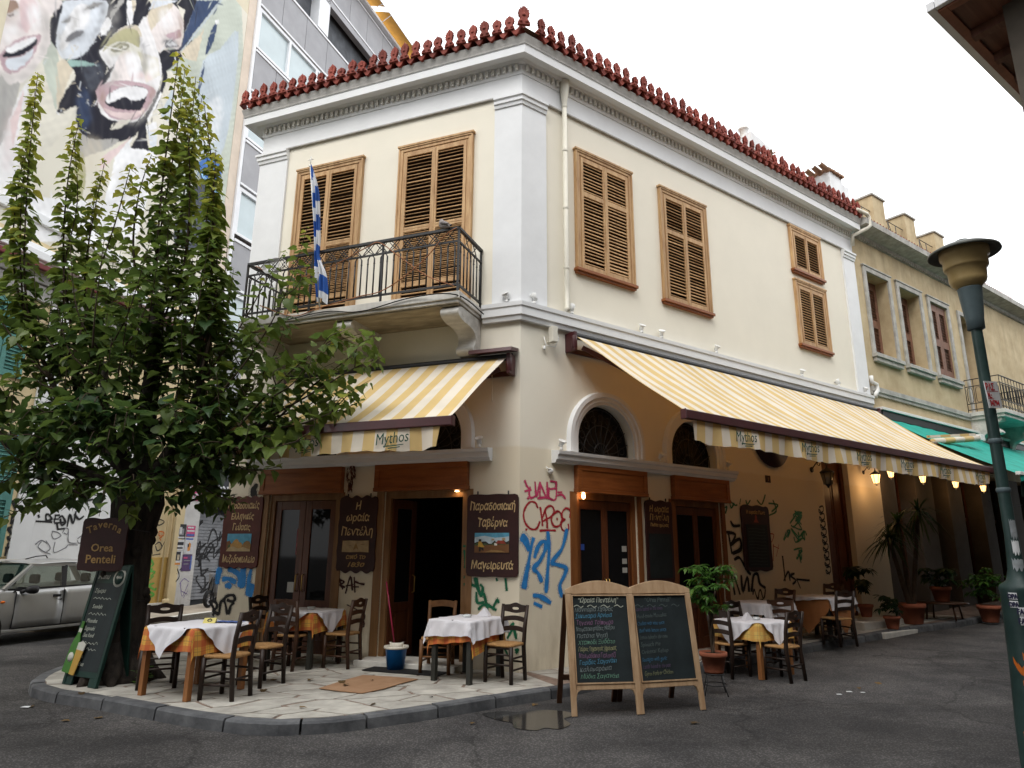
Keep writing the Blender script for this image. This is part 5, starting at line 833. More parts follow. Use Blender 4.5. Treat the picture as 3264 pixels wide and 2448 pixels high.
def row_windows(z0, z1, st, n, w=1.75):
    for i in range(n):
        a = st+w*i; fr = bx('window_frame', FG, m_alu, gb, (max(.1,a)-.0,max(.1,a)+.12,.0,.16,z0,z1), (max(.1,a)+.12,a+w,.0,.16,z1-.14,z1), (max(.1,a)+.12,a+w,.0,.16,z0,z0+.10), bev=.004)
        bx('pane', FG, m_bglass, fr, (max(.1,a)+.12,a+w,.10,.12,z0+.1,z1-.14), bev=0)
for k, z in enumerate((10.45,14.3,18.1,21.83,25.72)):
    row_panels(z, z+1.6, [-.2,-.2,-.18,-.16,-.16][k], 17)
row_windows(12.35,14.15,.1,3); row_windows(16.1,17.95,.1,4); row_windows(19.92,21.7,.1,12)
bx('loggia_column', FG, m_alu, gb, (3.42,4.15,-.02,.44,23.65,25.6)); bx('loggia_column', FG, m_alu, gb, (10.9,11.6,-.02,.44,23.65,25.6)); bx('loggia_ceiling', FG, m_panel, gb, (.1,26,-.02,.25,25.3,25.62)); bx('roof_slab', FG, m_alu, gb, (-.02,26,-.3,9,27.45,27.6))
row_windows(23.7,25.3,.1,1,1.3); row_windows(8.6,10.3,.1,6); row_panels(6.9,8.45,-.2,9); row_windows(5.0,6.8,.1,6)
# ground floor shop: shutter, pillar, sign
m_roll = pm('roller_shutter', (.24,.245,.26), .5, .2, 3, metal=.4); m_shopsign = pm('shop_sign_black', (.012,.014,.02), .5, .2); m_pillar = pm('worn_white_pillar', (.58,.57,.56), .9, .12, 3, .15, 40); stain(m_pillar, (.3,.25,.2), 0, 1.2, 4, .8)
bx('pillar', FG, m_pillar, gb, (-.85,.04,-.02,.6,0,3.7))
b = MB()
for i in range(26): b.box(.2,5.6,.30,.36,.25+.1*i,.325+.1*i); b.box(.2,5.6,.33,.37,.325+.1*i,.35+.1*i)
tag(b.obj('shutter_slat', m_roll, gb, FG), kind='stuff')
bx('shop_sign', FG, m_shopsign, gb, (.1,5.8,-.1,.2,3.0,4.3)); text('lettering','ΚΟΣΜΗΤΗ',.42,m_fwhite,gb,FG @ T(1.4,-.105,3.42),bold=.012)
r = random.Random(11); sts = []
for k in range(26):
    x, z = .35+r.random()*2.2, .5+r.random()*2.0; sts.append([(x+r.uniform(-.25,.25), z+r.uniform(-.35,.35)) for _ in range(6)])
paint('graffiti_tag', sts, .045, g_black, gb, FG @ T(0,.296,0))
m_pap = {k: pm('poster_'+k, c, .7, .15, 12) for k, c in dict(white=(.62,.62,.64), black=(.03,.03,.035), pink=(.55,.08,.2), blue=(.08,.14,.42), cream=(.5,.42,.3), purple=(.09,.05,.14), orange=(.6,.25,.06), grey=(.25,.25,.27)).items()}
def poster(x0, x1, z0, z1, base, marks, label):
    o = MB().box(x0,x1,-.032,-.026,z0,z1).obj('poster', m_pap[base], None, FG); tag(o, label, 'poster', 'posters on the white pillar')
    W, H = x1-x0, z1-z0
    for k, (c, p) in enumerate(marks):
        b = MB(); b.add([(x0+W*x, -.034-.0006*k, z0+H*y) for x, y in p], [tuple(range(len(p)))]); b.obj('print', m_pap[c], o, FG)
def q(a,b_,c,d): return [(a,c),(b_,c),(b_,d),(a,d)]
poster(-.80,-.46,2.05,2.48,'black',[('grey',q(.2,.8,.25,.7)),('white',q(.3,.55,.35,.8)),('white',q(.1,.9,.05,.15))],'dark concert poster, topmost on the left of the white pillar')
poster(-.83,-.47,1.72,2.02,'white',[('black',q(.05,.95,.5,.8)),('black',q(.1,.9,.15,.3))],'white poster with rows of black print on the pillar')
poster(-.85,-.50,1.28,1.70,'white',[('black',q(.1,.85,.35,.95)),('cream',q(.5,.75,.4,.75)),('orange',q(.0,.9,.05,.2))],'poster with a figure on black above an orange strip')
poster(-.43,-.10,2.12,2.45,'pink',[('white',q(.05,.95,.45,.6)),('blue',q(.05,.95,.05,.25)),('white',q(.1,.8,.75,.9))],'bright pink poster at the right edge of the pillar')
poster(-.44,-.12,1.62,2.1,'white',[('orange',[(.4,.15),(.7,.2),(.75,.6),(.5,.7),(.35,.4)]),('blue',q(.05,.95,.85,.95)),('black',q(.35,.5,.4,.6))],'pale blue-white poster with an orange face')
poster(-.46,-.10,1.12,1.6,'purple',[('grey',q(.15,.85,.6,.65)),('grey',q(.15,.7,.4,.45)),('pink',q(.1,.5,.75,.85)),('blue',q(.85,1,.1,.9))],'dark purple poster, lowest on the right of the pillar')
poster(-.40,-.02,3.2,3.75,'pink',[('white',q(.05,.95,.1,.4)),('purple',q(.1,.9,.5,.9)),('pink',q(.2,.3,.15,.35)),('pink',q(.5,.6,.15,.35))],'pink and white event bill high on the pillar')
paint('graffiti_tag', [[(-.62,1.2),(-.55,1.1),(-.5,.95),(-.65,.8),(-.78,.85),(-.75,1.0),(-.6,1.05)],[(-.5,1.15),(-.42,1.25)]], .03, g_black, gb, FG @ T(0,-.024,0))
paint('graffiti_tag', [[(-.45,.75),(-.3,.9),(-.1,.8)],[(-.42,.8),(-.3,.4),(-.12,.75)],[(-.35,.55),(-.1,.45)],[(-.1,.55),(-.25,.35)]], .018, g_violet, gb, FG @ T(0,-.024,0))
# orange roof awnings
m_org = pm('orange_canvas', (.60,.30,.045), .85, .12, 2)
for s0, s1, zz, lb in ((7.6,12.2,27.72,'longer orange canvas awning at the roof edge of the office block'),(4.9,7.2,27.68,'shorter orange canvas awning at the roof edge of the office block')):
    a = thing('roof_awning', lb, 'awning', FG @ T(s0,-.05,zz)); b = MB(); n = 12
    b.add([(s0+(s1-s0)*i/n, y, z) for y, z in ((.02,zz+.35),(-.4,zz+.2),(-.85,zz+.02)) for i in range(n+1)], [(j*(n+1)+i,(j+1)*(n+1)+i,(j+1)*(n+1)+i+1,j*(n+1)+i+1) for j in range(2) for i in range(n)], True); b.obj('canopy', m_org, a, FG)
    b = MB(); b.tube([(s0,-.86,zz+.02),(s1,-.86,zz+.02)],.02,6); b.tube([(s0+.2,-.86,zz+.02),(s0+.3,-.02,zz-.3)],.02,6); b.tube([(s1-.2,-.86,zz+.02),(s1-.3,-.02,zz-.3)],.02,6); b.tube([(s0,-.86,zz),(s0,-.86,zz+.3)],.012,5); b.obj('frame', m_alu, a, FG)
# ------------------------------------------------------------------ low yellow house and the painted party wall above it
m_yellow = pm('yellow_render', (.64,.52,.31), .9, .08, 1.5, .1, 40); stain(m_yellow, (.45,.38,.28), 8, 0, 2, .4)
m_dado = pm('ochre_dado', (.46,.30,.09), .9, .1, 2, .1, 40); m_redg = pm('red_gutter', (.14,.018,.02), .5, .2); m_tealsh = pm('teal_shutter', (.085,.24,.215), .6, .15, 5)
pw = thing('mural_wall', 'tall party wall covered by a collage mural of laughing faces', 'wall', FL @ T(-4,.05,8))
bx('wall', FL, pm('mural_ground', (.64,.58,.44), .9, .08, 1.2), pw, (-14,.02,.05,.3,7.0,31), bev=0); bx('wall_edge', FL, m_beige, pw, (-.42,-.02,.03,.05,7.0,31), bev=0)
import numpy as np
rs = np.random.RandomState(4); CS = .023; sv = np.arange(-8.3, -.41, CS); zv = np.arange(8.6, 20.9, CS); MX, MZ = np.meshgrid(sv, zv)
def sines(n, f0, f1):
    o = np.zeros_like(MX)
    for _ in range(n): fx, fz = rs.uniform(f0, f1, 2)*rs.choice([-1,1],2); o += np.sin(MX*fx+MZ*fz+rs.uniform(0,6.3))/n
    return o
def blur(m, k):
    for _ in range(k):
        q_ = np.pad(m, 1, mode='edge'); m = (q_[:-2,1:-1]+q_[2:,1:-1]+q_[1:-1,:-2]+q_[1:-1,2:]+2*m)/6
    return m
def pmask(P, X, Z):
    m = np.zeros(X.shape, bool); n = len(P)
    for i in range(n):
        (x0,z0), (x1,z1) = P[i], P[i-1]
        if z0 == z1: continue
        m ^= ((z0 > Z) != (z1 > Z)) & (X < (x1-x0)*(Z-z0)/(z1-z0)+x0)
    return m.astype(float)
WX, WZ = MX+.024*sines(7,8,30), MZ+.024*sines(7,8,30)
col = np.ones(MX.shape+(3,))*np.array((.66,.63,.54)); tone = sines(8,.6,3); drips = np.abs(np.sin(MX*9+sines(4,1,5)*3))**6*(.5+.5*sines(5,1,4))
for k, (c, p) in enumerate(D_MURAL):
    q_ = catmull(p,3,True) if len(p) > 4 and k < len(D_MURAL)-46 else p
    a = blur(pmask(q_, WX, WZ), 1)[...,None]; C_ = np.array(D_MC[c])
    t_ = (sines(5,1,6)*.14+sines(5,8,30)*.09-.05)[...,None]; col = col*(1-a)+(C_*(1+t_))*a
for c, al, bl, p in D_SHADE:
    a = blur(pmask(catmull(p,3,True), WX, WZ), bl*4)[...,None]*al*1.0; a = np.clip(a*(1+.5*sines(5,6,24)[...,None]),0,1); col = col*(1-a)+np.array(D_MC[c])*a
for _ in range(380):          # dry-brush dabs dragged through neighbouring colours
    i, j = rs.randint(16, MX.shape[0]-16), rs.randint(16, MX.shape[1]-16); L, w, an = rs.uniform(.08,.35), rs.uniform(.012,.032), rs.normal(1.4,.5); i2, j2 = min(max(i+rs.randint(-14,15),0),MX.shape[0]-1), min(max(j+rs.randint(-9,10),0),MX.shape[1]-1)
    i0, i1, j0, j1 = max(0,i-24), i+24, max(0,j-24), j+24; dx, dz = MX[i0:i1,j0:j1]-MX[i,j], MZ[i0:i1,j0:j1]-MZ[i,j]; u_ = dx*math.cos(an)+dz*math.sin(an); v_ = -dx*math.sin(an)+dz*math.cos(an)
    a = (np.exp(-(u_/L)**4-(v_/w)**2)*rs.uniform(.35,.9))[...,None]; col[i0:i1,j0:j1] = col[i0:i1,j0:j1]*(1-a)+col[i2,j2]*a
col = np.clip(col*(1+.07*tone[...,None])+.02*drips[...,None]*(1-col), .010, .90)
H_, W_n = MX.shape; vs = np.stack([MX, np.full_like(MX,.047), MZ],-1).reshape(-1,3); idx = np.arange(H_*W_n).reshape(H_,W_n)
fs = np.stack([idx[:-1,:-1],idx[:-1,1:],idx[1:,1:],idx[1:,:-1]],-1).reshape(-1,4)
vis = (vs[fs[:,0],2] < 14.3+ (vs[fs[:,0],0]+7.6)*.95+1.0)     # nothing painted above the picture's top edge
fs = fs[vis]; me = bpy.data.meshes.new('mural_paint'); me.from_pydata(vs.tolist(), [], fs.tolist()); ca = me.color_attributes.new('paint','FLOAT_COLOR','POINT'); ca.data.foreach_set('color', np.concatenate([col.reshape(-1,3),np.ones((H_*W_n,1))],1).astype(np.float32).ravel())
m_mural = pm('mural_paint', (.5,.5,.5), .85, .1); t = m_mural.node_tree; at = t.nodes.new('ShaderNodeAttribute'); at.attribute_name = 'paint'; t.links.new(at.outputs['Color'], t.nodes['Principled BSDF'].inputs['Base Color']); put('mural_paint', me, pw, FL, m_mural)
paint('mural_squiggle', [D_SQUIG], .07, g_sky, pw, FL @ T(0,-.02,0))
bx('string_course', FL, m_white, pw, (-14,.02,-.06,.05,9.33,9.55))
lh = thing('yellow_house', 'low yellow house with teal shutters, white cornice and a red gutter', 'building', FL @ T(-5,0,0))
bx('wall', FL, m_yellow, lh, (-16,.0,.0,.05,0,8.9), bev=0)
bx('cornice', FL, m_white, lh, (-16,-.9,-.30,0,8.35,8.55), (-16,-.9,-.20,-.001,8.2,8.35), (-16,-.9,-.12,-.001,8.55,8.75), bev=.02)
bx('gutter', FL, m_redg, lh, (-16,-.9,-.36,-.24,8.1,8.24), bev=.02)
bx('frieze', FL, pm('grey_frieze', (.36,.35,.34), .9, .2, 3), lh, (-16,-.9,-.14,-.001,7.85,8.09), (-16,-.9,-.08,-.0005,7.45,7.84), bev=.02)
bx('pilaster', FL, m_white, lh, (-5.95,-5.45,-.06,-.001,1.5,7.44), bev=.01)
bx('white_bay', FL, m_white, lh, (-5.45,-2.15,-.05,-.0005,.4,5.2), bev=.01)
bx('dado', FL, m_dado, lh, (-2.1,-1.0,-.04,-.0005,.25,1.52), bev=.01); bx('plinth', FL, m_whitedirt, lh, (-16,-.95,-.1,-.0008,0,.28), bev=.01); bx('plinth_band', FL, m_whitedirt, lh, (-16,-5.5,-.07,-.0006,.28,1.5), bev=.01)
for x0, x1, z0, z1 in ((-7.55,-6.42,5.5,7.3),(-7.4,-6.10,1.55,4.2)):
    fr = bx('window_frame', FL, m_yellow, lh, (x0-.1,x0,-.05,-.001,z0,z1), (x1,x1+.1,-.05,-.001,z0,z1)); m = (x0+x1)/2
    shutleaf(FL, lh, x0, m-.01, z0, z1, -.05, m_tealsh, ((.08,.46),(.54,.92))); shutleaf(FL, lh, m+.01, x1, z0, z1, -.05, m_tealsh, ((.08,.46),(.54,.92)))
b = MB(); b.tube([(-1.05,-.09,.2),(-1.05,-.09,8.2)],.05,8); b.tube([(-1.3,-.08,.3),(-1.3,-.08,6)],.025,6); b.lathe([(.05,-.02),(.10,0),(.10,.14),(.05,.16)],10,(-1.05,-.12,.22)); b.obj('drainpipe', m_yellow, lh, FL)
for nm, st, w, mt, y in (('graffiti_tag',D_LVASH,.06,g_black,-.055),('graffiti_tag',D_LDEN,.05,g_black,-.056),('graffiti_tag',D_LSK,.022,g_grey,-.057),('graffiti_tag',D_LBLUE,.14,g_blue,-.01),('graffiti_tag',D_LYEL,.03,g_black,-.045),('graffiti_tag',D_LRED,.03,g_orange,-.046),('graffiti_tag',D_LGRN,.05,g_lime,-.047)): paint(nm, st, w, mt, lh, FL @ T(0,y,0))
# ------------------------------------------------------------------ house across the side street: its eave corner overhangs the view
FN = frame(Vector((5.02,5.80,0)), dB, nB)     # x along the street, y away from it
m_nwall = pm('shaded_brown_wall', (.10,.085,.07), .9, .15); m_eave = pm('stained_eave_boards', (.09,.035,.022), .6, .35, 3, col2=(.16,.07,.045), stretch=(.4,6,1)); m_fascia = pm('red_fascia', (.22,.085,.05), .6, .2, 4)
nb = thing('opposite_house', 'dark house whose boarded eave corner juts into the sky beside the street lamp', 'building', FN)
bx('wall', FN, m_nwall, nb, (0,14,0,8,0,7.3), bev=0); bx('added_shade_wing', FN, m_nwall, nb, (14.02,34,.05,8,0,9.5), bev=0)  # far wing is unseen, added to keep skylight out of the street end
b = MB(); b.box(-.44,14.4,-.40,8.4,7.22,7.24); b.obj('eave_soffit', m_eave, nb, FN)
b = MB(); b.box(-.46,14.4,-.42,-.33,7.205,7.32); b.box(-.46,-.37,-.33,8.4,7.205,7.32); bevel(b.obj('fascia', m_fascia, nb, FN), .006)
for i in range(24): bx('rafter', FN, m_eave, nb, (.1+.6*i,.2+.6*i,-.33,0,7.12,7.219), bev=0)
bx('gutter', FN, m_alu, nb, (-.52,14.4,-.5,-.425,7.23,7.33), (-.52,-.462,-.42,8.4,7.23,7.33))
oc = thing('skylight_blocker_canopy','unseen dark canopy added across the side street to block skylight','awning',FN @ T(6.2,-.1,3.5)); b = MB(); b.add([(6.2,-.05,3.5),(22,-.05,3.5),(22,-2.5,2.95),(6.2,-2.5,2.95)],[(0,1,2,3)]); b.add([(6.2,-2.5,2.95),(22,-2.5,2.95),(22,-2.52,2.7),(6.2,-2.52,2.7)],[(0,1,2,3)]); b.obj('canopy', pm('dark_canvas', (.03,.06,.05), .9, .1), oc, FN)  # out of view; added to narrow the sky gap and darken the passage
b = MB(); b.add([(-.46,-.42,7.33),(14.4,-.42,7.33),(14.4,4,8.6),(4,4,8.6)],[(0,1,2,3)]); b.add([(-.46,-.42,7.33),(4,4,8.6),(-.46,8.4,7.33)],[(0,1,2)]); b.obj('roof', m_oldtile, nb, FN)
# plain street fronts behind the viewer, unseen, added to cut skylight in the streets
row = tag(MB().obj('added_shade_row', m_nwall), 'unseen plain fronts added to shade the junction', None, None, 'structure')
b = MB(); b.box(-20,3,-16,-6,0,17); b.box(3,22,-18,-7,0,17); b.obj('front', pm('unseen_front', (.16,.145,.12), .9, .15), row); b = MB(); b.box(-3,18,8.6,16,0,15.5); b.obj('front', pm('unseen_tall_front', (.25,.23,.2), .9, .15), row, FN)
for k in range(7):
    for z in (1,4.6,8.2): b = MB(); b.box(-18+3*k,-16.6+3*k,-6.02,-5.96,z,z+2); b.obj('window', m_glass, row)
# ================================================================== ground
def near_material(): pass
m_asph = pm('asphalt', (.041,.039,.039), .85, .3, 1.1, 1.0, 70, col2=(.083,.078,.075), lo=.38, hi=.66)
t = m_asph.node_tree; N, Lk = t.nodes, t.links; bs = N['Principled BSDF']; src = outsock(m_asph); tc = N.new('ShaderNodeTexCoord')
vo = N.new('ShaderNodeTexVoronoi'); vo.inputs['Scale'].default_value = 46; Lk.new(tc.outputs['Object'], vo.inputs['Vector'])
v2 = N.new('ShaderNodeMapRange'); v2.inputs[1].default_value = .05; v2.inputs[2].default_value = .5; v2.inputs[3].default_value = 2.3; v2.inputs[4].default_value = .72; Lk.new(vo.outputs['Distance'], v2.inputs[0])
hv = N.new('ShaderNodeHueSaturation'); Lk.new(src, hv.inputs['Color']); Lk.new(v2.outputs[0], hv.inputs['Value'])
v3 = N.new('ShaderNodeTexVoronoi'); v3.feature = 'DISTANCE_TO_EDGE'; v3.inputs['Scale'].default_value = .55; 
nz = N.new('ShaderNodeTexNoise'); nz.inputs['Scale'].default_value = 1.6; nz.inputs['Detail'].default_value = 6; Lk.new(tc.outputs['Object'], nz.inputs[0])
av = N.new('ShaderNodeMix'); av.data_type = 'VECTOR'; av.inputs[0].default_value = .45; Lk.new(tc.outputs['Object'], av.inputs[4]); Lk.new(nz.outputs['Color'], av.inputs[5]); Lk.new(av.outputs[1], v3.inputs['Vector'])
cr_ = N.new('ShaderNodeMapRange'); cr_.inputs[1].default_value = .0; cr_.inputs[2].default_value = .010; cr_.inputs[3].default_value = .55; cr_.inputs[4].default_value = 1; Lk.new(v3.outputs['Distance'], cr_.inputs[0])
h2 = N.new('ShaderNodeHueSaturation'); Lk.new(hv.outputs[0], h2.inputs['Color']); Lk.new(cr_.outputs[0], h2.inputs['Value']); mp_ = N.new('ShaderNodeMapping'); mp_.inputs['Rotation'].default_value = (0,0,R_(-25)); mp_.inputs['Scale'].default_value = (.42,1.0,1); Lk.new(tc.outputs['Object'], mp_.inputs[0])
n5 = N.new('ShaderNodeTexNoise'); n5.inputs['Scale'].default_value = .55; n5.inputs['Detail'].default_value = 9; n5.inputs['Roughness'].default_value = .68; Lk.new(mp_.outputs[0], n5.inputs[0])
r5 = N.new('ShaderNodeMapRange'); r5.inputs[1].default_value = .42; r5.inputs[2].default_value = .56; r5.inputs[3].default_value = .62; r5.inputs[4].default_value = 1.12; Lk.new(n5.outputs[0], r5.inputs[0])
h5 = N.new('ShaderNodeHueSaturation'); Lk.new(h2.outputs[0], h5.inputs['Color']); Lk.new(r5.outputs[0], h5.inputs['Value']); Lk.new(h5.outputs[0], bs.inputs['Base Color'])
gx = sorted({*[-200,-120,-80,-60,-40,-30,-24,-18],*[x*1.0 for x in range(-14,19)],*[20,24,30,40,60,100,200]}); gy = sorted({*[-100,-50,-25,-12,-6],*[y*1.0 for y in range(-2,27)],*[30,36,45,60,90,140,300]})
b = MB(); b.add([(x,y,gz(x,y)) for y in gy for x in gx], [(j*len(gx)+i,j*len(gx)+i+1,(j+1)*len(gx)+i+1,(j+1)*len(gx)+i) for j in range(len(gy)-1) for i in range(len(gx)-1)], True)
tag(b.obj('road', m_asph), 'worn grey asphalt of the street junction', None, None, 'structure')
# corner pavement of crazy paving
KP = [(-6.0,13.2),(-6.42,10.4),(-6.25,9.65),(-6.02,9.12),(-5.78,8.80),(-5.34,8.48),(-4.67,8.18),(-4.02,7.83),(-3.22,7.40),(-2.65,7.15),(-2.24,7.085),(-1.75,7.19),(-1.37,7.41),(-.85,7.77),(.02,8.48),(.66,8.97)]
Bk = [PB(u,.95 if u < 10 else 1.2) for u in (1.2,3,5,7,9,11,13,16,20,24)]
KPB = KP + [(p.x,p.y) for p in Bk]
m_mort = pm('reddish_mortar', (.19,.135,.105), .95, .3, 8, .3, 60); m_stone = pm('crazy_paving_stone', (.28,.265,.235), .85, .2, 2.6, .35, 45, rnd=.13, col2=(.47,.45,.40)); m_kerb = pm('grey_kerb_stone', (.055,.057,.062), .9, .3, 3.5, .5, 30, rnd=.15, col2=(.13,.133,.138))
pv = tag(MB().obj('pavement', m_mort), 'pale crazy-paved pavement round the taverna corner', None, None, 'structure')
def inset(path, d):
    o = []; n = len(path)
    for i in range(n):
        a = Vector(path[i])-Vector(path[i-1]) if i else Vector(path[1])-Vector(path[0]); c = Vector(path[i+1])-Vector(path[i]) if i < n-1 else Vector(path[-1])-Vector(path[-2])
        a.normalize(); c.normalize(); m = Vector((-a.y,a.x))+Vector((-c.y,c.x)); m = m.normalized()/max(.5,m.normalized().dot(Vector((-a.y,a.x)))); o.append(tuple(Vector(path[i])+m*d))
    return o
KI = inset(KPB, .15)
base = MB(); allp = [Vector((x,y,.115+gz(x,y))) for x, y in KI]
back = [PB(24,-.1),PB(18,-.1),PB(12,-.1),PB(6,-.1),PB(3,-.1),PB(.0,-.1),PA(2.7,-.1),PA(5.4,-.1),PA(5.3,-3)]
for p in back: p.z = .115+gz(p.x,p.y)
nI = len(KI); vs = allp + back
base.add(vs, [tuple(range(len(vs)))]); bm_ = base.mesh('pavement_bed', m_mort)
import bmesh
bmx = bmesh.new(); bmx.from_mesh(bm_); bmesh.ops.triangulate(bmx, faces=bmx.faces[:]); bmx.to_mesh(bm_); bmx.free()
put('mortar_bed', bm_, pv)
# kerb stones
def kerbs(path, seg=.85, seed=2):
    r = random.Random(seed); pts = [Vector(p) for p in path]; L = [0]
    for a, c in zip(pts,pts[1:]): L.append(L[-1]+(c-a).length)
    def at(s):
        for i in range(len(pts)-1):
            if s <= L[i+1] or i == len(pts)-2:
                d = (pts[i+1]-pts[i]).normalized(); return pts[i]+d*(s-L[i]), d
    s = 0
    while s < L[-1]-.1:
        e = min(L[-1], s+seg*r.uniform(.75,1.2)); n = 4; ins, outs = [], []
        h = r.uniform(-.006,.006)
        for k in range(n+1):
            p, d = at(s+.012+(e-s-.024)*k/n); nn = Vector((-d.y,d.x)); outs.append(p-nn*.0); ins.append(p+nn*.16)
        b = MB(); g = [gz(p.x,p.y) for p in outs]
        vv = [(p.x,p.y,-.05+q_) for p, q_ in zip(outs,g)]+[(p.x+.012*(i_.x-p.x)/.16,p.y+.012*(i_.y-p.y)/.16,.10+q_+h) for p, i_, q_ in zip(outs,ins,g)]+[(p.x+.03*(i_.x-p.x)/.16,p.y+.03*(i_.y-p.y)/.16,.121+q_+h) for p, i_, q_ in zip(outs,ins,g)]+[(p.x,p.y,.121+q_+h) for p, q_ in zip(ins,g)]+[(p.x,p.y,.0+q_) for p, q_ in zip(ins,g)]
        m = n+1; ff = [(j*m+i,j*m+i+1,(j+1)*m+i+1,(j+1)*m+i) for j in range(4) for i in range(n)] + [tuple(j*m for j in range(4,-1,-1)), tuple(j*m+n for j in range(5))]
        b.add(vv, ff); b.obj('kerb_stone', m_kerb, pv); s = e
kerbs(KPB)
def clip(poly, px, py, nx, ny):      # keep (p-P).n <= 0
    o = []
    for i in range(len(poly)):
        a, c = poly[i], poly[(i+1) % len(poly)]; da = (a[0]-px)*nx+(a[1]-py)*ny; dc = (c[0]-px)*nx+(c[1]-py)*ny
        if da <= 0: o.append(a)
        if (da < 0 < dc) or (dc < 0 < da): t = da/(da-dc); o.append((a[0]+(c[0]-a[0])*t, a[1]+(c[1]-a[1])*t))
    return o
def paving(region, sp, seed, gap=.0125):
    r = random.Random(seed); SK = lambda q: (q[0]*.62+q[1]*.34, q[1]*1.25-q[0]*.5); UN = lambda q: ((q[0]*1.25-q[1]*.34)/(.62*1.25+.34*.5), (q[0]*.5+q[1]*.62)/(.62*1.25+.34*.5)); region = [SK(q) for q in region]; xs = [p[0] for p in region]; ys = [p[1] for p in region]; pts = []
    for _ in range(4000):
        p = (r.uniform(min(xs),max(xs)), r.uniform(min(ys),max(ys)))
        ins = all((region[(i+1) % len(region)][0]-region[i][0])*(p[1]-region[i][1])-(region[(i+1) % len(region)][1]-region[i][1])*(p[0]-region[i][0]) >= 0 for i in range(len(region)))
        if ins and all((p[0]-q_[0])**2+(p[1]-q_[1])**2 > sp*sp*r.uniform(.35,1.6) for q_ in pts): pts.append(p)
    for i, p in enumerate(pts):
        poly = list(region)
        for j, q_ in enumerate(pts):
            if i == j: continue
            d = math.hypot(q_[0]-p[0],q_[1]-p[1])
            if d > sp*4: continue
            nx, ny = (q_[0]-p[0])/d, (q_[1]-p[1])/d; poly = clip(poly, (p[0]+q_[0])/2-nx*gap, (p[1]+q_[1])/2-ny*gap, nx, ny)
            if len(poly) < 3: break
        if len(poly) < 3: continue
        poly = [UN(q) for q in poly]
        c = (sum(a[0] for a in poly)/len(poly), sum(a[1] for a in poly)/len(poly)); h = .1205+r.uniform(-.003,.004)
        pp = []
        for k in range(len(poly)):       # slightly uneven broken edges
            a, e = poly[k], poly[(k+1) % len(poly)]; pp.append(a)
            if math.hypot(e[0]-a[0],e[1]-a[1]) > .2: m = ((a[0]+e[0])/2,(a[1]+e[1])/2); f = r.uniform(-.06,.07); pp.append((m[0]+(c[0]-m[0])*f, m[1]+(c[1]-m[1])*f))
        n = len(pp); b = MB(); tl = (r.uniform(-.008,.008), r.uniform(-.008,.008))
        top = [(c[0]+(x-c[0])*.985, c[1]+(y-c[1])*.985, h+gz(x,y)+(x-c[0])*tl[0]+(y-c[1])*tl[1]) for x, y in pp]; bot = [(x,y,.10+gz(x,y)) for x, y in pp]
        b.add(top+bot, [tuple(range(n))]+[(k,n+k,n+(k+1) % n,(k+1) % n) for k in range(n)]); b.obj('paving_stone', m_stone, pv)
reg = [(x,y) for x, y in inset(KP,.16)[1:]] ; ka = PA(-.0,.02); reg += [(ka.x+.05,ka.y),(PA(5.5,.02).x,PA(5.5,.02).y)]
def hull(ps):
    ps = sorted(set(ps)); 
    def half(q_):
        h = []
        for p in q_:
            while len(h) > 1 and (h[-1][0]-h[-2][0])*(p[1]-h[-2][1])-(h[-1][1]-h[-2][1])*(p[0]-h[-2][0]) <= 0: h.pop()
            h.append(p)
        return h
    return half(ps)[:-1]+half(ps[::-1])[:-1]
reg = hull(reg)
KIh = inset(KP,.16)
paving(reg, .385, 3)
for u0, u1, sd in ((.15,4,5),(4,8,6),(8,12,7)):
    paving([tuple(PB(u0,.79).xy),tuple(PB(u1,.79).xy),tuple(PB(u1,.0).xy),tuple(PB(u0,.0).xy)], .42, sd)
# far pavement along the yellow house
m_pave2 = pm('dusty_concrete', (.36,.31,.25), .9, .2, 2, .2, 40)
fp = tag(MB().obj('far_pavement', m_pave2), 'dusty pavement with a pale kerb in front of the yellow house', None, None, 'structure')
b = MB(); P0 = [(-9.3,15.6),(-8.55,16.3),(-8.05,19.1),(-7.3,23),(-6,30)]; Bk2 = [(-4,33),(-9.5,33),(-9.6,21.2),(-11.4,15.0)]
poly = [(x,y) for x, y in P0]+[(x,y) for x, y in Bk2[1:]]
b.prism(poly, 0, .118); b.obj('slab', m_pave2, fp); kb = MB(); kb.sweep(P0, [(0,.0),(.0,.122),(-.18,.124),(-.18,.0)], True); kb.obj('kerb', m_whitedirt, fp)
# puddle
m_pud = pm('puddle_water', (.030,.029,.028), .11, .1, spec=.8)
r = random.Random(9); b = MB(); pp = catmull([(-.30,8.06),(-.08,8.18),(.10,8.16),(.3,8.27),(.62,8.2),(.70,8.02),(.58,7.85),(.63,7.62),(.50,7.42),(.36,7.46),(.26,7.36),(.06,7.45),(.02,7.66),(-.14,7.8)],5,True)
b.add([(x,y,.008) for x, y in pp],[tuple(range(len(pp)))]); tag(b.obj('puddle', m_pud), 'shallow puddle by the kerb in front of the chalkboards', None, None, 'structure')
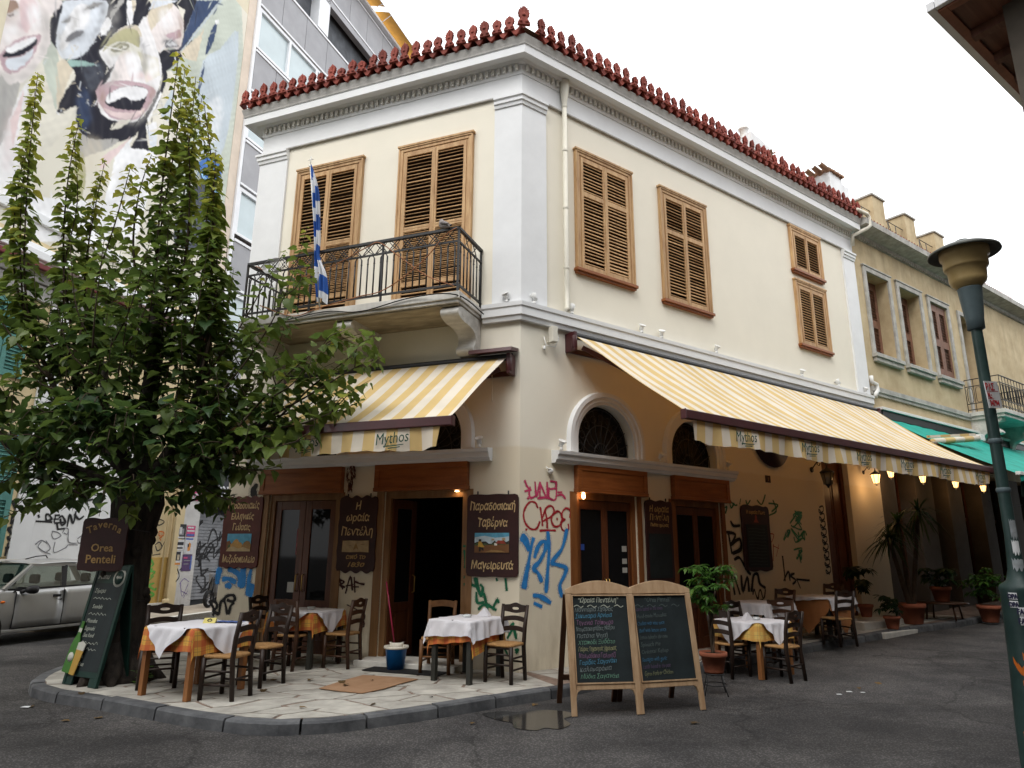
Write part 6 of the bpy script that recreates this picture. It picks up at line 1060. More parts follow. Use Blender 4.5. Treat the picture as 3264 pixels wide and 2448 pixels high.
# ================================================================== mulberry tree at the corner
def leafmat(name, c0, c1, c2, trans=.45):
    m = bpy.data.materials.new(name); m.use_nodes = True; t = m.node_tree; N, Lk = t.nodes, t.links; b = N['Principled BSDF']; b.inputs['Roughness'].default_value = .42; b.inputs['Specular IOR Level'].default_value = .35
    at = N.new('ShaderNodeAttribute'); at.attribute_name = 'hue'; rp = N.new('ShaderNodeValToRGB'); e = rp.color_ramp.elements
    e[0].color = (*c0,1); e[1].color = (*c2,1); x = e.new(.55); x.color = (*c1,1); Lk.new(at.outputs['Fac'], rp.inputs[0])
    tc = N.new('ShaderNodeTexCoord'); n = N.new('ShaderNodeTexNoise'); n.inputs['Scale'].default_value = 14; Lk.new(tc.outputs['Object'], n.inputs[0]); mr = N.new('ShaderNodeMapRange'); mr.inputs[3].default_value = .75; mr.inputs[4].default_value = 1.25; Lk.new(n.outputs[0], mr.inputs[0])
    hv = N.new('ShaderNodeHueSaturation'); Lk.new(rp.outputs[0], hv.inputs['Color']); Lk.new(mr.outputs[0], hv.inputs['Value']); Lk.new(hv.outputs[0], b.inputs['Base Color'])
    tr = N.new('ShaderNodeBsdfTranslucent'); Lk.new(hv.outputs[0], tr.inputs[0]); ms = N.new('ShaderNodeMixShader'); ms.inputs[0].default_value = trans
    Lk.new(b.outputs[0], ms.inputs[1]); Lk.new(tr.outputs[0], ms.inputs[2]); Lk.new(ms.outputs[0], N['Material Output'].inputs[0]); return m
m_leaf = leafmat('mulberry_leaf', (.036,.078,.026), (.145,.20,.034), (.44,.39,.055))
m_leaf2 = leafmat('ficus_leaf', (.03,.085,.016), (.08,.19,.03), (.20,.30,.05)); m_leaf3 = leafmat('dark_plant_leaf', (.010,.028,.010), (.025,.06,.016), (.06,.11,.03))
m_bark = pm('dark_bark', (.016,.013,.011), .95, .4, 5, .8, 25, col2=(.05,.04,.032), stretch=(3,3,.6)); m_twig = pm('twig_bark', (.06,.042,.028), .9, .3, 8)
def leaf_shape(seed, lobed):
    r = random.Random(seed); half = [(0,.0),(.20,-.10),(.40,-.03),(.47,.14),(.44,.34),(.34,.5),(.25,.62),(.14,.82),(0,1.05)]
    if lobed: half[4] = (.46,.30); half[5] = (.28,.44); half[6] = (.33,.60)
    vs, fs = [], []; c = []
    fold, droop = r.uniform(.12,.4), r.uniform(.15,.5)
    def z(x, y): return fold*abs(x)-droop*y*y*.6-.25*abs(x)**2+.03*math.sin(9*y+seed)
    for sg in (1,-1):
        b0 = len(vs)
        for x, y in half: x2 = sg*x*r.uniform(.88,1.08); vs.append((x2,y,z(x2,y)))
        mid = [(0,.0),(0,.35),(0,.7)]
        m0 = len(vs)
        for x, y in mid: vs.append((x,y,z(x,y)))
        f = [(0,1,2,m0-b0),(m0-b0,2,3,4),(m0-b0,4,m0-b0+1),(m0-b0+1,4,5,6),(m0-b0+1,6,m0-b0+2),(m0-b0+2,6,7,8)]
        fs += [tuple(b0+i for i in (q if sg == 1 else q[::-1])) for q in f]
    return vs, fs
LS = [leaf_shape(i, i % 3 == 1) for i in range(7)]
def hue_attr(me, vals):
    a = me.attributes.new('hue', 'FLOAT', 'POINT'); a.data.foreach_set('value', vals)
class Leaves:
    def __init__(s): s.L = []
    def add(s, p, d, up, size, hue): s.L.append((Vector(p), d, up, size, hue))
    def mat(s, l):
        p, d, up, sz, h = l; d = d.normalized(); x = d.cross(up)
        if x.length < 1e-3: x = Vector((1,0,0))
        x.normalize(); zz = x.cross(d); return Matrix(((x.x,d.x,zz.x,p.x),(x.y,d.y,zz.y,p.y),(x.z,d.z,zz.z,p.z),(0,0,0,1))) @ SC(sz,sz,sz)
    def build(s, parent, mat, nparts=0, shapes=LS, seed=1, eye=Vector((0,0,1.72))):
        r = random.Random(seed); Ls = s.L; parts = set()
        if nparts:
            order = sorted(range(len(Ls)), key=lambda i: -Ls[i][3]/(Ls[i][0]-eye).length); parts = set(order[:nparts])
        protos = {}
        b = MB(); hv = []
        for i, l in enumerate(Ls):
            k = r.randrange(len(shapes)); vs, fs = shapes[k]; M = s.mat(l)
            if i in parts:
                hb = round(l[4]*7)/7
                if (k,hb) not in protos:
                    q_ = MB(); q_.add(vs, fs, True); me = q_.mesh('leaf', mat); hue_attr(me, [hb]*len(vs)); protos[(k,hb)] = me
                put('leaf', protos[(k,hb)], parent, M)
            else:
                b.add([M @ Vector(v) for v in vs], fs, True); hv += [l[4]]*len(vs)
        me = b.mesh('foliage', mat); hue_attr(me, hv); return tag(put('foliage', me, parent), kind='stuff')
tree = thing('mulberry_tree', 'leafy pollarded street tree with tall upright shoots on the pavement corner', 'tree', T(-5.05,9.28,.12))
b = MB(); b.tube([(-5.0,9.28,.05),(-5.02,9.28,.2),(-5.04,9.28,.5),(-5.06,9.28,1.2),(-5.08,9.28,1.9),(-5.06,9.3,2.35),(-5.05,9.3,2.7)],[.50,.40,.31,.27,.27,.33,.26],14)
r = random.Random(21)
for k in range(9):
    a = k*.7+.2; b.tube([(-5.04+.2*math.cos(a),9.28+.2*math.sin(a),.55),(-5.03+.36*math.cos(a),9.28+.36*math.sin(a),.22),(-5.0+.56*math.cos(a),9.28+.56*math.sin(a),.10)],[.12,.12,.03],7)
for k in range(12):
    a = r.uniform(0,6.28); z = r.uniform(.4,2.5); b.lathe([(.0,-.09),(.07,-.05),(.09,0),(.07,.05),(.0,.09)],7,(-5.06+.24*math.cos(a),9.28+.24*math.sin(a),z))
b.lathe([(.0,-.16),(.17,-.1),(.2,.0),(.14,.1),(.0,.15)],10,(-4.72,9.2,.28)); b.obj('trunk', m_bark, tree)
lim = MB(); tw = MB(); LV = Leaves()
C0 = Vector((-5.05,9.3,2.45))
def limb(path, r0, r1):
    p = catmull(path, 5); n = len(p); lim.tube(p, [r0+(r1-r0)*i/(n-1) for i in range(n)], 7); return [Vector(q_) for q_ in p]
def shoot(path, r0=.018, dens=.05, size=(.14,.22), tipy=.85, base_h=.1, start=.1, droop=.5, spread=.6):
    p = [Vector(q_) for q_ in catmull(path, 6)]; n = len(p); tw.tube(p, [r0*(1-.8*i/(n-1)) for i in range(n)], 4)
    L = [0]
    for a, c in zip(p,p[1:]): L.append(L[-1]+(c-a).length)
    s = L[-1]*start; k = r.randrange(4)
    while s < L[-1]:
        i = max(j for j in range(n) if L[j] <= s); i = min(i, n-2); t = (s-L[i])/max(1e-6,L[i+1]-L[i]); q_ = p[i].lerp(p[i+1],t); d = (p[i+1]-p[i]).normalized()
        a = k*2.4+r.uniform(-.6,.6); u = d.cross(UP) if abs(d.z) < .95 else Vector((1,0,0)); u.normalize(); w = d.cross(u)
        o = u*math.cos(a)+w*math.sin(a); f = s/L[-1]; sz = (size[0]*.68+(size[1]*1.08-size[0]*.68)*r.random())*(1.0-.5*max(0,f-.6)/.4)
        ld = (o*1.0 + d*.25 - UP*droop*r.uniform(.4,1.5)).normalized(); hue = base_h+.06+.5*f**1.6*tipy+r.uniform(-.1,.2)+(.25 if r.random() < .05 else 0)
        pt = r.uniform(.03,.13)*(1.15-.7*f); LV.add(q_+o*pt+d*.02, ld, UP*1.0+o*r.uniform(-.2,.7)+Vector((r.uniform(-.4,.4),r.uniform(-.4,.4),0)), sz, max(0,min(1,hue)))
        k += 1; s += dens*r.uniform(.35,1.9)*(1.9 if r.random() < .06 else 1)
# limbs
limbs = [[C0,(-5.5,9.2,3.0),(-6.1,9.1,3.5),(-6.5,9.2,4.1)],[C0,(-5.6,9.5,3.1),(-6.2,9.8,3.7),(-6.3,9.8,4.4)],[C0,(-5.1,9.3,3.4),(-5.15,9.35,4.4),(-5.2,9.3,5.3)],[C0,(-4.7,9.2,3.0),(-4.4,9.1,3.6),(-4.3,9.1,4.4)],[C0,(-4.4,9.1,2.85),(-3.8,9.0,3.15),(-3.3,8.95,3.4)],[C0,(-4.5,9.5,3.0),(-4.1,9.7,3.5),(-3.9,9.7,4.2)],[C0,(-5.2,8.9,3.0),(-5.3,8.6,3.5),(-5.3,8.5,4.1)],[C0,(-4.9,9.8,3.1),(-4.8,10.2,3.8),(-4.9,10.3,4.4)],[C0,(-5.7,9.0,2.7),(-6.4,8.8,2.95),(-7.0,8.9,3.3)]]
for i, l in enumerate(limbs): limb(l, .14 if i == 2 else .10, .09 if i == 2 else .035)
# tall upright shoots (silhouette), then side sprays, then the dense heart of the crown
up = [[(-6.4,9.15,3.9),(-7.0,9.15,5.2),(-7.35,9.2,7.0),(-7.55,9.2,9.05)],[(-6.45,9.2,4.0),(-7.2,9.2,5.4),(-7.5,9.25,6.6),(-7.5,9.2,8.0)],[(-6.3,9.5,4.2),(-6.75,9.45,5.8),(-6.9,9.4,7.2),(-6.9,9.4,8.4)],[(-6.25,9.7,4.4),(-6.5,9.6,5.6),(-6.55,9.6,6.6),(-6.45,9.5,7.7)],[(-6.3,9.3,4.2),(-6.15,9.3,5.5),(-6.0,9.3,6.5),(-5.9,9.3,7.5)],
  [(-5.2,9.3,5.0),(-5.35,9.3,6.6),(-5.4,9.3,8.2),(-5.42,9.3,9.55)],[(-5.1,9.3,5.0),(-5.05,9.35,6.4),(-5.1,9.4,7.8),(-5.15,9.4,9.15)],[(-5.3,9.2,4.9),(-5.6,9.2,6.0),(-5.65,9.2,6.9),(-5.55,9.2,7.6)],[(-4.4,9.1,4.2),(-4.35,9.1,5.6),(-4.55,9.15,7.2),(-4.85,9.2,8.5)],[(-4.3,9.1,4.3),(-4.3,9.0,5.4),(-4.4,9.0,6.5),(-4.5,9.05,7.6)],[(-5.0,9.3,4.8),(-4.85,9.25,6.0),(-4.95,9.25,7.3),(-5.2,9.3,8.6)]]
for k, p in enumerate(up):
    shoot(p, .024, .027, (.14,.20), .85, .26, .10, .6)
    if k in (0,2,3,5,6,8,9): shoot([(x+r.uniform(-.14,.14),y+r.uniform(-.12,.12),z-.25) for x, y, z in p], .02, .034, (.14,.20), .75, .24, .2, .6)
side = [[(-3.4,8.95,3.4),(-2.7,8.8,3.75),(-2.1,8.7,4.1),(-1.75,8.6,4.2)],[(-3.5,8.95,3.3),(-2.9,8.9,3.35),(-2.4,8.8,3.5),(-2.0,8.75,3.65)],[(-3.8,9.0,3.2),(-3.2,8.9,3.9),(-2.6,8.8,4.4),(-1.95,8.8,4.65)],[(-4.2,9.1,3.6),(-3.6,9.0,4.4),(-3.2,8.9,5.2),(-2.95,8.85,6.2)],[(-4.3,9.1,4.0),(-3.8,9.0,4.8),(-3.5,9.0,5.5),(-3.3,9.0,5.9)],[(-4.2,9.1,3.0),(-3.8,9.0,2.85),(-3.4,8.9,2.75),(-3.0,8.85,2.8)],[(-4.4,9.1,2.8),(-4.1,9.0,2.55),(-3.8,8.95,2.4),(-3.55,8.9,2.35)],[(-6.4,9.1,4.0),(-6.9,9.0,4.5),(-7.3,9.0,4.95),(-7.7,9.0,5.2)],[(-6.8,8.9,3.2),(-7.1,8.9,3.6),(-7.4,8.9,3.9),(-7.8,8.9,4.1)],[(-5.6,9.0,2.7),(-6.0,8.9,2.4),(-6.3,8.8,2.2),(-6.5,8.8,2.1)],[(-6.0,8.9,2.8),(-6.3,8.8,2.7),(-6.6,8.8,2.55),(-6.75,8.7,2.5)],[(-3.9,9.0,3.1),(-3.3,8.8,3.0),(-2.8,8.7,3.1),(-2.5,8.7,3.15)],[(-3.2,8.95,3.4),(-2.7,8.9,3.9),(-2.35,8.9,4.2),(-2.2,8.9,4.35)],[(-4.6,9.0,2.7),(-4.7,8.7,2.4),(-4.75,8.5,2.2),(-4.6,8.4,2.1)]]
for p in side: shoot(p, .018, .042, (.14,.21), .45, .18, .05, .35)
for p in side[:4]+side[7:9]+side[11:13]:
    for q_ in range(3): 
        i = r.choice((1,2)); a = Vector(p[i]); shoot([a, a+Vector((r.uniform(-.1,.3),r.uniform(-.3,.2),r.uniform(.05,.25))), a+Vector((r.uniform(-.1,.6),r.uniform(-.4,.3),r.uniform(.1,.45)))], .01, .05, (.14,.21), .5, .2, .1, .4)
for l in limbs:
    for t in range(12):
        a = Vector(l[r.choice((1,2,2,3,3))])+Vector((r.uniform(-.25,.25),r.uniform(-.25,.25),r.uniform(-.2,.3))); an = r.uniform(0,6.28); o = Vector((math.cos(an),math.sin(an)*.7,0)); h = r.uniform(.0,1.5); w = r.uniform(.15,.85)
        shoot([a, a+o*w*.6+UP*h*.35, a+o*w+UP*h], .014, .052, (.14,.23), .25, .08, .05, .4)
for t in range(26):       # long inner shoots between the silhouette ones
    a = Vector((r.uniform(-6.9,-4.1), r.uniform(8.9,9.9), r.uniform(3.4,4.6))); h = r.uniform(.9,2.1) if t % 3 else r.uniform(1.5,2.7); o = Vector((r.uniform(-.25,.25),r.uniform(-.2,.2),0)); shoot([a,a+o*.6+UP*h*.5,a+o+UP*h], .014, .046, (.16,.23), .5, .14, .05, .5)
for t in range(125):       # low dark skirt
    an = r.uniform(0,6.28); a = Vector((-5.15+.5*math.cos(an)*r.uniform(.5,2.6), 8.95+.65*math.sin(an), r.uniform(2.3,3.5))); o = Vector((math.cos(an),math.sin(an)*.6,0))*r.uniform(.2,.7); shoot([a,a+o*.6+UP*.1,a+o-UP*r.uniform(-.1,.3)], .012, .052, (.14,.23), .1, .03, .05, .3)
for p in ([(-6.6,9.0,3.4),(-7.2,8.9,4.1),(-7.9,8.9,4.8)],[(-6.7,9.0,3.3),(-7.3,8.9,3.6),(-8.0,8.9,3.8)],[(-6.5,9.0,3.1),(-7.2,8.9,3.3),(-8.0,8.8,3.2)]): lim.tube(catmull(p,4), .016, 5)
lim.obj('limb', m_bark, tree); tw.obj('twig', m_twig, tree)
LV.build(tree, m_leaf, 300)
# sprouts at its foot
LQ = Leaves()
for k in range(40): a = r.uniform(0,6.28); LQ.add((-4.62+.13*r.random(),9.02+.12*r.uniform(-1,1),.14+.16*r.random()), Vector((math.cos(a),math.sin(a),.4)), UP, r.uniform(.03,.06), r.uniform(.2,.7))
gp = thing('sprout_clump','small green sprouts growing at the foot of the tree trunk','plant',T(-4.6,9.02,.12)); LQ.build(gp, m_leaf2)
# ------------------------------------------------------------------ signs at the tree
M = T(-5.225,8.93,1.455) @ RZ(-2); ts = thing('tavern_sign', 'brown tavern name board in Latin letters hung on the tree trunk', 'sign', M)
bevel(MB().prism(wavy(.60,.66,.05,.008,2),0,.03,FACE).obj('board', m_sign, ts, M), .006)
for k, ch in enumerate('Taverna'):
    t_ = (k-3)/3.3; text('lettering', ch, .125, m_gold2, ts, M @ T(.20*t_,-.033,.46+.085*(1-t_*t_)) @ RY(t_*24), bold=.002)
text('lettering','Orea',.135,m_gold2,ts,M @ T(.0,-.033,.245),bold=.002,sx=1.02); text('lettering','Penteli',.145,m_gold2,ts,M @ T(-.0,-.033,.10),bold=.002,sx=1.0)
b = MB(); b.tube([(-5.4,8.95,1.9),(-5.05,8.93,2.0),(-4.75,9.1,1.95)],.006,4); b.tube([(-4.75,9.2,1.08),(-5.1,8.97,1.1),(-5.3,9.1,1.08)],.006,4); tag(b.obj('wire_tie', m_iron), 'thin dark wire tied round the tree trunk behind the boards', 'wire')
m_bgreen = pm('dark_green_paint', (.005,.026,.020), .5, .25, 4); m_lag = pm('amber_lager', (.40,.24,.05), .3, .1); m_bot = pm('green_bottle_print', (.045,.15,.025), .35, .2); m_pale = pm('pale_print', (.46,.46,.41), .5, .1)
M0 = T(-5.18,8.785,.122) @ RZ(-27); mb = thing('menu_stand', 'dark green chalk menu stand with a beer bottle cut-out leaning by the tree', 'chalkboard', M0)
M = M0 @ RX(-9.5); b = MB(); b.box(-.31,.31,-.012,.012,.10,1.42); b.box(-.31,-.16,-.012,.012,0,.10); b.box(.16,.31,-.012,.012,0,.10); b.box(-.33,-.285,-.022,.018,.0,1.42); b.box(.285,.33,-.022,.018,.0,1.42); b.box(-.285,.285,-.022,.018,1.36,1.42); bevel(b.obj('front_panel', m_bgreen, mb, M), .005)
MB().box(-.275,.275,-.0145,-.0125,.17,1.2).obj('slate', m_slate, mb, M)
M2 = M0 @ T(0,.40,0) @ RX(5.5); b = MB(); b.box(-.31,.31,-.012,.012,.0,1.42); bevel(b.obj('rear_panel', m_bgreen, mb, M2), .005)
text('lettering','Menu',.10,m_pale,mb,M @ T(-.14,-.016,1.25),shear=.3,bold=.002); b = MB(); b.lathe([(0,-.0145),(.115,-.0145),(.115,-.02),(0,-.02)],24,M=T(.17,0,1.27) @ RX(90) @ T(0,0,.03)); b.obj('badge', m_pale, mb, M)
b = MB(); b.lathe([(0,-.02),(.085,-.02),(.085,-.023),(0,-.023)],24,M=T(.17,0,1.27) @ RX(90) @ T(0,0,.040)); b.obj('badge_centre', m_bgreen, mb, M); text('lettering','Mythos',.045,m_pale,mb,M @ T(.17,-.0215,1.262),shear=.2,bold=.001,sx=.8)
r = random.Random(31)
def squig(x0, w, z, h):
    n = int(w/.035); return [(x0+.035*i+r.uniform(-.01,.01), z+h*(.5 if i % 2 else -.2)*r.uniform(.4,1.3)) for i in range(n)]
for k, (t_, z) in enumerate((('Σήμερα',1.08),(None,.99),('Souvlaki',.89),(None,.80),('Mezedes',.72),('Saganaki',.63),('Sea food',.55),(None,.46),(None,.39),('Soda',.31),('Mythos',.22))):
    if t_: text('chalk_line', t_, .07, m_chalk, mb, M @ T(-.24+.05*r.random(),-.016,z), align='LEFT', shear=.25, sx=.85)
    else: paint('chalk_line', [squig(-.22,.42,z+.02,.035)], .006, m_chalk, mb, M @ T(0,-.016,0))
Mb = M @ T(-.30,-.03,.13); b = MB(); bp = [(-.075,0),(.075,0),(.08,.03),(.08,.30),(.06,.38),(.03,.44),(.025,.58),(.03,.60),(-.03,.60),(-.025,.58),(-.03,.44),(-.06,.38),(-.08,.30),(-.08,.03)]; b.prism(bp,0,.012,FACE); b.obj('bottle_cutout', m_bot, mb, Mb @ RY(6))
b = MB(); b.lathe([(0,0),(.055,0),(.055,.004),(0,.004)],16,M=T(0,-.012,.18) @ RX(90)); b.obj('label', m_pale, mb, Mb @ RY(6)); b = MB(); b.prism([(-.03,.47),(.03,.47),(.03,.52),(-.03,.52)],.0121,.0135,FACE); b.obj('neck_label', m_pale, mb, Mb @ RY(6))
b = MB(); b.prism([(.09,0),(.19,0),(.215,.28),(.075,.28)],.013,.022,FACE); b.obj('glass_cutout', m_lag, mb, Mb @ RY(6)); b = MB(); b.prism([(.075,.281),(.215,.281),(.222,.36),(.15,.385),(.072,.36)],.014,.024,FACE); b.obj('foam', m_pale, mb, Mb @ RY(6))
# ================================================================== tavern furniture
m_chd = pm('dark_stained_chair', (.022,.012,.008), .45, .3, 6, rnd=.15); m_chm = pm('brown_chair', (.055,.024,.012), .45, .3, 6, rnd=.1); m_chl = pm('light_brown_chair', (.15,.07,.028), .5, .3, 6)
m_rush = pm('rush_seat', (.26,.13,.045), .8, .35, 26, .6, 90, col2=(.46,.27,.11), stretch=(1,6,1)); m_tleg = pm('table_leg_wood', (.20,.075,.022), .45, .3, 4, stretch=(3,3,.5), col2=(.28,.12,.04)); m_tdark = pm('dark_table_leg', (.03,.03,.025), .5, .3)
def chair_meshes(mat, open_back=False):
    D = {}
    D['seat'] = MB(); n = 16; pts = []
    for i in range(n*4):
        a = 2*math.pi*i/(n*4); c, s_ = math.cos(a), math.sin(a); e = .35; x = .205*abs(c)**e*(1 if c > 0 else -1); y = .195*abs(s_)**e*(1 if s_ > 0 else -1); pts.append((x*(1+.06*(y/.195)), y))
    b = D['seat']; m = len(pts)
    rows = [(.985,.435),(1.0,.45),(.97,.468),(.55,.462),(.0,.448)]
    vs = [(x*k,y*k,z) for k, z in rows for x, y in pts]; b.add(vs, [(j*m+i,j*m+(i+1) % m,(j+1)*m+(i+1) % m,(j+1)*m+i) for j in range(4) for i in range(m)]+[tuple(range(m-1,-1,-1))], True)
    for sx in (-1,1):
        D['leg%d' % sx] = MB().tube([(sx*.195,.17,0),(sx*.19,.17,.44)],[.026,.029],8)
        D['post%d' % sx] = MB().tube([(sx*.172,-.215,0),(sx*.172,-.175,.42),(sx*.178,-.195,.66),(sx*.188,-.245,.925)],[.026,.029,.028,.023],8)
    def slat(z, h, w, bow, yb, hole=False):
        b = MB(); n = 14
        def yy(x): return yb-.028*math.cos(x/w*math.pi/2)
        if hole:
            O, I = [], []
            for i in range(28):
                a = 2*math.pi*i/28; c, s_ = math.cos(a), math.sin(a); k = 1/max(abs(c)/w*1.0, abs(s_)/(h/2)); x, zz = c*k, s_*k
                if s_ > 0: zz += .028*math.cos(x/w*math.pi*.5)+.008*math.cos(x/w*math.pi*2)
                else: zz += -.012*math.cos(x/w*math.pi*1.0)
                O.append((x,zz)); I.append((.055*c, .004+(.016+.004*abs(c))*s_))
            vs = [(x,yy(x)+d,z+q_) for d in (-.009,.009) for L in (O,I) for x, q_ in L]; m = 28; fs = []
            for i in range(m):
                j = (i+1) % m; fs += [(i,j,m+j,m+i),(2*m+i,3*m+i,3*m+j,2*m+j),(i,2*m+i,2*m+j,j),(m+i,m+j,3*m+j,3*m+i)]
            b.add(vs,fs)
        else:
            xs = [-w+2*w*i/n for i in range(n+1)]; vs = [(x,yy(x)+d,z+q_*h/2+bow*math.cos(x/w*math.pi/2)) for d in (-.008,.008) for q_ in (-1,1) for x in xs]; m = n+1; fs = []
            for i in range(n): fs += [(i,i+1,m+i+1,m+i),(2*m+i,3*m+i,3*m+i+1,2*m+i+1),(m+i,m+i+1,3*m+i+1,3*m+i),(i,2*m+i,2*m+i+1,i+1)]
            b.add(vs,fs)
        return b
    D['top_rail'] = slat(.87,.085,.18,.02,-.228,not open_back)
    if not open_back: D['back_slat1'] = slat(.735,.06,.172,.02,-.205); D['back_slat2'] = slat(.61,.06,.168,.02,-.186)
    else: D['back_slat1'] = slat(.62,.05,.168,.01,-.186)
    k = 0
    for sx in (-1,1):
        for z in (.16,.30): D['stretch%d' % k] = MB().tube([(sx*.193,.17,z),(sx*.173,-.20,z)],.013,6); k += 1
    for z in (.22,.34): D['stretch%d' % k] = MB().tube([(-.193,.17,z),(.193,.17,z)],.013,6); k += 1
    D['stretch%d' % k] = MB().tube([(-.172,-.2,.22),(.172,-.2,.22)],.013,6); k += 1
    D['rail1'] = MB().tube([(-.19,.17,.42),(.19,.17,.42)],.016,6)
    nm = lambda q_: 'seat' if q_ == 'seat' else 'leg' if q_.startswith('leg') else 'back_post' if q_.startswith('post') else 'top_rail' if q_ == 'top_rail' else 'back_slat' if q_.startswith('back') else 'stretcher'
    return [(nm(q_), b.mesh(nm(q_), m_rush if q_ == 'seat' else mat)) for q_, b in D.items()]
CHM = {'d': chair_meshes(m_chd), 'm': chair_meshes(m_chm), 'l': chair_meshes(m_chl, True)}
PROTO = {}
def chair(kind, x, y, z, fx, fy, label):
    M = T(x,y,z) @ Matrix.Rotation(math.atan2(-fx,fy),4,'Z')
    if kind in PROTO: return copy_tree(PROTO[kind], M, label, 'rush-seated taverna chairs')
    t_ = thing('taverna_chair', label, 'chair', M, 'rush-seated taverna chairs')
    for n_, me in CHM[kind]: put(n_, me, t_, M)
    PROTO[kind] = t_; return t_
def uvgrid_cloth(name, mat, M, w, d, h, S, rot, lift, flare, seed, label, group, droop=1.0, ctr=(0,0), clips=0):
    N_ = 44; r = random.Random(seed); b = MB(); c, s_ = math.cos(R_(rot)), math.sin(R_(rot)); uv = []; vs = []
    ph = r.uniform(0,6)
    for j in range(N_+1):
        for i in range(N_+1):
            p, q_ = S*(i/N_-.5), S*(j/N_-.5); uv.append((p,q_)); x, y = p*c-q_*s_+ctr[0], p*s_+q_*c+ctr[1]
            cx_, cy_ = max(-w/2,min(w/2,x)), max(-d/2,min(d/2,y)); ex, ey = x-cx_, y-cy_; L = math.hypot(ex,ey); z = h+lift
            if L > 1e-6:
                dx, dy = ex/L, ey/L; al = (cx_*abs(dy)+cy_*abs(dx)); f = min(1,L/.10)
                ang = math.atan2(dy,dx); k = .017*math.sin(al*17+ph+ang*5)*f + .012*math.sin(al*37+ph*2+L*10)*f
                out_ = lift*4-.012+flare*L*(.85+.2*math.sin(al*8+ph))+k*(1 if lift > .006 else .35); zz = math.sqrt(max(0,L*L-(out_*.6)**2)) if L > out_*.6 else L*.5
                x, y, z = cx_+dx*out_, cy_+dy*out_, h+lift-zz*droop+.004*math.sin(al*25)
            else: z += .0025*math.sin(x*23+ph)*math.sin(y*19)
            vs.append((x,y,z))
    b.add(vs, [(j*(N_+1)+i,j*(N_+1)+i+1,(j+1)*(N_+1)+i+1,(j+1)*(N_+1)+i) for j in range(N_) for i in range(N_)], True); b.uv = uv
    o = b.obj(name, mat, None, M); tag(o, label, 'tablecloth', group); return o
def plaid(name, y_, r_, g_):
    m = bpy.data.materials.new(name); m.use_nodes = True; t = m.node_tree; N, Lk = t.nodes, t.links; b = N['Principled BSDF']; b.inputs['Roughness'].default_value = .85
    uv = N.new('ShaderNodeUVMap'); sx = N.new('ShaderNodeSeparateXYZ'); Lk.new(uv.outputs[0], sx.inputs[0])
    def band(sock, per, lo, hi):
        a = N.new('ShaderNodeMath'); a.operation = 'MULTIPLY_ADD'; a.inputs[1].default_value = 1/per; a.inputs[2].default_value = 50.0; Lk.new(sock, a.inputs[0]); f = N.new('ShaderNodeMath'); f.operation = 'FRACT'; Lk.new(a.outputs[0], f.inputs[0])
        g = N.new('ShaderNodeMath'); g.operation = 'COMPARE'; g.inputs[1].default_value = (lo+hi)/2; g.inputs[2].default_value = (hi-lo)/2; Lk.new(f.outputs[0], g.inputs[0]); return g.outputs[0]
    col = None; first = N.new('ShaderNodeRGB'); first.outputs[0].default_value = (*y_,1); col = first.outputs[0]
    for sck in (sx.outputs[0], sx.outputs[1]):
        for lo, hi, cc, f in ((.0,.42,r_,.62),(.68,.72,g_,.7),(.52,.54,g_,.5)):
            mx = N.new('ShaderNodeMix'); mx.data_type = 'RGBA'; mu = N.new('ShaderNodeMath'); mu.operation = 'MULTIPLY'; mu.inputs[1].default_value = f; Lk.new(band(sck,.17,lo,hi), mu.inputs[0]); Lk.new(mu.outputs[0], mx.inputs[0]); Lk.new(col, mx.inputs[6]); mx.inputs[7].default_value = (*cc,1); col = mx.outputs[2]
    Lk.new(col, b.inputs['Base Color']); return m
m_plaid = plaid('orange_plaid', (.62,.34,.055), (.46,.07,.025), (.24,.13,.05)); m_plaid2 = plaid('yellow_plaid', (.60,.40,.10), (.55,.27,.06), (.3,.2,.08)); m_rust = pm('rust_cloth', (.34,.14,.05), .9, .1)
m_cloth = pm('white_cotton', (.62,.61,.64), .9, .04, 4, .15, 60)
def table(x, y, z, rot, w, d, lab, white, under, um, legm, seed):
    M = T(x,y,z) @ RZ(rot); h = .745; t_ = thing('taverna_table', lab, 'table', M, 'square taverna tables')
    bevel(MB().box(-w/2,w/2,-d/2,d/2,h-.03,h).obj('table_top', legm, t_, M), .006)
    b = MB(); b.box(-w/2+.05,w/2-.05,-d/2+.03,-d/2+.05,h-.12,h-.03); b.box(-w/2+.05,w/2-.05,d/2-.05,d/2-.03,h-.12,h-.03); b.box(-w/2+.03,-w/2+.05,-d/2+.05,d/2-.05,h-.12,h-.03); b.box(w/2-.05,w/2-.03,-d/2+.05,d/2-.05,h-.12,h-.03); b.obj('apron', legm, t_, M)
    lm = MB().box(-.032,.032,-.032,.032,0,h-.03).mesh('leg', legm)
    for sx in (-1,1):
        for sy in (-1,1): bevel(put('leg', lm, t_, M @ T(sx*(w/2-.04),sy*(d/2-.04),0)), .004)
    S1, r1, lb1 = under; uvgrid_cloth('under_cloth', um, M, w, d, h, S1, r1, .004, .10, seed, lb1, 'checked under-cloths')
    S2, r2, c2, lb2 = white; uvgrid_cloth('tablecloth', m_cloth, M, w+.004, d+.004, h, S2, r2, .010, .24, seed+3, lb2, 'white tablecloths', ctr=c2)
    return M, h+.012
MA, hA = table(-3.69,8.49,.122,-25,.80,.84,'wooden table with reddish square legs nearest the kerb and tree',(1.07,45,(0,0),'white cloth lying cornerwise on the front left table'),(1.34,2,'orange plaid cloth hanging at the corners of the front left table'),m_plaid,m_tleg,11)
MBt, hB = table(-3.02,10.55,.122,-20,.80,.80,'table against the wall in front of the closed double doors',(1.05,40,(0,0),'white cloth on the shaded table by the double doors'),(1.30,4,'orange plaid cloth on the shaded table by the double doors'),m_plaid,m_tdark,17)
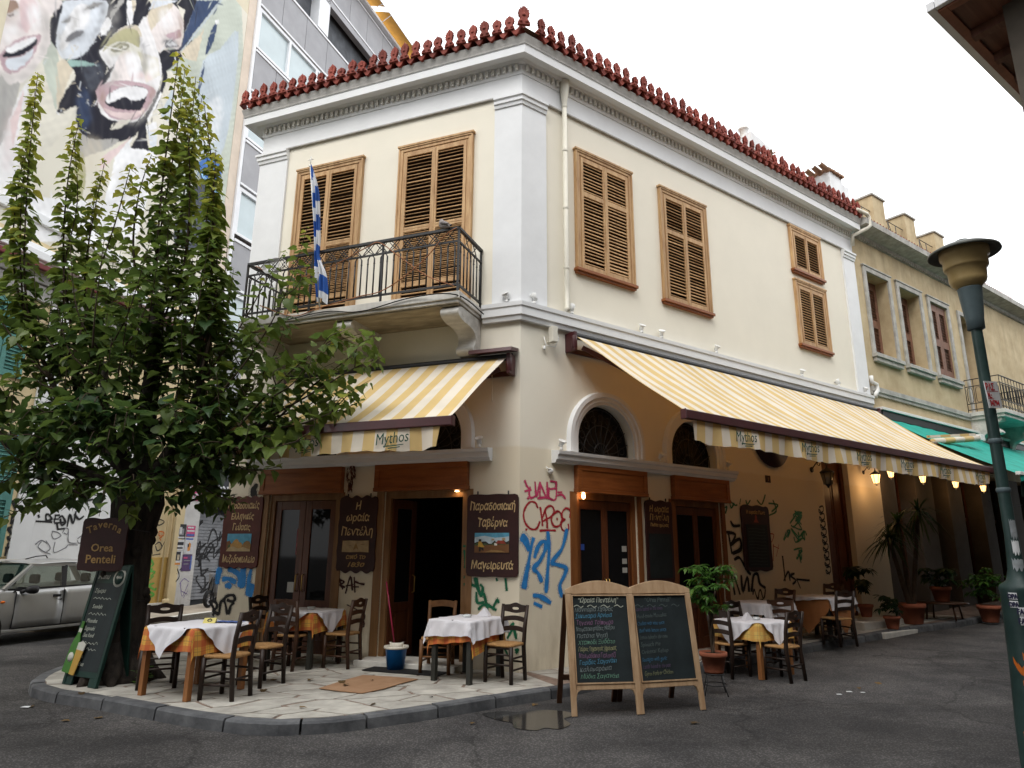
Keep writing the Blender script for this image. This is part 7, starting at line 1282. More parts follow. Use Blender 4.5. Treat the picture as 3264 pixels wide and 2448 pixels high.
MC_, hC = table(-.56,9.52,.122,-30,.62,.80,'small dark-legged table beside the open doorway and the corner',(1.10,3,(-.02,-.05),'white cloth pulled over the small table by the corner'),(1.34,7,'orange plaid cloth showing under the white one at the corner table'),m_plaid,m_tdark,23)
MD, hD = table(3.62,10.70,gz(3.6,10.7)+.0,35.7,.80,.80,'table standing on the asphalt behind the potted ficus',(1.05,42,(0,0),'white cloth on the table standing on the asphalt'),(1.28,0,'yellow plaid cloth on the table standing on the asphalt'),m_plaid2,m_tleg,29)
p = PB(4.75,.58); ME, hE = table(p.x,p.y,gz(p.x,p.y)+.12,35.7,.80,.75,'table against the orange wall under the wall blackboard',(1.2,3,(0,0),'white cloth on the table under the wall blackboard'),(1.1,0,'plain rust cloth under the white one below the wall blackboard'),m_rust,m_tdark,31)
p = PB(6.55,.65); MF, hF = table(p.x,p.y,gz(p.x,p.y)+.12,35.7,.85,.80,'farthest table on the terrace, near the panelled street door',(1.15,6,(.08,.0),'white cloth on the farthest terrace table'),(1.5,45,'rust brown cloth hanging low from the farthest terrace table'),m_rust,m_tdark,37)
chair('d',-4.27,8.80,.122,.45,-.89,'dark ladderback chair between the tree and the front left table')
chair('d',-3.20,8.20,.122,-.97,.22,'dark ladderback chair at the right side of the front left table')
chair('d',-3.08,8.98,.122,-.5,-.87,'dark chair behind the front left table, facing the street')
chair('m',-3.06,10.16,.122,.35,.94,'brown chair with its back to us at the shaded table')
chair('m',-2.42,10.38,.122,-.92,.30,'brown chair sideways at the right of the shaded table')
chair('d',-3.62,10.72,.122,.93,-.35,'dark chair left of the shaded table, against the jamb')
chair('d',-.06,9.32,.122,-.52,-.85,'dark chair with bright rush seat right of the corner table')
chair('l',-1.0,9.95,.122,-.12,-.99,'light brown open-backed chair in front of the open doorway')
chair('d',3.22,10.52,gz(3.2,10.5),.81,.58,'dark chair behind the ficus at the left of the asphalt table')
chair('d',3.86,10.20,gz(3.9,10.2),-.58,.81,'dark chair with pale rush seat in front of the asphalt table')
q_ = PB(3.75,1.0); chair('d',q_.x,q_.y,gz(q_.x,q_.y)+.02,.58,-.81,'dark chair between the ficus foliage and the blackboard table')
q_ = PB(4.4,1.25); chair('m',q_.x,q_.y,gz(q_.x,q_.y)+.02,-.25,-.97,'brown chair behind the asphalt table, facing the street')
q_ = PB(5.35,.55); chair('m',q_.x,q_.y,gz(q_.x,q_.y)+.12,-.81,-.58,'brown chair between the two wall-side terrace tables')
q_ = PB(7.15,.45); chair('m',q_.x,q_.y,gz(q_.x,q_.y)+.12,-.81,-.58,'brown chair beyond the farthest terrace table')
q_ = PB(6.1,1.2); chair('d',q_.x,q_.y,gz(q_.x,q_.y)+.1,-.3,.95,'dark chair in front of the farthest terrace table')
m_clear = pm('ashtray_glass', (.55,.58,.58), .08, .05, spec=.8)
def ashtray(M, lab): 
    b = MB(); b.lathe([(.0,0),(.055,0),(.06,.012),(.06,.035),(.045,.036),(.04,.012),(.0,.010)],20); tag(b.obj('ashtray', m_clear, None, M), lab, 'ashtray', 'glass ashtrays')
ashtray(MC_ @ T(-.02,.0,hC),'round glass ashtray on the small corner table'); ashtray(MBt @ T(.0,.1,hB),'round glass ashtray on the shaded table by the double doors'); ashtray(MD @ T(.05,-.05,hD),'glass ashtray beside the folded napkin on the asphalt table')
def napkin(M, lab):
    b = MB(); b.add([(-.10,-.05,0),(.10,-.05,0),(.08,.06,0),(-.08,.06,0),(0,-.02,.11),(.015,.03,.10)],[(0,1,4),(1,2,5,4),(2,3,5),(3,0,4,5),(3,2,1,0)]); tag(b.obj('napkin', m_cloth, None, M), lab, 'napkin')
napkin(MC_ @ T(.08,.28,hC),'folded white napkin standing at the back of the corner table'); napkin(MD @ T(-.1,.0,hD),'folded white napkin on the asphalt table')
c_ = MB(); c_.add([(-.07,-.045,0),(.07,-.045,0),(.07,.02,.055),(-.07,.02,.055),(-.07,.05,0),(.07,.05,0)],[(0,1,2,3),(3,2,5,4),(0,3,4),(1,5,2),(4,5,1,0)]); o = c_.obj('reserved_card', pm('yellow_card', (.58,.50,.16), .7, .08), None, MA @ T(.05,.10,hA) @ RZ(30)); tag(o,'small yellow tent card on the front left table','card')
paint('print',[[(-.025,0),(0,.02),(.025,0),(0,-.02),(-.025,0)]],.012,g_black,o,MA @ T(.05,.10,hA) @ RZ(30) @ T(0,-.015,.03) @ RX(-40))
b = MB(); n = 8; b.add([(-.17+.34*i/n+.02*math.sin(j),-.08+.16*j/n,.004+.012*abs(math.sin(i*1.3+j*.8))) for j in range(n+1) for i in range(n+1)],[(j*(n+1)+i,j*(n+1)+i+1,(j+1)*(n+1)+i+1,(j+1)*(n+1)+i) for j in range(n) for i in range(n)],True); tag(b.obj('blue_cloth', pm('blue_rag', (.07,.11,.27), .9, .25, 9), None, MA @ T(.20,.24,hA) @ RZ(20)),'crumpled blue cloth lying on the front left table','cloth')
for Mx, x, y, lab in ((MA,-.2,-.425,'left steel clip on the edge of the front left table'),(MA,.27,-.425,'right steel clip on the edge of the front left table'),(MC_,.03,-.40,'steel clip on the edge of the corner table')):
    tag(MB().box(-.012,.012,-.012,.006,-.07,.012).obj('cloth_clip', m_iron, None, Mx @ T(x,y-.006,.745)), lab, 'clip', 'tablecloth clips')
# bucket, mop, mats
b_ = thing('bucket','blue plastic mop bucket with a pale wringer at the doorstep','bucket',T(-1.6,10.12,.125))
b = MB(); b.lathe([(.0,.0),(.115,.0),(.15,.27),(.158,.275),(.155,.29),(.145,.275),(.11,.012),(.0,.012)],24); b.obj('body', pm('blue_plastic', (.01,.13,.42), .35, .12), b_, WM[b_.name])
b = MB(); b.lathe([(.165,.28),(.175,.29),(.172,.315),(.14,.31),(.12,.26),(.0,.25)],24); b.lathe([(.09,.29),(.10,.36),(.08,.36),(.07,.29)],18,(0,.02,0),a0=160,a1=380); b.obj('wringer', m_plastic, b_, WM[b_.name])
b = MB(); b.tube([(-1.62,10.14,.40),(-1.80,10.2,1.30)],.011,8); m_ = thing('mop','mop with a thin dark pink handle standing in the blue bucket','mop',T(-1.62,10.14,.40)); b.obj('handle', pm('pink_handle', (.30,.02,.06), .4, .1), m_); b = MB(); b.lathe([(.0,.2),(.03,.2),(.06,.27),(.035,.33),(.015,.36),(.0,.37)],10,(-1.61,10.13,.0)); b.obj('mop_head', m_cloth, m_)
b = MB(); b.prism([(-2.28,8.72),(-1.98,8.55),(-1.70,8.44),(-1.50,8.72),(-1.34,9.08),(-1.18,9.36),(-1.55,9.52),(-1.95,9.62),(-2.12,9.2)],.128,.136); tag(b.obj('cardboard', pm('flattened_cardboard', (.27,.155,.085), .9, .15, 3, .1, 20, col2=(.34,.21,.125)), None),'torn flattened brown cardboard sheet lying on the pavement','cardboard')
b = MB(); b.prism([(-2.05,10.02),(-.95,9.60),(-.72,10.2),(-1.82,10.62)],.126,.137); tag(bevel(b.obj('doormat', m_black, None),.004),'black doormat before the open doorway','doormat')
# ------------------------------------------------------------------ the two street chalkboards
m_frame = pm('pale_weathered_frame', (.30,.185,.10), .6, .25, 4, .1, 30, stretch=(3,3,.7), col2=(.46,.32,.195))
CK = {k: pm('chalk_'+k, c, .9, .25, 70) for k, c in dict(white=(.34,.36,.30), yellow=(.26,.26,.14), blue=(.06,.19,.28), mauve=(.17,.09,.16), green=(.11,.22,.16), grey=(.15,.18,.18), fgrey=(.06,.08,.08), fblue=(.03,.09,.15), fmauve=(.06,.045,.08), fyel=(.13,.14,.08)).items()}
def aboard(x0,y0,x1,y1,label,lines,title,tcol,seed):
    w = math.hypot(x1-x0,y1-y0)+.03; ang = math.degrees(math.atan2(y1-y0,x1-x0)); M0 = T((x0+x1)/2,(y0+y1)/2,.0) @ RZ(ang); s = thing('chalkboard', label, 'chalkboard', M0, 'menu chalkboards on the street'); M = M0 @ RX(-10)
    hw = w/2; b = MB(); 
    for sg in (-1,1):
        b.prism([(sg*hw-.03,0),(sg*hw+.03,0),(sg*hw+.034,1.28),(sg*hw-.034,1.28)],-.02,.02,FACE)
    b.prism([(-hw+.034,.26),(hw-.034,.26),(hw-.034,.32),(-hw+.034,.32)],-.018,.018,FACE); b.prism([(-hw+.03,.18),(-hw+.05,.24),(-hw+.09,.262),(-hw+.03,.262)],-.017,.017,FACE); b.prism([(hw-.03,.18),(hw-.03,.262),(hw-.09,.262),(hw-.05,.24)],-.017,.017,FACE)
    n = 16; top = [(-hw+.03+(2*hw-.06)*i/n, 1.36+.07*math.sin(math.pi*i/n)) for i in range(n+1)]; out = [(-hw-.034,1.28),(-hw-.034,1.33),(-hw-.0,1.345)]+top+[(hw,1.345),(hw+.034,1.33),(hw+.034,1.28),(hw-.03,1.28)]+[(hw-.055-(2*hw-.11)*i/n, 1.275+.005*math.sin(math.pi*i/n)) for i in range(n+1)]+[(-hw+.03,1.28)]
    b.prism(out,-.021,.021,FACE); o = bevel(b.obj('frame', m_frame, s, M), .006)
    b = MB(); b.box(-hw+.033,-hw+.045,-.03,-.0185,.32,1.27); b.box(hw-.045,hw-.033,-.03,-.0185,.32,1.27); b.box(-hw+.045,hw-.045,-.03,-.0185,1.255,1.27); b.box(-hw+.045,hw-.045,-.03,-.0185,.32,.335); b.obj('bead', m_frame, s, M)
    MB().box(-hw+.035,hw-.035,-.008,.006,.32,1.28).obj('slate', m_slate, s, M)
    Mr = M0 @ T(0,.70,0) @ RX(16); b = MB()
    for sg in (-1,1): b.box(sg*hw-.03,sg*hw+.03,-.015,.015,0,1.30)
    b.box(-hw,hw,-.012,.012,.28,.34); b.box(-hw,hw,-.012,.012,1.2,1.28); b.obj('rear_leg', m_chm, s, Mr)
    for sg in (-1,1): MB().box(sg*hw-.028,sg*hw+.028,-.024,.024,-.012,.004).obj('foot', m_black, s, M)
    r = random.Random(seed); z = 1.185; Mt = lambda x, z_: M @ T(x,-.0095,z_) @ RY(-r.uniform(.5,3.0))
    text('chalk_line', title, .075, CK[tcol], s, M @ T(-.02,-.0095,z), shear=.22, sx=.80, bold=.001, wob=.0014)
    if True: paint('chalk_flourish', [[(-hw+.06+.16*k+.0,z-.045),(-hw+.10+.16*k,z-.03),(-hw+.14+.16*k,z-.055),(-hw+.17+.16*k,z-.04)] for k in range(4)], .009, CK[tcol], s, M @ T(0,-.0095,0))
    for k, (t_, c_) in enumerate(lines):
        text('chalk_line', t_, .066, CK[c_], s, Mt(-hw+.06+.002*k+r.uniform(0,.012), z-.105-.0705*k*(11/len(lines)) ), align='LEFT', shear=.25, sx=min(.86,.55*24/max(14,len(t_))*.93), bold=0, wob=.0013)
    return s
aboard(.72,7.975,1.42,8.095,'left street chalkboard with the menu chalked in Greek',[('Μανιτάρια Σχάρας','grey'),('Συκωταριά Αρνίσια','blue'),('Τηγανιά Τσίπουρο','mauve'),('Ντοματοκεφτέδες Νάξου','grey'),('Πατάτα Ψητή','grey'),('Χταπόδι Ξυδάτο','green'),('Γαύρος Τηγανητός (φρέσκος','yellow'),('Ντολμαδάκια Γιαλαντζί','mauve'),('Γαρίδες Σαγανάκι','blue'),('Καλαμαράκια','grey'),('Μύδια Σαγανάκι','green')],'“Ωραία Πεντέλη”','white',3)
aboard(1.475,8.115,2.19,8.345,'right street chalkboard with the fainter menu chalked in English',[('Lamb baked in the oven','fmauve'),('Hand-made Mousakas','fgrey'),('Chicken with wine sauce','fblue'),('Beef with lemon sauce','fblue'),('Lemon baked in the oven','fgrey'),('Spinach Pie','fgrey'),('Oriental Kebap','fgrey'),('Sausages with garlic','fblue'),('Lamb baked in the pot','fmauve'),('Gyros Pork or Chicken','fyel')],'“Orea Penteli”','fgrey',8)
# ================================================================== plants along the side street
m_pot = pm('terracotta_pot', (.27,.085,.045), .8, .2, 5, .1, 40); m_soil = pm('potting_soil', (.02,.015,.01), .95, .3)
def pot(th, M, r, h, mat=None):
    b = MB(); b.lathe([(.0,0),(r*.68,.0),(r*.72,.02),(r*.94,h*.78),(r*1.02,h*.78),(r*1.06,h*.82),(r*1.06,h),(r*.95,h),(r*.9,h*.9)],22); b.obj('pot', mat or m_pot, th, M)
    MB().lathe([(.0,h*.9),(r*.93,h*.9)],18).obj('soil', m_soil, th, M)
def small_leaves(seed):
    vs, fs = [], []; half = [(0,0),(.2,.2),(.26,.45),(.16,.75),(0,1.08)]; r = random.Random(seed)
    for sg in (1,-1):
        b0 = len(vs); 
        for x, y in half: vs.append((sg*x*r.uniform(.9,1.1),y,.15*abs(x)-.35*y*y))
        vs.append((0,.5,-.0875)); q_ = [(b0,b0+1,b0+2,b0+5),(b0+5,b0+2,b0+3,b0+4)]; fs += q_ if sg == 1 else [f[::-1] for f in q_]
    return vs, fs
SLV = [small_leaves(i) for i in range(3)]
def bush(label, x, y, z, pr, ph, h0, h1, rad, n, sz, mat, seed, cat='potted plant', trunk=True, hue=(.1,.7), name='potted_plant'):
    r = random.Random(seed); M = T(x,y,z); t_ = thing(name, label, cat, M); pot(t_, M, pr, ph); tw_ = MB(); L = Leaves()
    base = Vector((x,y,z+ph*.9))
    if trunk:
        for k in range(3): tw_.tube(catmull([(x+.02*math.cos(k*2.1),y+.02*math.sin(k*2.1),z+ph*.85),(x+.025*math.cos(k*2.1+2),y+.025*math.sin(k*2.1+2),z+ph+(h0-ph)*.5),(x+.02*math.cos(k*2.1+4),y+.02*math.sin(k*2.1+4),z+h0),(x+.08*math.cos(k*2.1),y+.08*math.sin(k*2.1),z+h0+.3)],4),.014,5)
    nb = max(10, n//26)
    for k in range(nb):
        a = r.uniform(0,6.28); t = r.random(); zz = z+h0+(h1-h0)*(.05+.7*t); e = math.sqrt(max(.05,1-((t-.35)/.75)**2)); q_ = Vector((x+.05*math.cos(a),y+.05*math.sin(a),zz)); o = Vector((math.cos(a),math.sin(a),0))*rad*e*r.uniform(.4,1.1); tip = q_+o+UP*r.uniform(.05,.35)*(h1-h0)*.6
        p = catmull([q_, q_+o*.5+UP*(tip.z-q_.z)*.7, tip-UP*.03],5); tw_.tube(p,[.007-.005*i/(len(p)-1) for i in range(len(p))],4)
        for m in range(n//nb):
            s_ = r.random()**.7; i = min(int(s_*(len(p)-1)),len(p)-2); c = Vector(p[i]).lerp(Vector(p[i+1]),r.random()); an = r.uniform(0,6.28); d = Vector((math.cos(an),math.sin(an),r.uniform(-.7,.3))); L.add(c+d*.02, d, UP+Vector((r.uniform(-.4,.4),r.uniform(-.4,.4),0)), sz*r.uniform(.7,1.2), max(0,min(1,r.uniform(*hue)*(.6+.5*s_))))
    tw_.obj('trunk', m_twig if trunk else m_twig, t_); L.build(t_, mat, 0, SLV, seed); return t_, M
ft, M = bush('young ficus tree in a terracotta pot right of the chalkboards', 2.60,9.22,.26,.165,.25,.70,1.50,.36,620,.085,m_leaf2,5,name='potted_ficus')
b = MB()
for k in range(4): a = k*1.571+.6; b.tube([(.12*math.cos(a),.12*math.sin(a),.25),(.15*math.cos(a),.15*math.sin(a),.12),(.20*math.cos(a),.20*math.sin(a),.0)],.007,5)
for z, r_ in ((.245,.125),(.12,.15)): b.tube([(r_*math.cos(i*.4),r_*math.sin(i*.4),z) for i in range(17)],.007,5)
b.lathe([(0,.25),(.12,.25)],12); tag(b.obj('plant_stand', m_iron, None, T(2.60,9.22,.005)),'black iron stand under the ficus pot','plant stand')
def strap(label, u, o, stems, pr, ph, seed):
    p = PB(u,o); z = gz(p.x,p.y)+.12; M = T(p.x,p.y,z); r = random.Random(seed); t_ = thing('potted_palm', label, 'potted plant', M); pot(t_, M, pr, ph); tr = MB(); lf = MB(); hv = []
    for sx, sy, h in stems:
        top = Vector((p.x+sx,p.y+sy,z+h)); tr.tube(catmull([(p.x+sx*.1,p.y+sy*.1,z+ph*.8),(p.x+sx*.45,p.y+sy*.4,z+h*.5),tuple(top)],5),[.05]*6+[.045]*5,7)
        for k in range(64):
            a = r.uniform(0,6.28); e = r.uniform(-.5,1.2); L = r.uniform(.45,.75); d = Vector((math.cos(a)*math.cos(e),math.sin(a)*math.cos(e),math.sin(e))); s_ = d.cross(UP).normalized()*.016; pts = [top+d*L*t-UP*(.55*L*t*t*(1.3-e*.4)) for t in (0,.3,.6,.85,1)]
            b0 = len(lf.v); lf.add([q_+s_*w for q_, w in zip(pts,(1,1.2,1,.6,.05))]+[q_-s_*w for q_, w in zip(pts,(1,1.2,1,.6,.05))],[(i,i+1,6+i,5+i) for i in range(4)]); hv += [r.uniform(.0,.6)]*10
    tr.obj('trunk', m_twig, t_); me = lf.mesh('frond', m_leaf3); hue_attr(me, hv); tag(put('frond', me, t_), kind='stuff'); return t_
strap('tall dark dracaena with drooping strap leaves under the lit lantern',9.85,.75,[(.0,.1,2.1),(-.35,-.1,1.75),(.45,.05,2.35)],.26,.42,3)
q_ = PB(8.6,.42); bush('dark broad-leaved potted plant on the step by the panelled door',q_.x,q_.y,gz(q_.x,q_.y)+.33,.14,.25,.5,1.15,.34,260,.14,m_leaf3,12,trunk=False,hue=(0,.5))
q_ = PB(8.75,.85); bush('small dark shrub in a pot at the foot of the doorstep',q_.x,q_.y,gz(q_.x,q_.y)+.12,.15,.25,.3,.75,.22,200,.11,m_leaf3,13,trunk=False,hue=(0,.5))
q_ = PB(11.1,.85); bush('pot plant with arching leaves right of the dracaena',q_.x,q_.y,gz(q_.x,q_.y)+.5,.2,.32,.35,.85,.42,260,.15,m_leaf3,14,trunk=False,hue=(0,.6))
q_ = PB(11.9,1.45); bush('round green bush in a red pot at the edge of the dark street',q_.x,q_.y,gz(q_.x,q_.y)+.05,.22,.36,.45,1.25,.45,520,.11,m_leaf2,15,trunk=False,hue=(0,.55))
b = MB(); q_ = PB(11.1,.85); z_ = gz(q_.x,q_.y)+.12; b.lathe([(.0,.34),(.5,.34),(.5,.37),(.0,.37)],20,(q_.x,q_.y,z_)); 
for k in range(4): a = k*1.57; b.tube([(q_.x+.4*math.cos(a),q_.y+.4*math.sin(a),z_),(q_.x+.35*math.cos(a),q_.y+.35*math.sin(a),z_+.34)],.02,6)
tag(b.obj('plant_table', m_chm),'low round brown table carrying the arching pot plant','table')
q_ = PB(8.75,.35); b = MB(); b.box(8.1,9.75,-.62,-.001,.0,.42); b.box(8.1,9.75,-1.0,-.62,.0,.26); bevel(b.obj('doorstep', m_whitedirt, tav, FB), .015)
# ------------------------------------------------------------------ wall lanterns
m_lit = pm('lit_lantern_glass', (1,.7,.35), .4, 0, emit=(1,.50,.17), estr=2.6); m_unlit = pm('unlit_lantern_glass', (.20,.19,.15), .15, .1, spec=.6)
def lantern(u, o, z, lit, label):
    M = FB @ T(u,-o,z) @ (SC(.8,.8,.8) if lit and u < 10 else SC(.62,.62,.62) if lit else I4); t_ = thing('wall_lantern', label, 'lantern', M, 'wall lanterns under the awning')
    b = MB(); b.lathe([(.0,.23),(.02,.22),(.02,.19),(.10,.14),(.145,.10),(.14,.085),(.0,.09)],6); b.lathe([(.075,-.16),(.05,-.18),(.02,-.20),(.025,-.22),(.0,-.24)],6)
    for k in range(6): a = k*math.pi/3; b.tube([(.13*math.cos(a),.13*math.sin(a),.09),(.078*math.cos(a),.078*math.sin(a),-.16)],.008,4)
    b.obj('cage', m_iron, t_, M); MB().lathe([(.0,-.155),(.070,-.155),(.120,.085),(.0,.085)],6).obj('glass', m_lit if lit else m_unlit, t_, M)
    b = MB(); b.tube(catmull([(0,0,.22),(0,.03,.34),(0,.14,.38),(0,o-.12,.30),(0,o-.02,.18)],5),.013,6); b.tube(catmull([(0,.12,.38),(0,.2,.30),(0,.16,.25),(0,.13,.3)],4),.009,5); b.lathe([(.0,0),(.06,.0),(.06,.02),(0,.03)],12,M=T(0,o-.01,.18) @ RX(90)); b.obj('bracket', m_iron, t_, M)
    if lit:
        l = bpy.data.lights.new('lantern_light','POINT'); l.energy = 2.2; l.color = (1,.55,.22); l.shadow_soft_size = .06; lo_ = bpy.data.objects.new('lantern_light', l); place(lo_, t_, M @ T(0,-.0,-.30))
lantern(7.78,.35,3.32,False,'unlit black lantern at the corner of the orange wall, nearest the blackboard')
for u, z, lb in ((9.82,3.44,'lit lantern above the dracaena, largest of the glowing ones'),(10.55,3.60,'second lit lantern, close behind the largest glowing one'),(12.15,3.58,'third lit lantern, over the round green bush'),(14.0,3.57,'fourth lit lantern, between the third and the lamp post'),(15.75,3.57,'farthest lit lantern, just left of the street lamp post')): lantern(u,.35,z,True,lb)
b = MB(); b.tube(catmull([tuple(PB(12.4,1.6,2.98)),tuple(PB(13.2,1.6,2.86)),tuple(PB(14.5,1.6,2.98))],5),.006,4); tag(b.obj('overhead_wire', m_iron),'thin cable sagging across the dark terrace behind the lamp post','cable')
# ------------------------------------------------------------------ street lamp
m_lpost = pm('dark_green_post', (.012,.030,.028), .45, .35, 5, .15, 30, col2=(.025,.05,.046)); m_ltop = pm('grey_green_collar', (.075,.105,.115), .5, .15, 5); m_diff = pm('ochre_diffuser', (.36,.25,.10), .4, .22, 3, col2=(.46,.34,.16)); m_cap = pm('dark_lamp_cap', (.075,.08,.07), .4, .2, 4)
LX, LY = 3.98, 5.5
sl = thing('street_lamp', 'green street lamp with a broad cap and stickers on its base', 'street lamp', T(LX,LY,0)); M = T(LX,LY,0)
b = MB(); b.lathe([(.21,0),(.21,.06),(.178,.10),(.172,.5),(.150,.9),(.134,1.44),(.140,1.47),(.132,1.50),(0.080,1.54),(0.060,1.62),(0.054,1.72),(0.045,1.9),(0.043,2.6),(0.042,3.72)],28,M=M); b.obj('post', m_lpost, sl)
b = MB(); b.lathe([(0.044,3.60),(0.066,3.61),(0.068,3.70),(0.070,3.71),(0.074,3.74),(0.092,3.97),(0.094,3.98),(0.048,3.985)],28,M=M); b.obj('collar', m_ltop, sl)
b = MB(); b.lathe([(0.080,3.985),(0.094,3.99),(0.132,4.03),(0.142,4.06),(0.148,4.16),(0.164,4.165),(0.170,4.18),(0.171,4.27),(0.188,4.275),(0.190,4.36)],32,M=M); b.obj('diffuser', m_diff, sl)
b = MB(); b.lathe([(0.160,4.345),(0.216,4.325),(0.272,4.30),(0.278,4.305),(0.272,4.325),(0.200,4.365),(0.096,4.405),(0.056,4.41),(0.052,4.435),(0.000,4.44)],40,M=M); b.obj('cap', m_cap, sl)
m_stk = pm('paper_sticker', (.60,.61,.62), .6, .1, 9); m_stk2 = pm('torn_sticker', (.24,.26,.27), .7, .3, 9); m_navy = pm('navy_print', (.02,.02,.05), .6, .1)
def sticker(a0, a1, z0, z1, rr, mat, txt=None, tm=None, ang=0, sz=.08):
    b = MB(); n = 8; b.quadstrip([(LX+rr*math.cos(R_(a0+(a1-a0)*i/n)),LY+rr*math.sin(R_(a0+(a1-a0)*i/n)),z0+.02*math.sin(i*2)*(txt is None)) for i in range(n+1)],[(LX+rr*math.cos(R_(a0+(a1-a0)*i/n)),LY+rr*math.sin(R_(a0+(a1-a0)*i/n)),z1+.015*math.sin(i*3+1)*(txt is None)) for i in range(n+1)]); o = b.obj('sticker', mat, sl)
    if txt:
        am = R_((a0+a1)/2); Mx = T(LX+(rr+.004)*math.cos(am),LY+(rr+.004)*math.sin(am),(z0+z1)/2-sz*.36) @ RZ(math.degrees(am)+90)
        text('lettering', txt, sz, tm, o, Mx, bold=.003, sx=.75)
    return o
for z0, z1 in ((1.285,1.345),(1.215,1.28)): sticker(222,278,z0,z1,.145,m_stk,'FARLOPA',m_navy,0,.055)
for z0, z1 in ((1.40,1.45),(1.34,1.39)): sticker(200,224,z0,z1,.141,m_stk,'OPA',m_navy,0,.045)
sticker(250,280,1.36,1.44,.141,m_stk2); sticker(235,290,1.86,2.0,.050,m_stk2); sticker(230,280,1.74,1.84,.057,m_stk); sticker(215,285,1.62,1.70,.064,m_stk2); sticker(255,290,1.12,1.2,.148,m_stk2)
r = random.Random(6); b = MB()
for k in range(11):
    z0 = .15+.085*k; a0 = 205+r.uniform(-20,25); n = 6; rr = .180-.026*(z0)/.9+.004
    if z0 > .9: rr = .156
    A = [(LX+rr*math.cos(R_(a0+i*9)),LY+rr*math.sin(R_(a0+i*9)),z0+.06*math.sin(i*.9+k)) for i in range(n+1)]; b.quadstrip(A,[(x,y,z+r.uniform(.03,.06)) for x, y, z in A])
b.obj('spray_paint', g_orange, sl)
for z in (2.62,2.22): MB().lathe([(.046,z),(.052,z+.01),(.052,z+.03),(.046,z+.04)],20,M=M).obj('clamp', m_ltop, sl)
ns = thing('notice_sign','white notice with red Greek letters and digits fixed on the lamp post','sign',T(3.93,5.40,2.9)); M = T(3.985,5.435,2.905) @ RZ(30) @ RY(-6)
MB().box(-.105,.105,-.004,.004,0,.225).obj('panel', m_stk, ns, M); m_redp = pm('red_print', (.42,.02,.03), .6, .1)
text('lettering','ΡΑΣ',.080,m_redp,ns,M @ T(-.035,-.005,.150),bold=.002,sx=.9); text('lettering','Ν.:',.062,m_redp,ns,M @ T(-.065,-.005,.083),bold=.002,sx=.9); text('lettering','34794',.066,m_redp,ns,M @ T(-.012,-.005,.018),bold=.002,sx=.9)
for z in (.138,.074): MB().box(-.1,.085 if z > .1 else -.01,-.0055,-.0042,z,z+.004).obj('rule', m_redp, ns, M)
# ================================================================== parked car
m_car = pm('silver_paint', (.34,.34,.335), .32, .06, 1.5, metal=.35, coat=.6, spec=.5); stain(m_car, (.16,.15,.13), .25, .7, 2, .5)
m_cglass = bpy.data.materials.new('car_glass'); m_cglass.use_nodes = True; t = m_cglass.node_tree; N, Lk = t.nodes, t.links; N.clear(); o_ = N.new('ShaderNodeOutputMaterial'); gl = N.new('ShaderNodeBsdfGlossy'); gl.inputs['Roughness'].default_value = .03; trn = N.new('ShaderNodeBsdfTransparent'); trn.inputs[0].default_value = (.55,.60,.56,1); mx = N.new('ShaderNodeMixShader'); mx.inputs[0].default_value = .14; Lk.new(trn.outputs[0],mx.inputs[1]); Lk.new(gl.outputs[0],mx.inputs[2]); Lk.new(mx.outputs[0],o_.inputs[0])
m_tyre = pm('tyre_rubber', (.015,.015,.016), .85, .2, 8); m_rim = pm('steel_rim', (.35,.35,.36), .4, .1, metal=.6); m_trim = pm('black_trim', (.018,.018,.02), .55, .2); m_seat = pm('car_seat', (.03,.032,.036), .9, .2); m_amber = pm('amber_lens', (.75,.16,.01), .25, .1); m_redl = pm('red_lens', (.35,.01,.012), .2, .1); m_lens = pm('lamp_lens', (.5,.52,.53), .1, .1, spec=.8)
CF = yawframe((-9.0,13.9,0), 20)       # x towards the rear, y away from the near side
car = thing('parked_car','silver hatchback parked at the left kerb with its front cut off by the frame','car',CF)
W2 = .80
def cs(x):     # half-section at station x: (y from near side, z)
    import bisect
    def ip(tab): 
        xs = [a for a, _ in tab]; i = max(1,min(len(xs)-1,bisect.bisect(xs,x))); a, c = tab[i-1], tab[i]; f = max(0,min(1,(x-a[0])/(c[0]-a[0]))); f = f*f*(3-2*f)*.5+f*.5; return a[1]+(c[1]-a[1])*f
    belt = ip([(-2.05,.62),(-1.9,.74),(-1.5,.86),(-.95,.98),(-.6,.965),(1.2,1.03),(1.7,1.02),(1.85,.95)])
    narrow = ip([(-2.05,.28),(-1.9,.10),(-1.5,.03),(-1,.0),(1.3,.0),(1.75,.06),(1.9,.16)])
    bot = ip([(-2.05,.35),(-1.8,.25),(-1,.22),(1.4,.22),(1.9,.34)])
    return belt, narrow, bot
XS = [-2.05,-2.0,-1.9,-1.7,-1.5,-1.3,-1.1,-.95,-.71,-.4,-.1,.23,.6,1.0,1.4,1.7,1.85,1.9]
b = MB(); secs = []
for x in XS:
    be, na, bo = cs(x); y0 = na
    half = [(y0+.10,bo),(y0+.03,bo+.04),(y0+.015,.40),(y0-.0,.58),(y0+.012,.72),(y0+.03,be-.06),(y0+.055,be),(y0+.25,be+.03),(W2,be+.045)]
    full = half + [(2*W2-y,z) for y, z in half[::-1][1:]]; secs.append([(x,y,z) for y, z in full])
k = len(secs[0]); vs = [v for s_ in secs for v in s_]; fs = [(i*k+j,i*k+j+1,(i+1)*k+j+1,(i+1)*k+j) for i in range(len(secs)-1) for j in range(k-1)] + [tuple(range(k)),tuple(range((len(secs)-1)*k+k-1,(len(secs)-1)*k-1,-1))]
b.add(vs, fs, True); b.obj('body', m_car, car, CF)
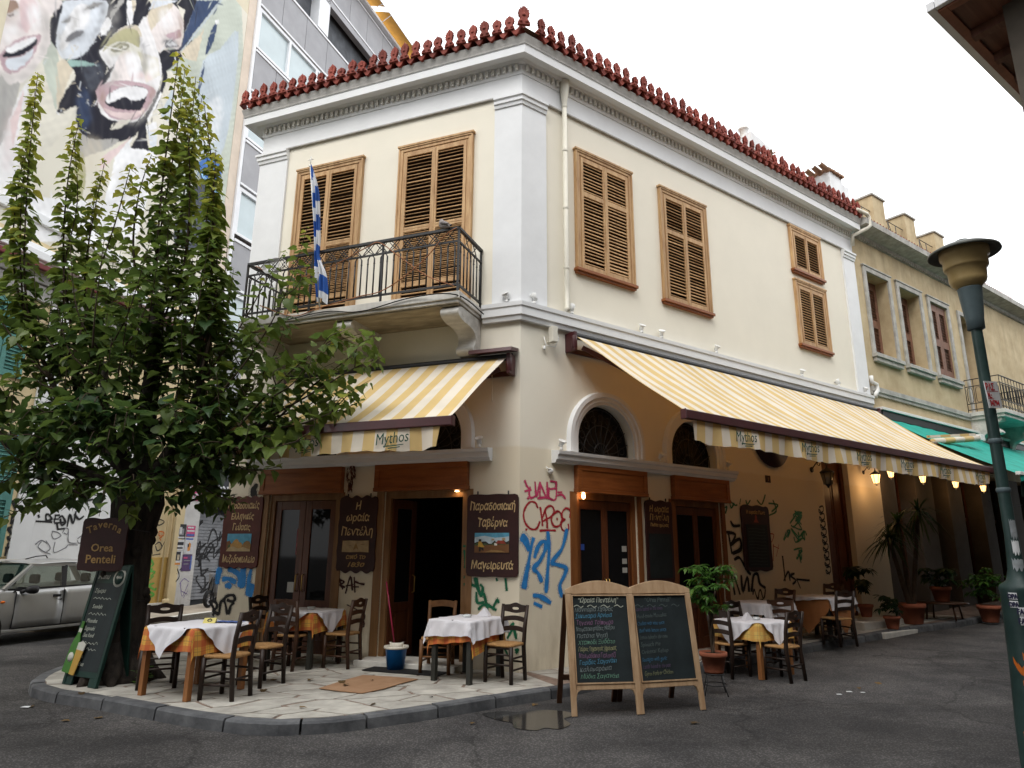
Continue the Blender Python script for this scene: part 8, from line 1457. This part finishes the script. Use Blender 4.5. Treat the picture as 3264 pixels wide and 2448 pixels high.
# greenhouse: roof skin, pillars, panes
roof = [(-.40,1.455),(-.1,1.50),(.3,1.52),(.8,1.515),(1.25,1.48),(1.45,1.44)]
b = MB(); A = []
for x, z in roof: A.append([(x,.19,z-.05),(x,.22,z-.015),(x,.35,z),(x,W2,z+.02),(x,2*W2-.35,z),(x,2*W2-.22,z-.015),(x,2*W2-.19,z-.05)])
for p, q_ in zip(A,A[1:]): b.quadstrip(p,q_,True)
b.obj('roof', m_car, car, CF)
def side(y_b, y_t, sg):
    bt = lambda x: cs(x)[0]
    P3 = lambda x, f: (x, y_b+(y_t-y_b)*f, bt(x)+.0)
    b = MB()
    b.bar((-.92,y_b+.01*sg,.985),(-.38,y_t,1.42),.06,.05); b.bar((-.40,y_t,1.42),(1.40,y_t,1.42),.045,.05); b.bar((1.40,y_t,1.42),(1.78,y_b+.03*sg,1.0),.16,.05)
    b.obj('pillar', m_car, car, CF)
    b = MB(); b.bar((.25,y_b+.015*sg,.99),(.30,y_t-.004*sg,1.41),.10,.03); b.bar((-.84,y_b+.004*sg,.985),(1.6,y_b+.004*sg,1.03),.02,.03); b.obj('window_trim', m_trim, car, CF)
    b = MB(); b.add([(-.80,y_b+.012*sg,.98),(.22,y_b+.012*sg,.99),(.27,y_t,1.405),(-.36,y_t,1.405)],[(0,1,2,3)]); b.obj('window', m_cglass, car, CF)
    b = MB(); b.add([(.30,y_b+.012*sg,.99),(1.55,y_b+.014*sg,1.02),(1.34,y_t,1.405),(.34,y_t,1.405)],[(0,1,2,3)]); b.obj('window', m_cglass, car, CF)
side(.055,.19,1); side(2*W2-.055,2*W2-.19,-1)
b = MB(); b.add([(-.98,.10,.995),(-.98,2*W2-.10,.995),(-.40,2*W2-.20,1.44),(-.40,.20,1.44)],[(0,1,2,3)]); b.obj('windscreen', m_cglass, car, CF)
b = MB(); b.add([(1.80,.12,1.02),(1.80,2*W2-.12,1.02),(1.44,2*W2-.22,1.42),(1.44,.22,1.42)],[(0,1,2,3)]); b.obj('rear_window', m_cglass, car, CF)
# doors as thin skins with gaps around them
def doorskin(x0, x1, tilt):
    b = MB(); n = 6; zs = [.30,.42,.56,.72,.86]; V = []
    for z in zs+[None]:
        for i in range(n+1):
            t_ = i/n; x = x0+(x1-x0)*t_; be, na, bo = cs(x); zz = be-.02 if z is None else z
            x += tilt*(.6-zz)*t_*(1 if zz < .6 else 0)
            yy = na+(.010 if zz < .45 else 0 if zz < .65 else .02 if zz < .8 else .03 if zz < .9 else .045)-.008; V.append((x,yy,zz))
    m = n+1; b.add(V,[(j*m+i,j*m+i+1,(j+1)*m+i+1,(j+1)*m+i) for j in range(len(zs)) for i in range(n)],True); o = b.obj('door', m_car, car, CF); so = o.modifiers.new('thick','SOLIDIFY'); so.thickness = .012; so.offset = 1
    h = MB().box(x1-.22,x1-.06,-.016,.01,.815,.865).obj('handle', m_trim, o, CF); bevel(h,.01); return o
doorskin(-.70,.24,.0); doorskin(.262,1.12,.15)
b = MB(); b.box(-.71,-.702,-.004,.02,.3,.94); b.box(.243,.259,-.004,.02,.28,.95); b.box(-.72,1.2,-.004,.02,.285,.297); b.obj('door_gap', m_trim, car, CF)
b = MB(); b.lathe([(0,0),(.016,0),(.016,.01)],10,M=T(.19,.0,.765) @ RX(90)); b.obj('lock', m_trim, car, CF)
b = MB(); b.box(-.9,1.3,.0,.06,.215,.275); bevel(b.obj('sill', m_car, car, CF),.015)
mir = MB(); mir.lathe([(.0,-.11),(.05,-.10),(.075,-.03),(.08,.05),(.07,.10),(.0,.11)],14,M=T(-.50,-.10,.975) @ RY(90) @ SC(1,.8,1)); mir.tube([(-.62,.03,.94),(-.58,-.04,.955)],.035,8); mir.prism([(-.76,.93),(-.52,.95),(-.52,1.02),(-.66,1.03)],-.0,.03,Matrix(((1,0,0,0),(0,0,1,.03),(0,1,0,0),(0,0,0,1)))); mir.obj('wing_mirror', m_trim, car, CF)
b = MB(); b.lathe([(.0,-.016),(.025,-.012),(.035,.0)],12,M=T(-.93,.005,.77) @ RX(90) @ SC(1.3,.7,1) @ T(0,0,.0) @ RX(180) ); b.obj('side_indicator', m_amber, car, CF)
for x in (-1.22,1.23):
    for sy, y in ((1,.0),(-1,2*W2)):
        Mw = CF @ T(x,y+.10*sy,.285) @ RX(90); b = MB(); b.lathe([(.19,-.085),(.26,-.09),(.283,-.06),(.285,0),(.283,.06),(.26,.09),(.19,.085)],28); w = b.obj('wheel', m_tyre, car, Mw); b = MB(); b.lathe([(.0,.06 if sy > 0 else -.06),(.07,.065*sy),(.16,.04*sy),(.19,.08*sy)],20); b.obj('rim', m_rim, w, Mw)
        b = MB(); b.add([(x+.34*math.cos(math.pi*i/14),y+.004*sy-.012*sy,.285+.34*math.sin(math.pi*i/14)) for i in range(15)]+[(x-.34,y-.008*sy,.2),(x+.34,y-.008*sy,.2)],[tuple(range(17))]); b.obj('wheel_arch', m_black, car, CF)
for x, z in ((-.15,.75),(.95,.75)):
    for y in (.42,1.18):
        b = MB(); b.box(x-.06,x+.06,y-.22,y+.22,.5,1.02); b.box(x-.45,x+.0,y-.22,y+.22,.45,.58); b.box(x+.0,x+.09,y-.12,y+.12,1.06,1.24); o = bevel(b.obj('seat', m_seat, car, CF),.04)
b = MB(); b.box(-.95,-.6,.12,2*W2-.12,.85,.98); bevel(b.obj('dashboard', m_seat, car, CF),.04); MB().box(-.9,1.7,.1,2*W2-.1,.28,.36).obj('floor_pan', m_trim, car, CF)
b = MB(); b.lathe([(.17,-.01),(.185,0),(.17,.01),(.155,0)],18,M=T(-.52,1.18,.97) @ RY(-60)); b.obj('steering_wheel', m_trim, car, CF)
for y in (.16,1.2): 
    bevel(MB().box(-2.03,-1.86,y,y+.24,.60,.72).obj('headlight', m_lens, car, CF),.02); bevel(MB().box(1.80,1.92,y-.04,y+.14 if y < 1 else y+.28,.72,.98).obj('tail_light', m_redl, car, CF),.02)
bevel(MB().box(-2.1,-1.9,.12,2*W2-.12,.34,.55).obj('bumper', m_car, car, CF),.05); bevel(MB().box(1.8,1.97,.1,2*W2-.1,.38,.6).obj('bumper', m_car, car, CF),.05)
b = MB(); b.tube([(-.3,.5,1.53),(-.1,.5,1.58),(.1,.5,1.60),(.14,.5,1.55)],.012,6); b.obj('aerial_base', m_trim, car, CF)
# ------------------------------------------------------------------ scooter by the shutter
SF = FG @ T(.15,-1.0,.0) @ RZ(-165)       # x forward
scm = thing('parked_scooter','dark scooter with a red tail light parked before the graffitied shutter','scooter',SF @ T(0,0,.12))
Z = SF @ T(0,0,.12)
for x in (-.62,.62):
    b = MB(); b.lathe([(.17,-.04),(.225,-.05),(.25,-.02),(.25,.02),(.225,.05),(.17,.04)],24,M=T(x,0,.25) @ RX(90)); w = b.obj('wheel', m_tyre, scm, Z); b = MB(); b.lathe([(.15,-.02),(.17,-.03),(.17,.03),(.15,.02)],20,M=T(x,0,.25) @ RX(90))
    for k in range(5): a = k*1.257; b.bar((x,0,.25),(x+.16*math.cos(a),0,.25+.16*math.sin(a)),.02,.03)
    b.obj('rim', m_rim, w, Z)
m_blue = pm('blue_fairing', (.02,.04,.30), .3, .1, coat=.4); m_sgrey = pm('grey_fairing', (.20,.20,.21), .35, .1, coat=.3)
def prism_y(b, poly, y0, y1): b.prism(poly, y0, y1, Matrix(((1,0,0,0),(0,0,1,0),(0,1,0,0),(0,0,0,1))))
b = MB(); prism_y(b,[(-.95,.78),(-.85,.62),(-.3,.42),(-.05,.40),(-.05,.62),(-.4,.74),(-.8,.84)],-.12,.12); bevel(b.obj('rear_fairing', m_sgrey, scm, Z),.03)
b = MB(); prism_y(b,[(-.9,.84),(-.4,.745),(-.02,.70),(.0,.76),(-.4,.82),(-.88,.90)],-.13,.13); bevel(b.obj('seat', m_black, scm, Z),.03)
b = MB(); prism_y(b,[(-.98,.80),(-.92,.74),(-.62,.80),(-.65,.86),(-.95,.88)],-.131,.131); bevel(b.obj('tail_panel', m_blue, scm, Z),.02); bevel(MB().box(-1.02,-.94,-.09,.09,.75,.84).obj('tail_light', m_redl, scm, Z),.02)
b = MB(); prism_y(b,[(-.05,.28),(.35,.28),(.42,.42),(.5,.95),(.42,.98),(.3,.45),(-.05,.42)],-.14,.14); bevel(b.obj('leg_shield', m_sgrey, scm, Z),.03)
b = MB(); b.tube([(.62,.06,.25),(.52,.06,.65),(.42,.0,1.0)],.025,6); b.tube([(.62,-.06,.25),(.52,-.06,.65),(.42,0,1.0)],.025,6); b.tube([(.36,-.33,1.02),(.44,0,1.0),(.36,.33,1.02)],.018,6); b.obj('fork', m_trim, scm, Z)
b = MB(); b.tube([(-.62,.08,.25),(-.1,.08,.32)],.05,7); b.tube([(-.85,.14,.36),(-.3,.13,.30)],.05,9); b.box(-.4,.05,-.1,.1,.2,.4); b.tube([(-.1,.1,.25),(-.2,.22,.0)],.012,5); b.tube([(-.62,-.05,.26),(-.7,-.05,.7)],.025,6); b.obj('engine', m_trim, scm, Z)
# ------------------------------------------------------------------ fallen leaves and litter
r = random.Random(77); m_dead = pm('fallen_leaf', (.10,.06,.02), .8, .3, 5, rnd=.5); vs, fs = leaf_shape(3, False); dl = MB().add(vs, fs, True).mesh('fallen_leaf', m_dead)
spots = [(-5.35,8.25,0),(-4.3,7.72,0),(-4.9,8.36,.123),(-2.0,8.9,.139),(-1.75,9.2,.139),(-2.55,9.3,.124),(-1.45,7.9,.124),(-2.9,8.6,.124),(-3.6,7.75,.124),(.3,8.55,.0),(-.4,7.6,.0),(1.9,7.7,.0),(4.6,9.6,.0),(5.0,9.9,.0),(-2.2,7.7,.124),(-.9,8.3,.124),(-3.0,9.2,.124),(-2.1,9.1,.139),(-4.6,7.6,.0),(-5.9,8.4,0)]
for k, (x, y, z) in enumerate(spots):
    s_ = r.uniform(.05,.11); o = put('fallen_leaf', dl, None, T(x,y,z+.012+gz(x,y)) @ RZ(r.uniform(0,360)) @ RX(r.uniform(-12,12)) @ SC(s_,s_,s_*.7)); tag(o,'dry fallen leaf lying '+('on the cardboard sheet' if z > .13 else 'on the crazy paving' if z > .1 else 'on the asphalt'),'leaf','fallen leaves '+('on the cardboard' if z > .13 else 'on the paving' if z > .1 else 'on the road'))
for x, y, s_ in ((4.15,9.2,.035),(4.35,9.35,.04),(4.5,9.3,.03),(-5.4,8.2,.05)):
    b = MB(); b.add([(-1,-.5,0),(1,-.6,0),(.8,.5,.1),(-.7,.6,.05)],[(0,1,2,3)]); tag(b.obj('paper_scrap', m_stk, None, T(x,y,.012+gz(x,y)) @ SC(s_,s_,s_)),'tiny pale paper scrap lying on the asphalt','litter','paper scraps on the road')
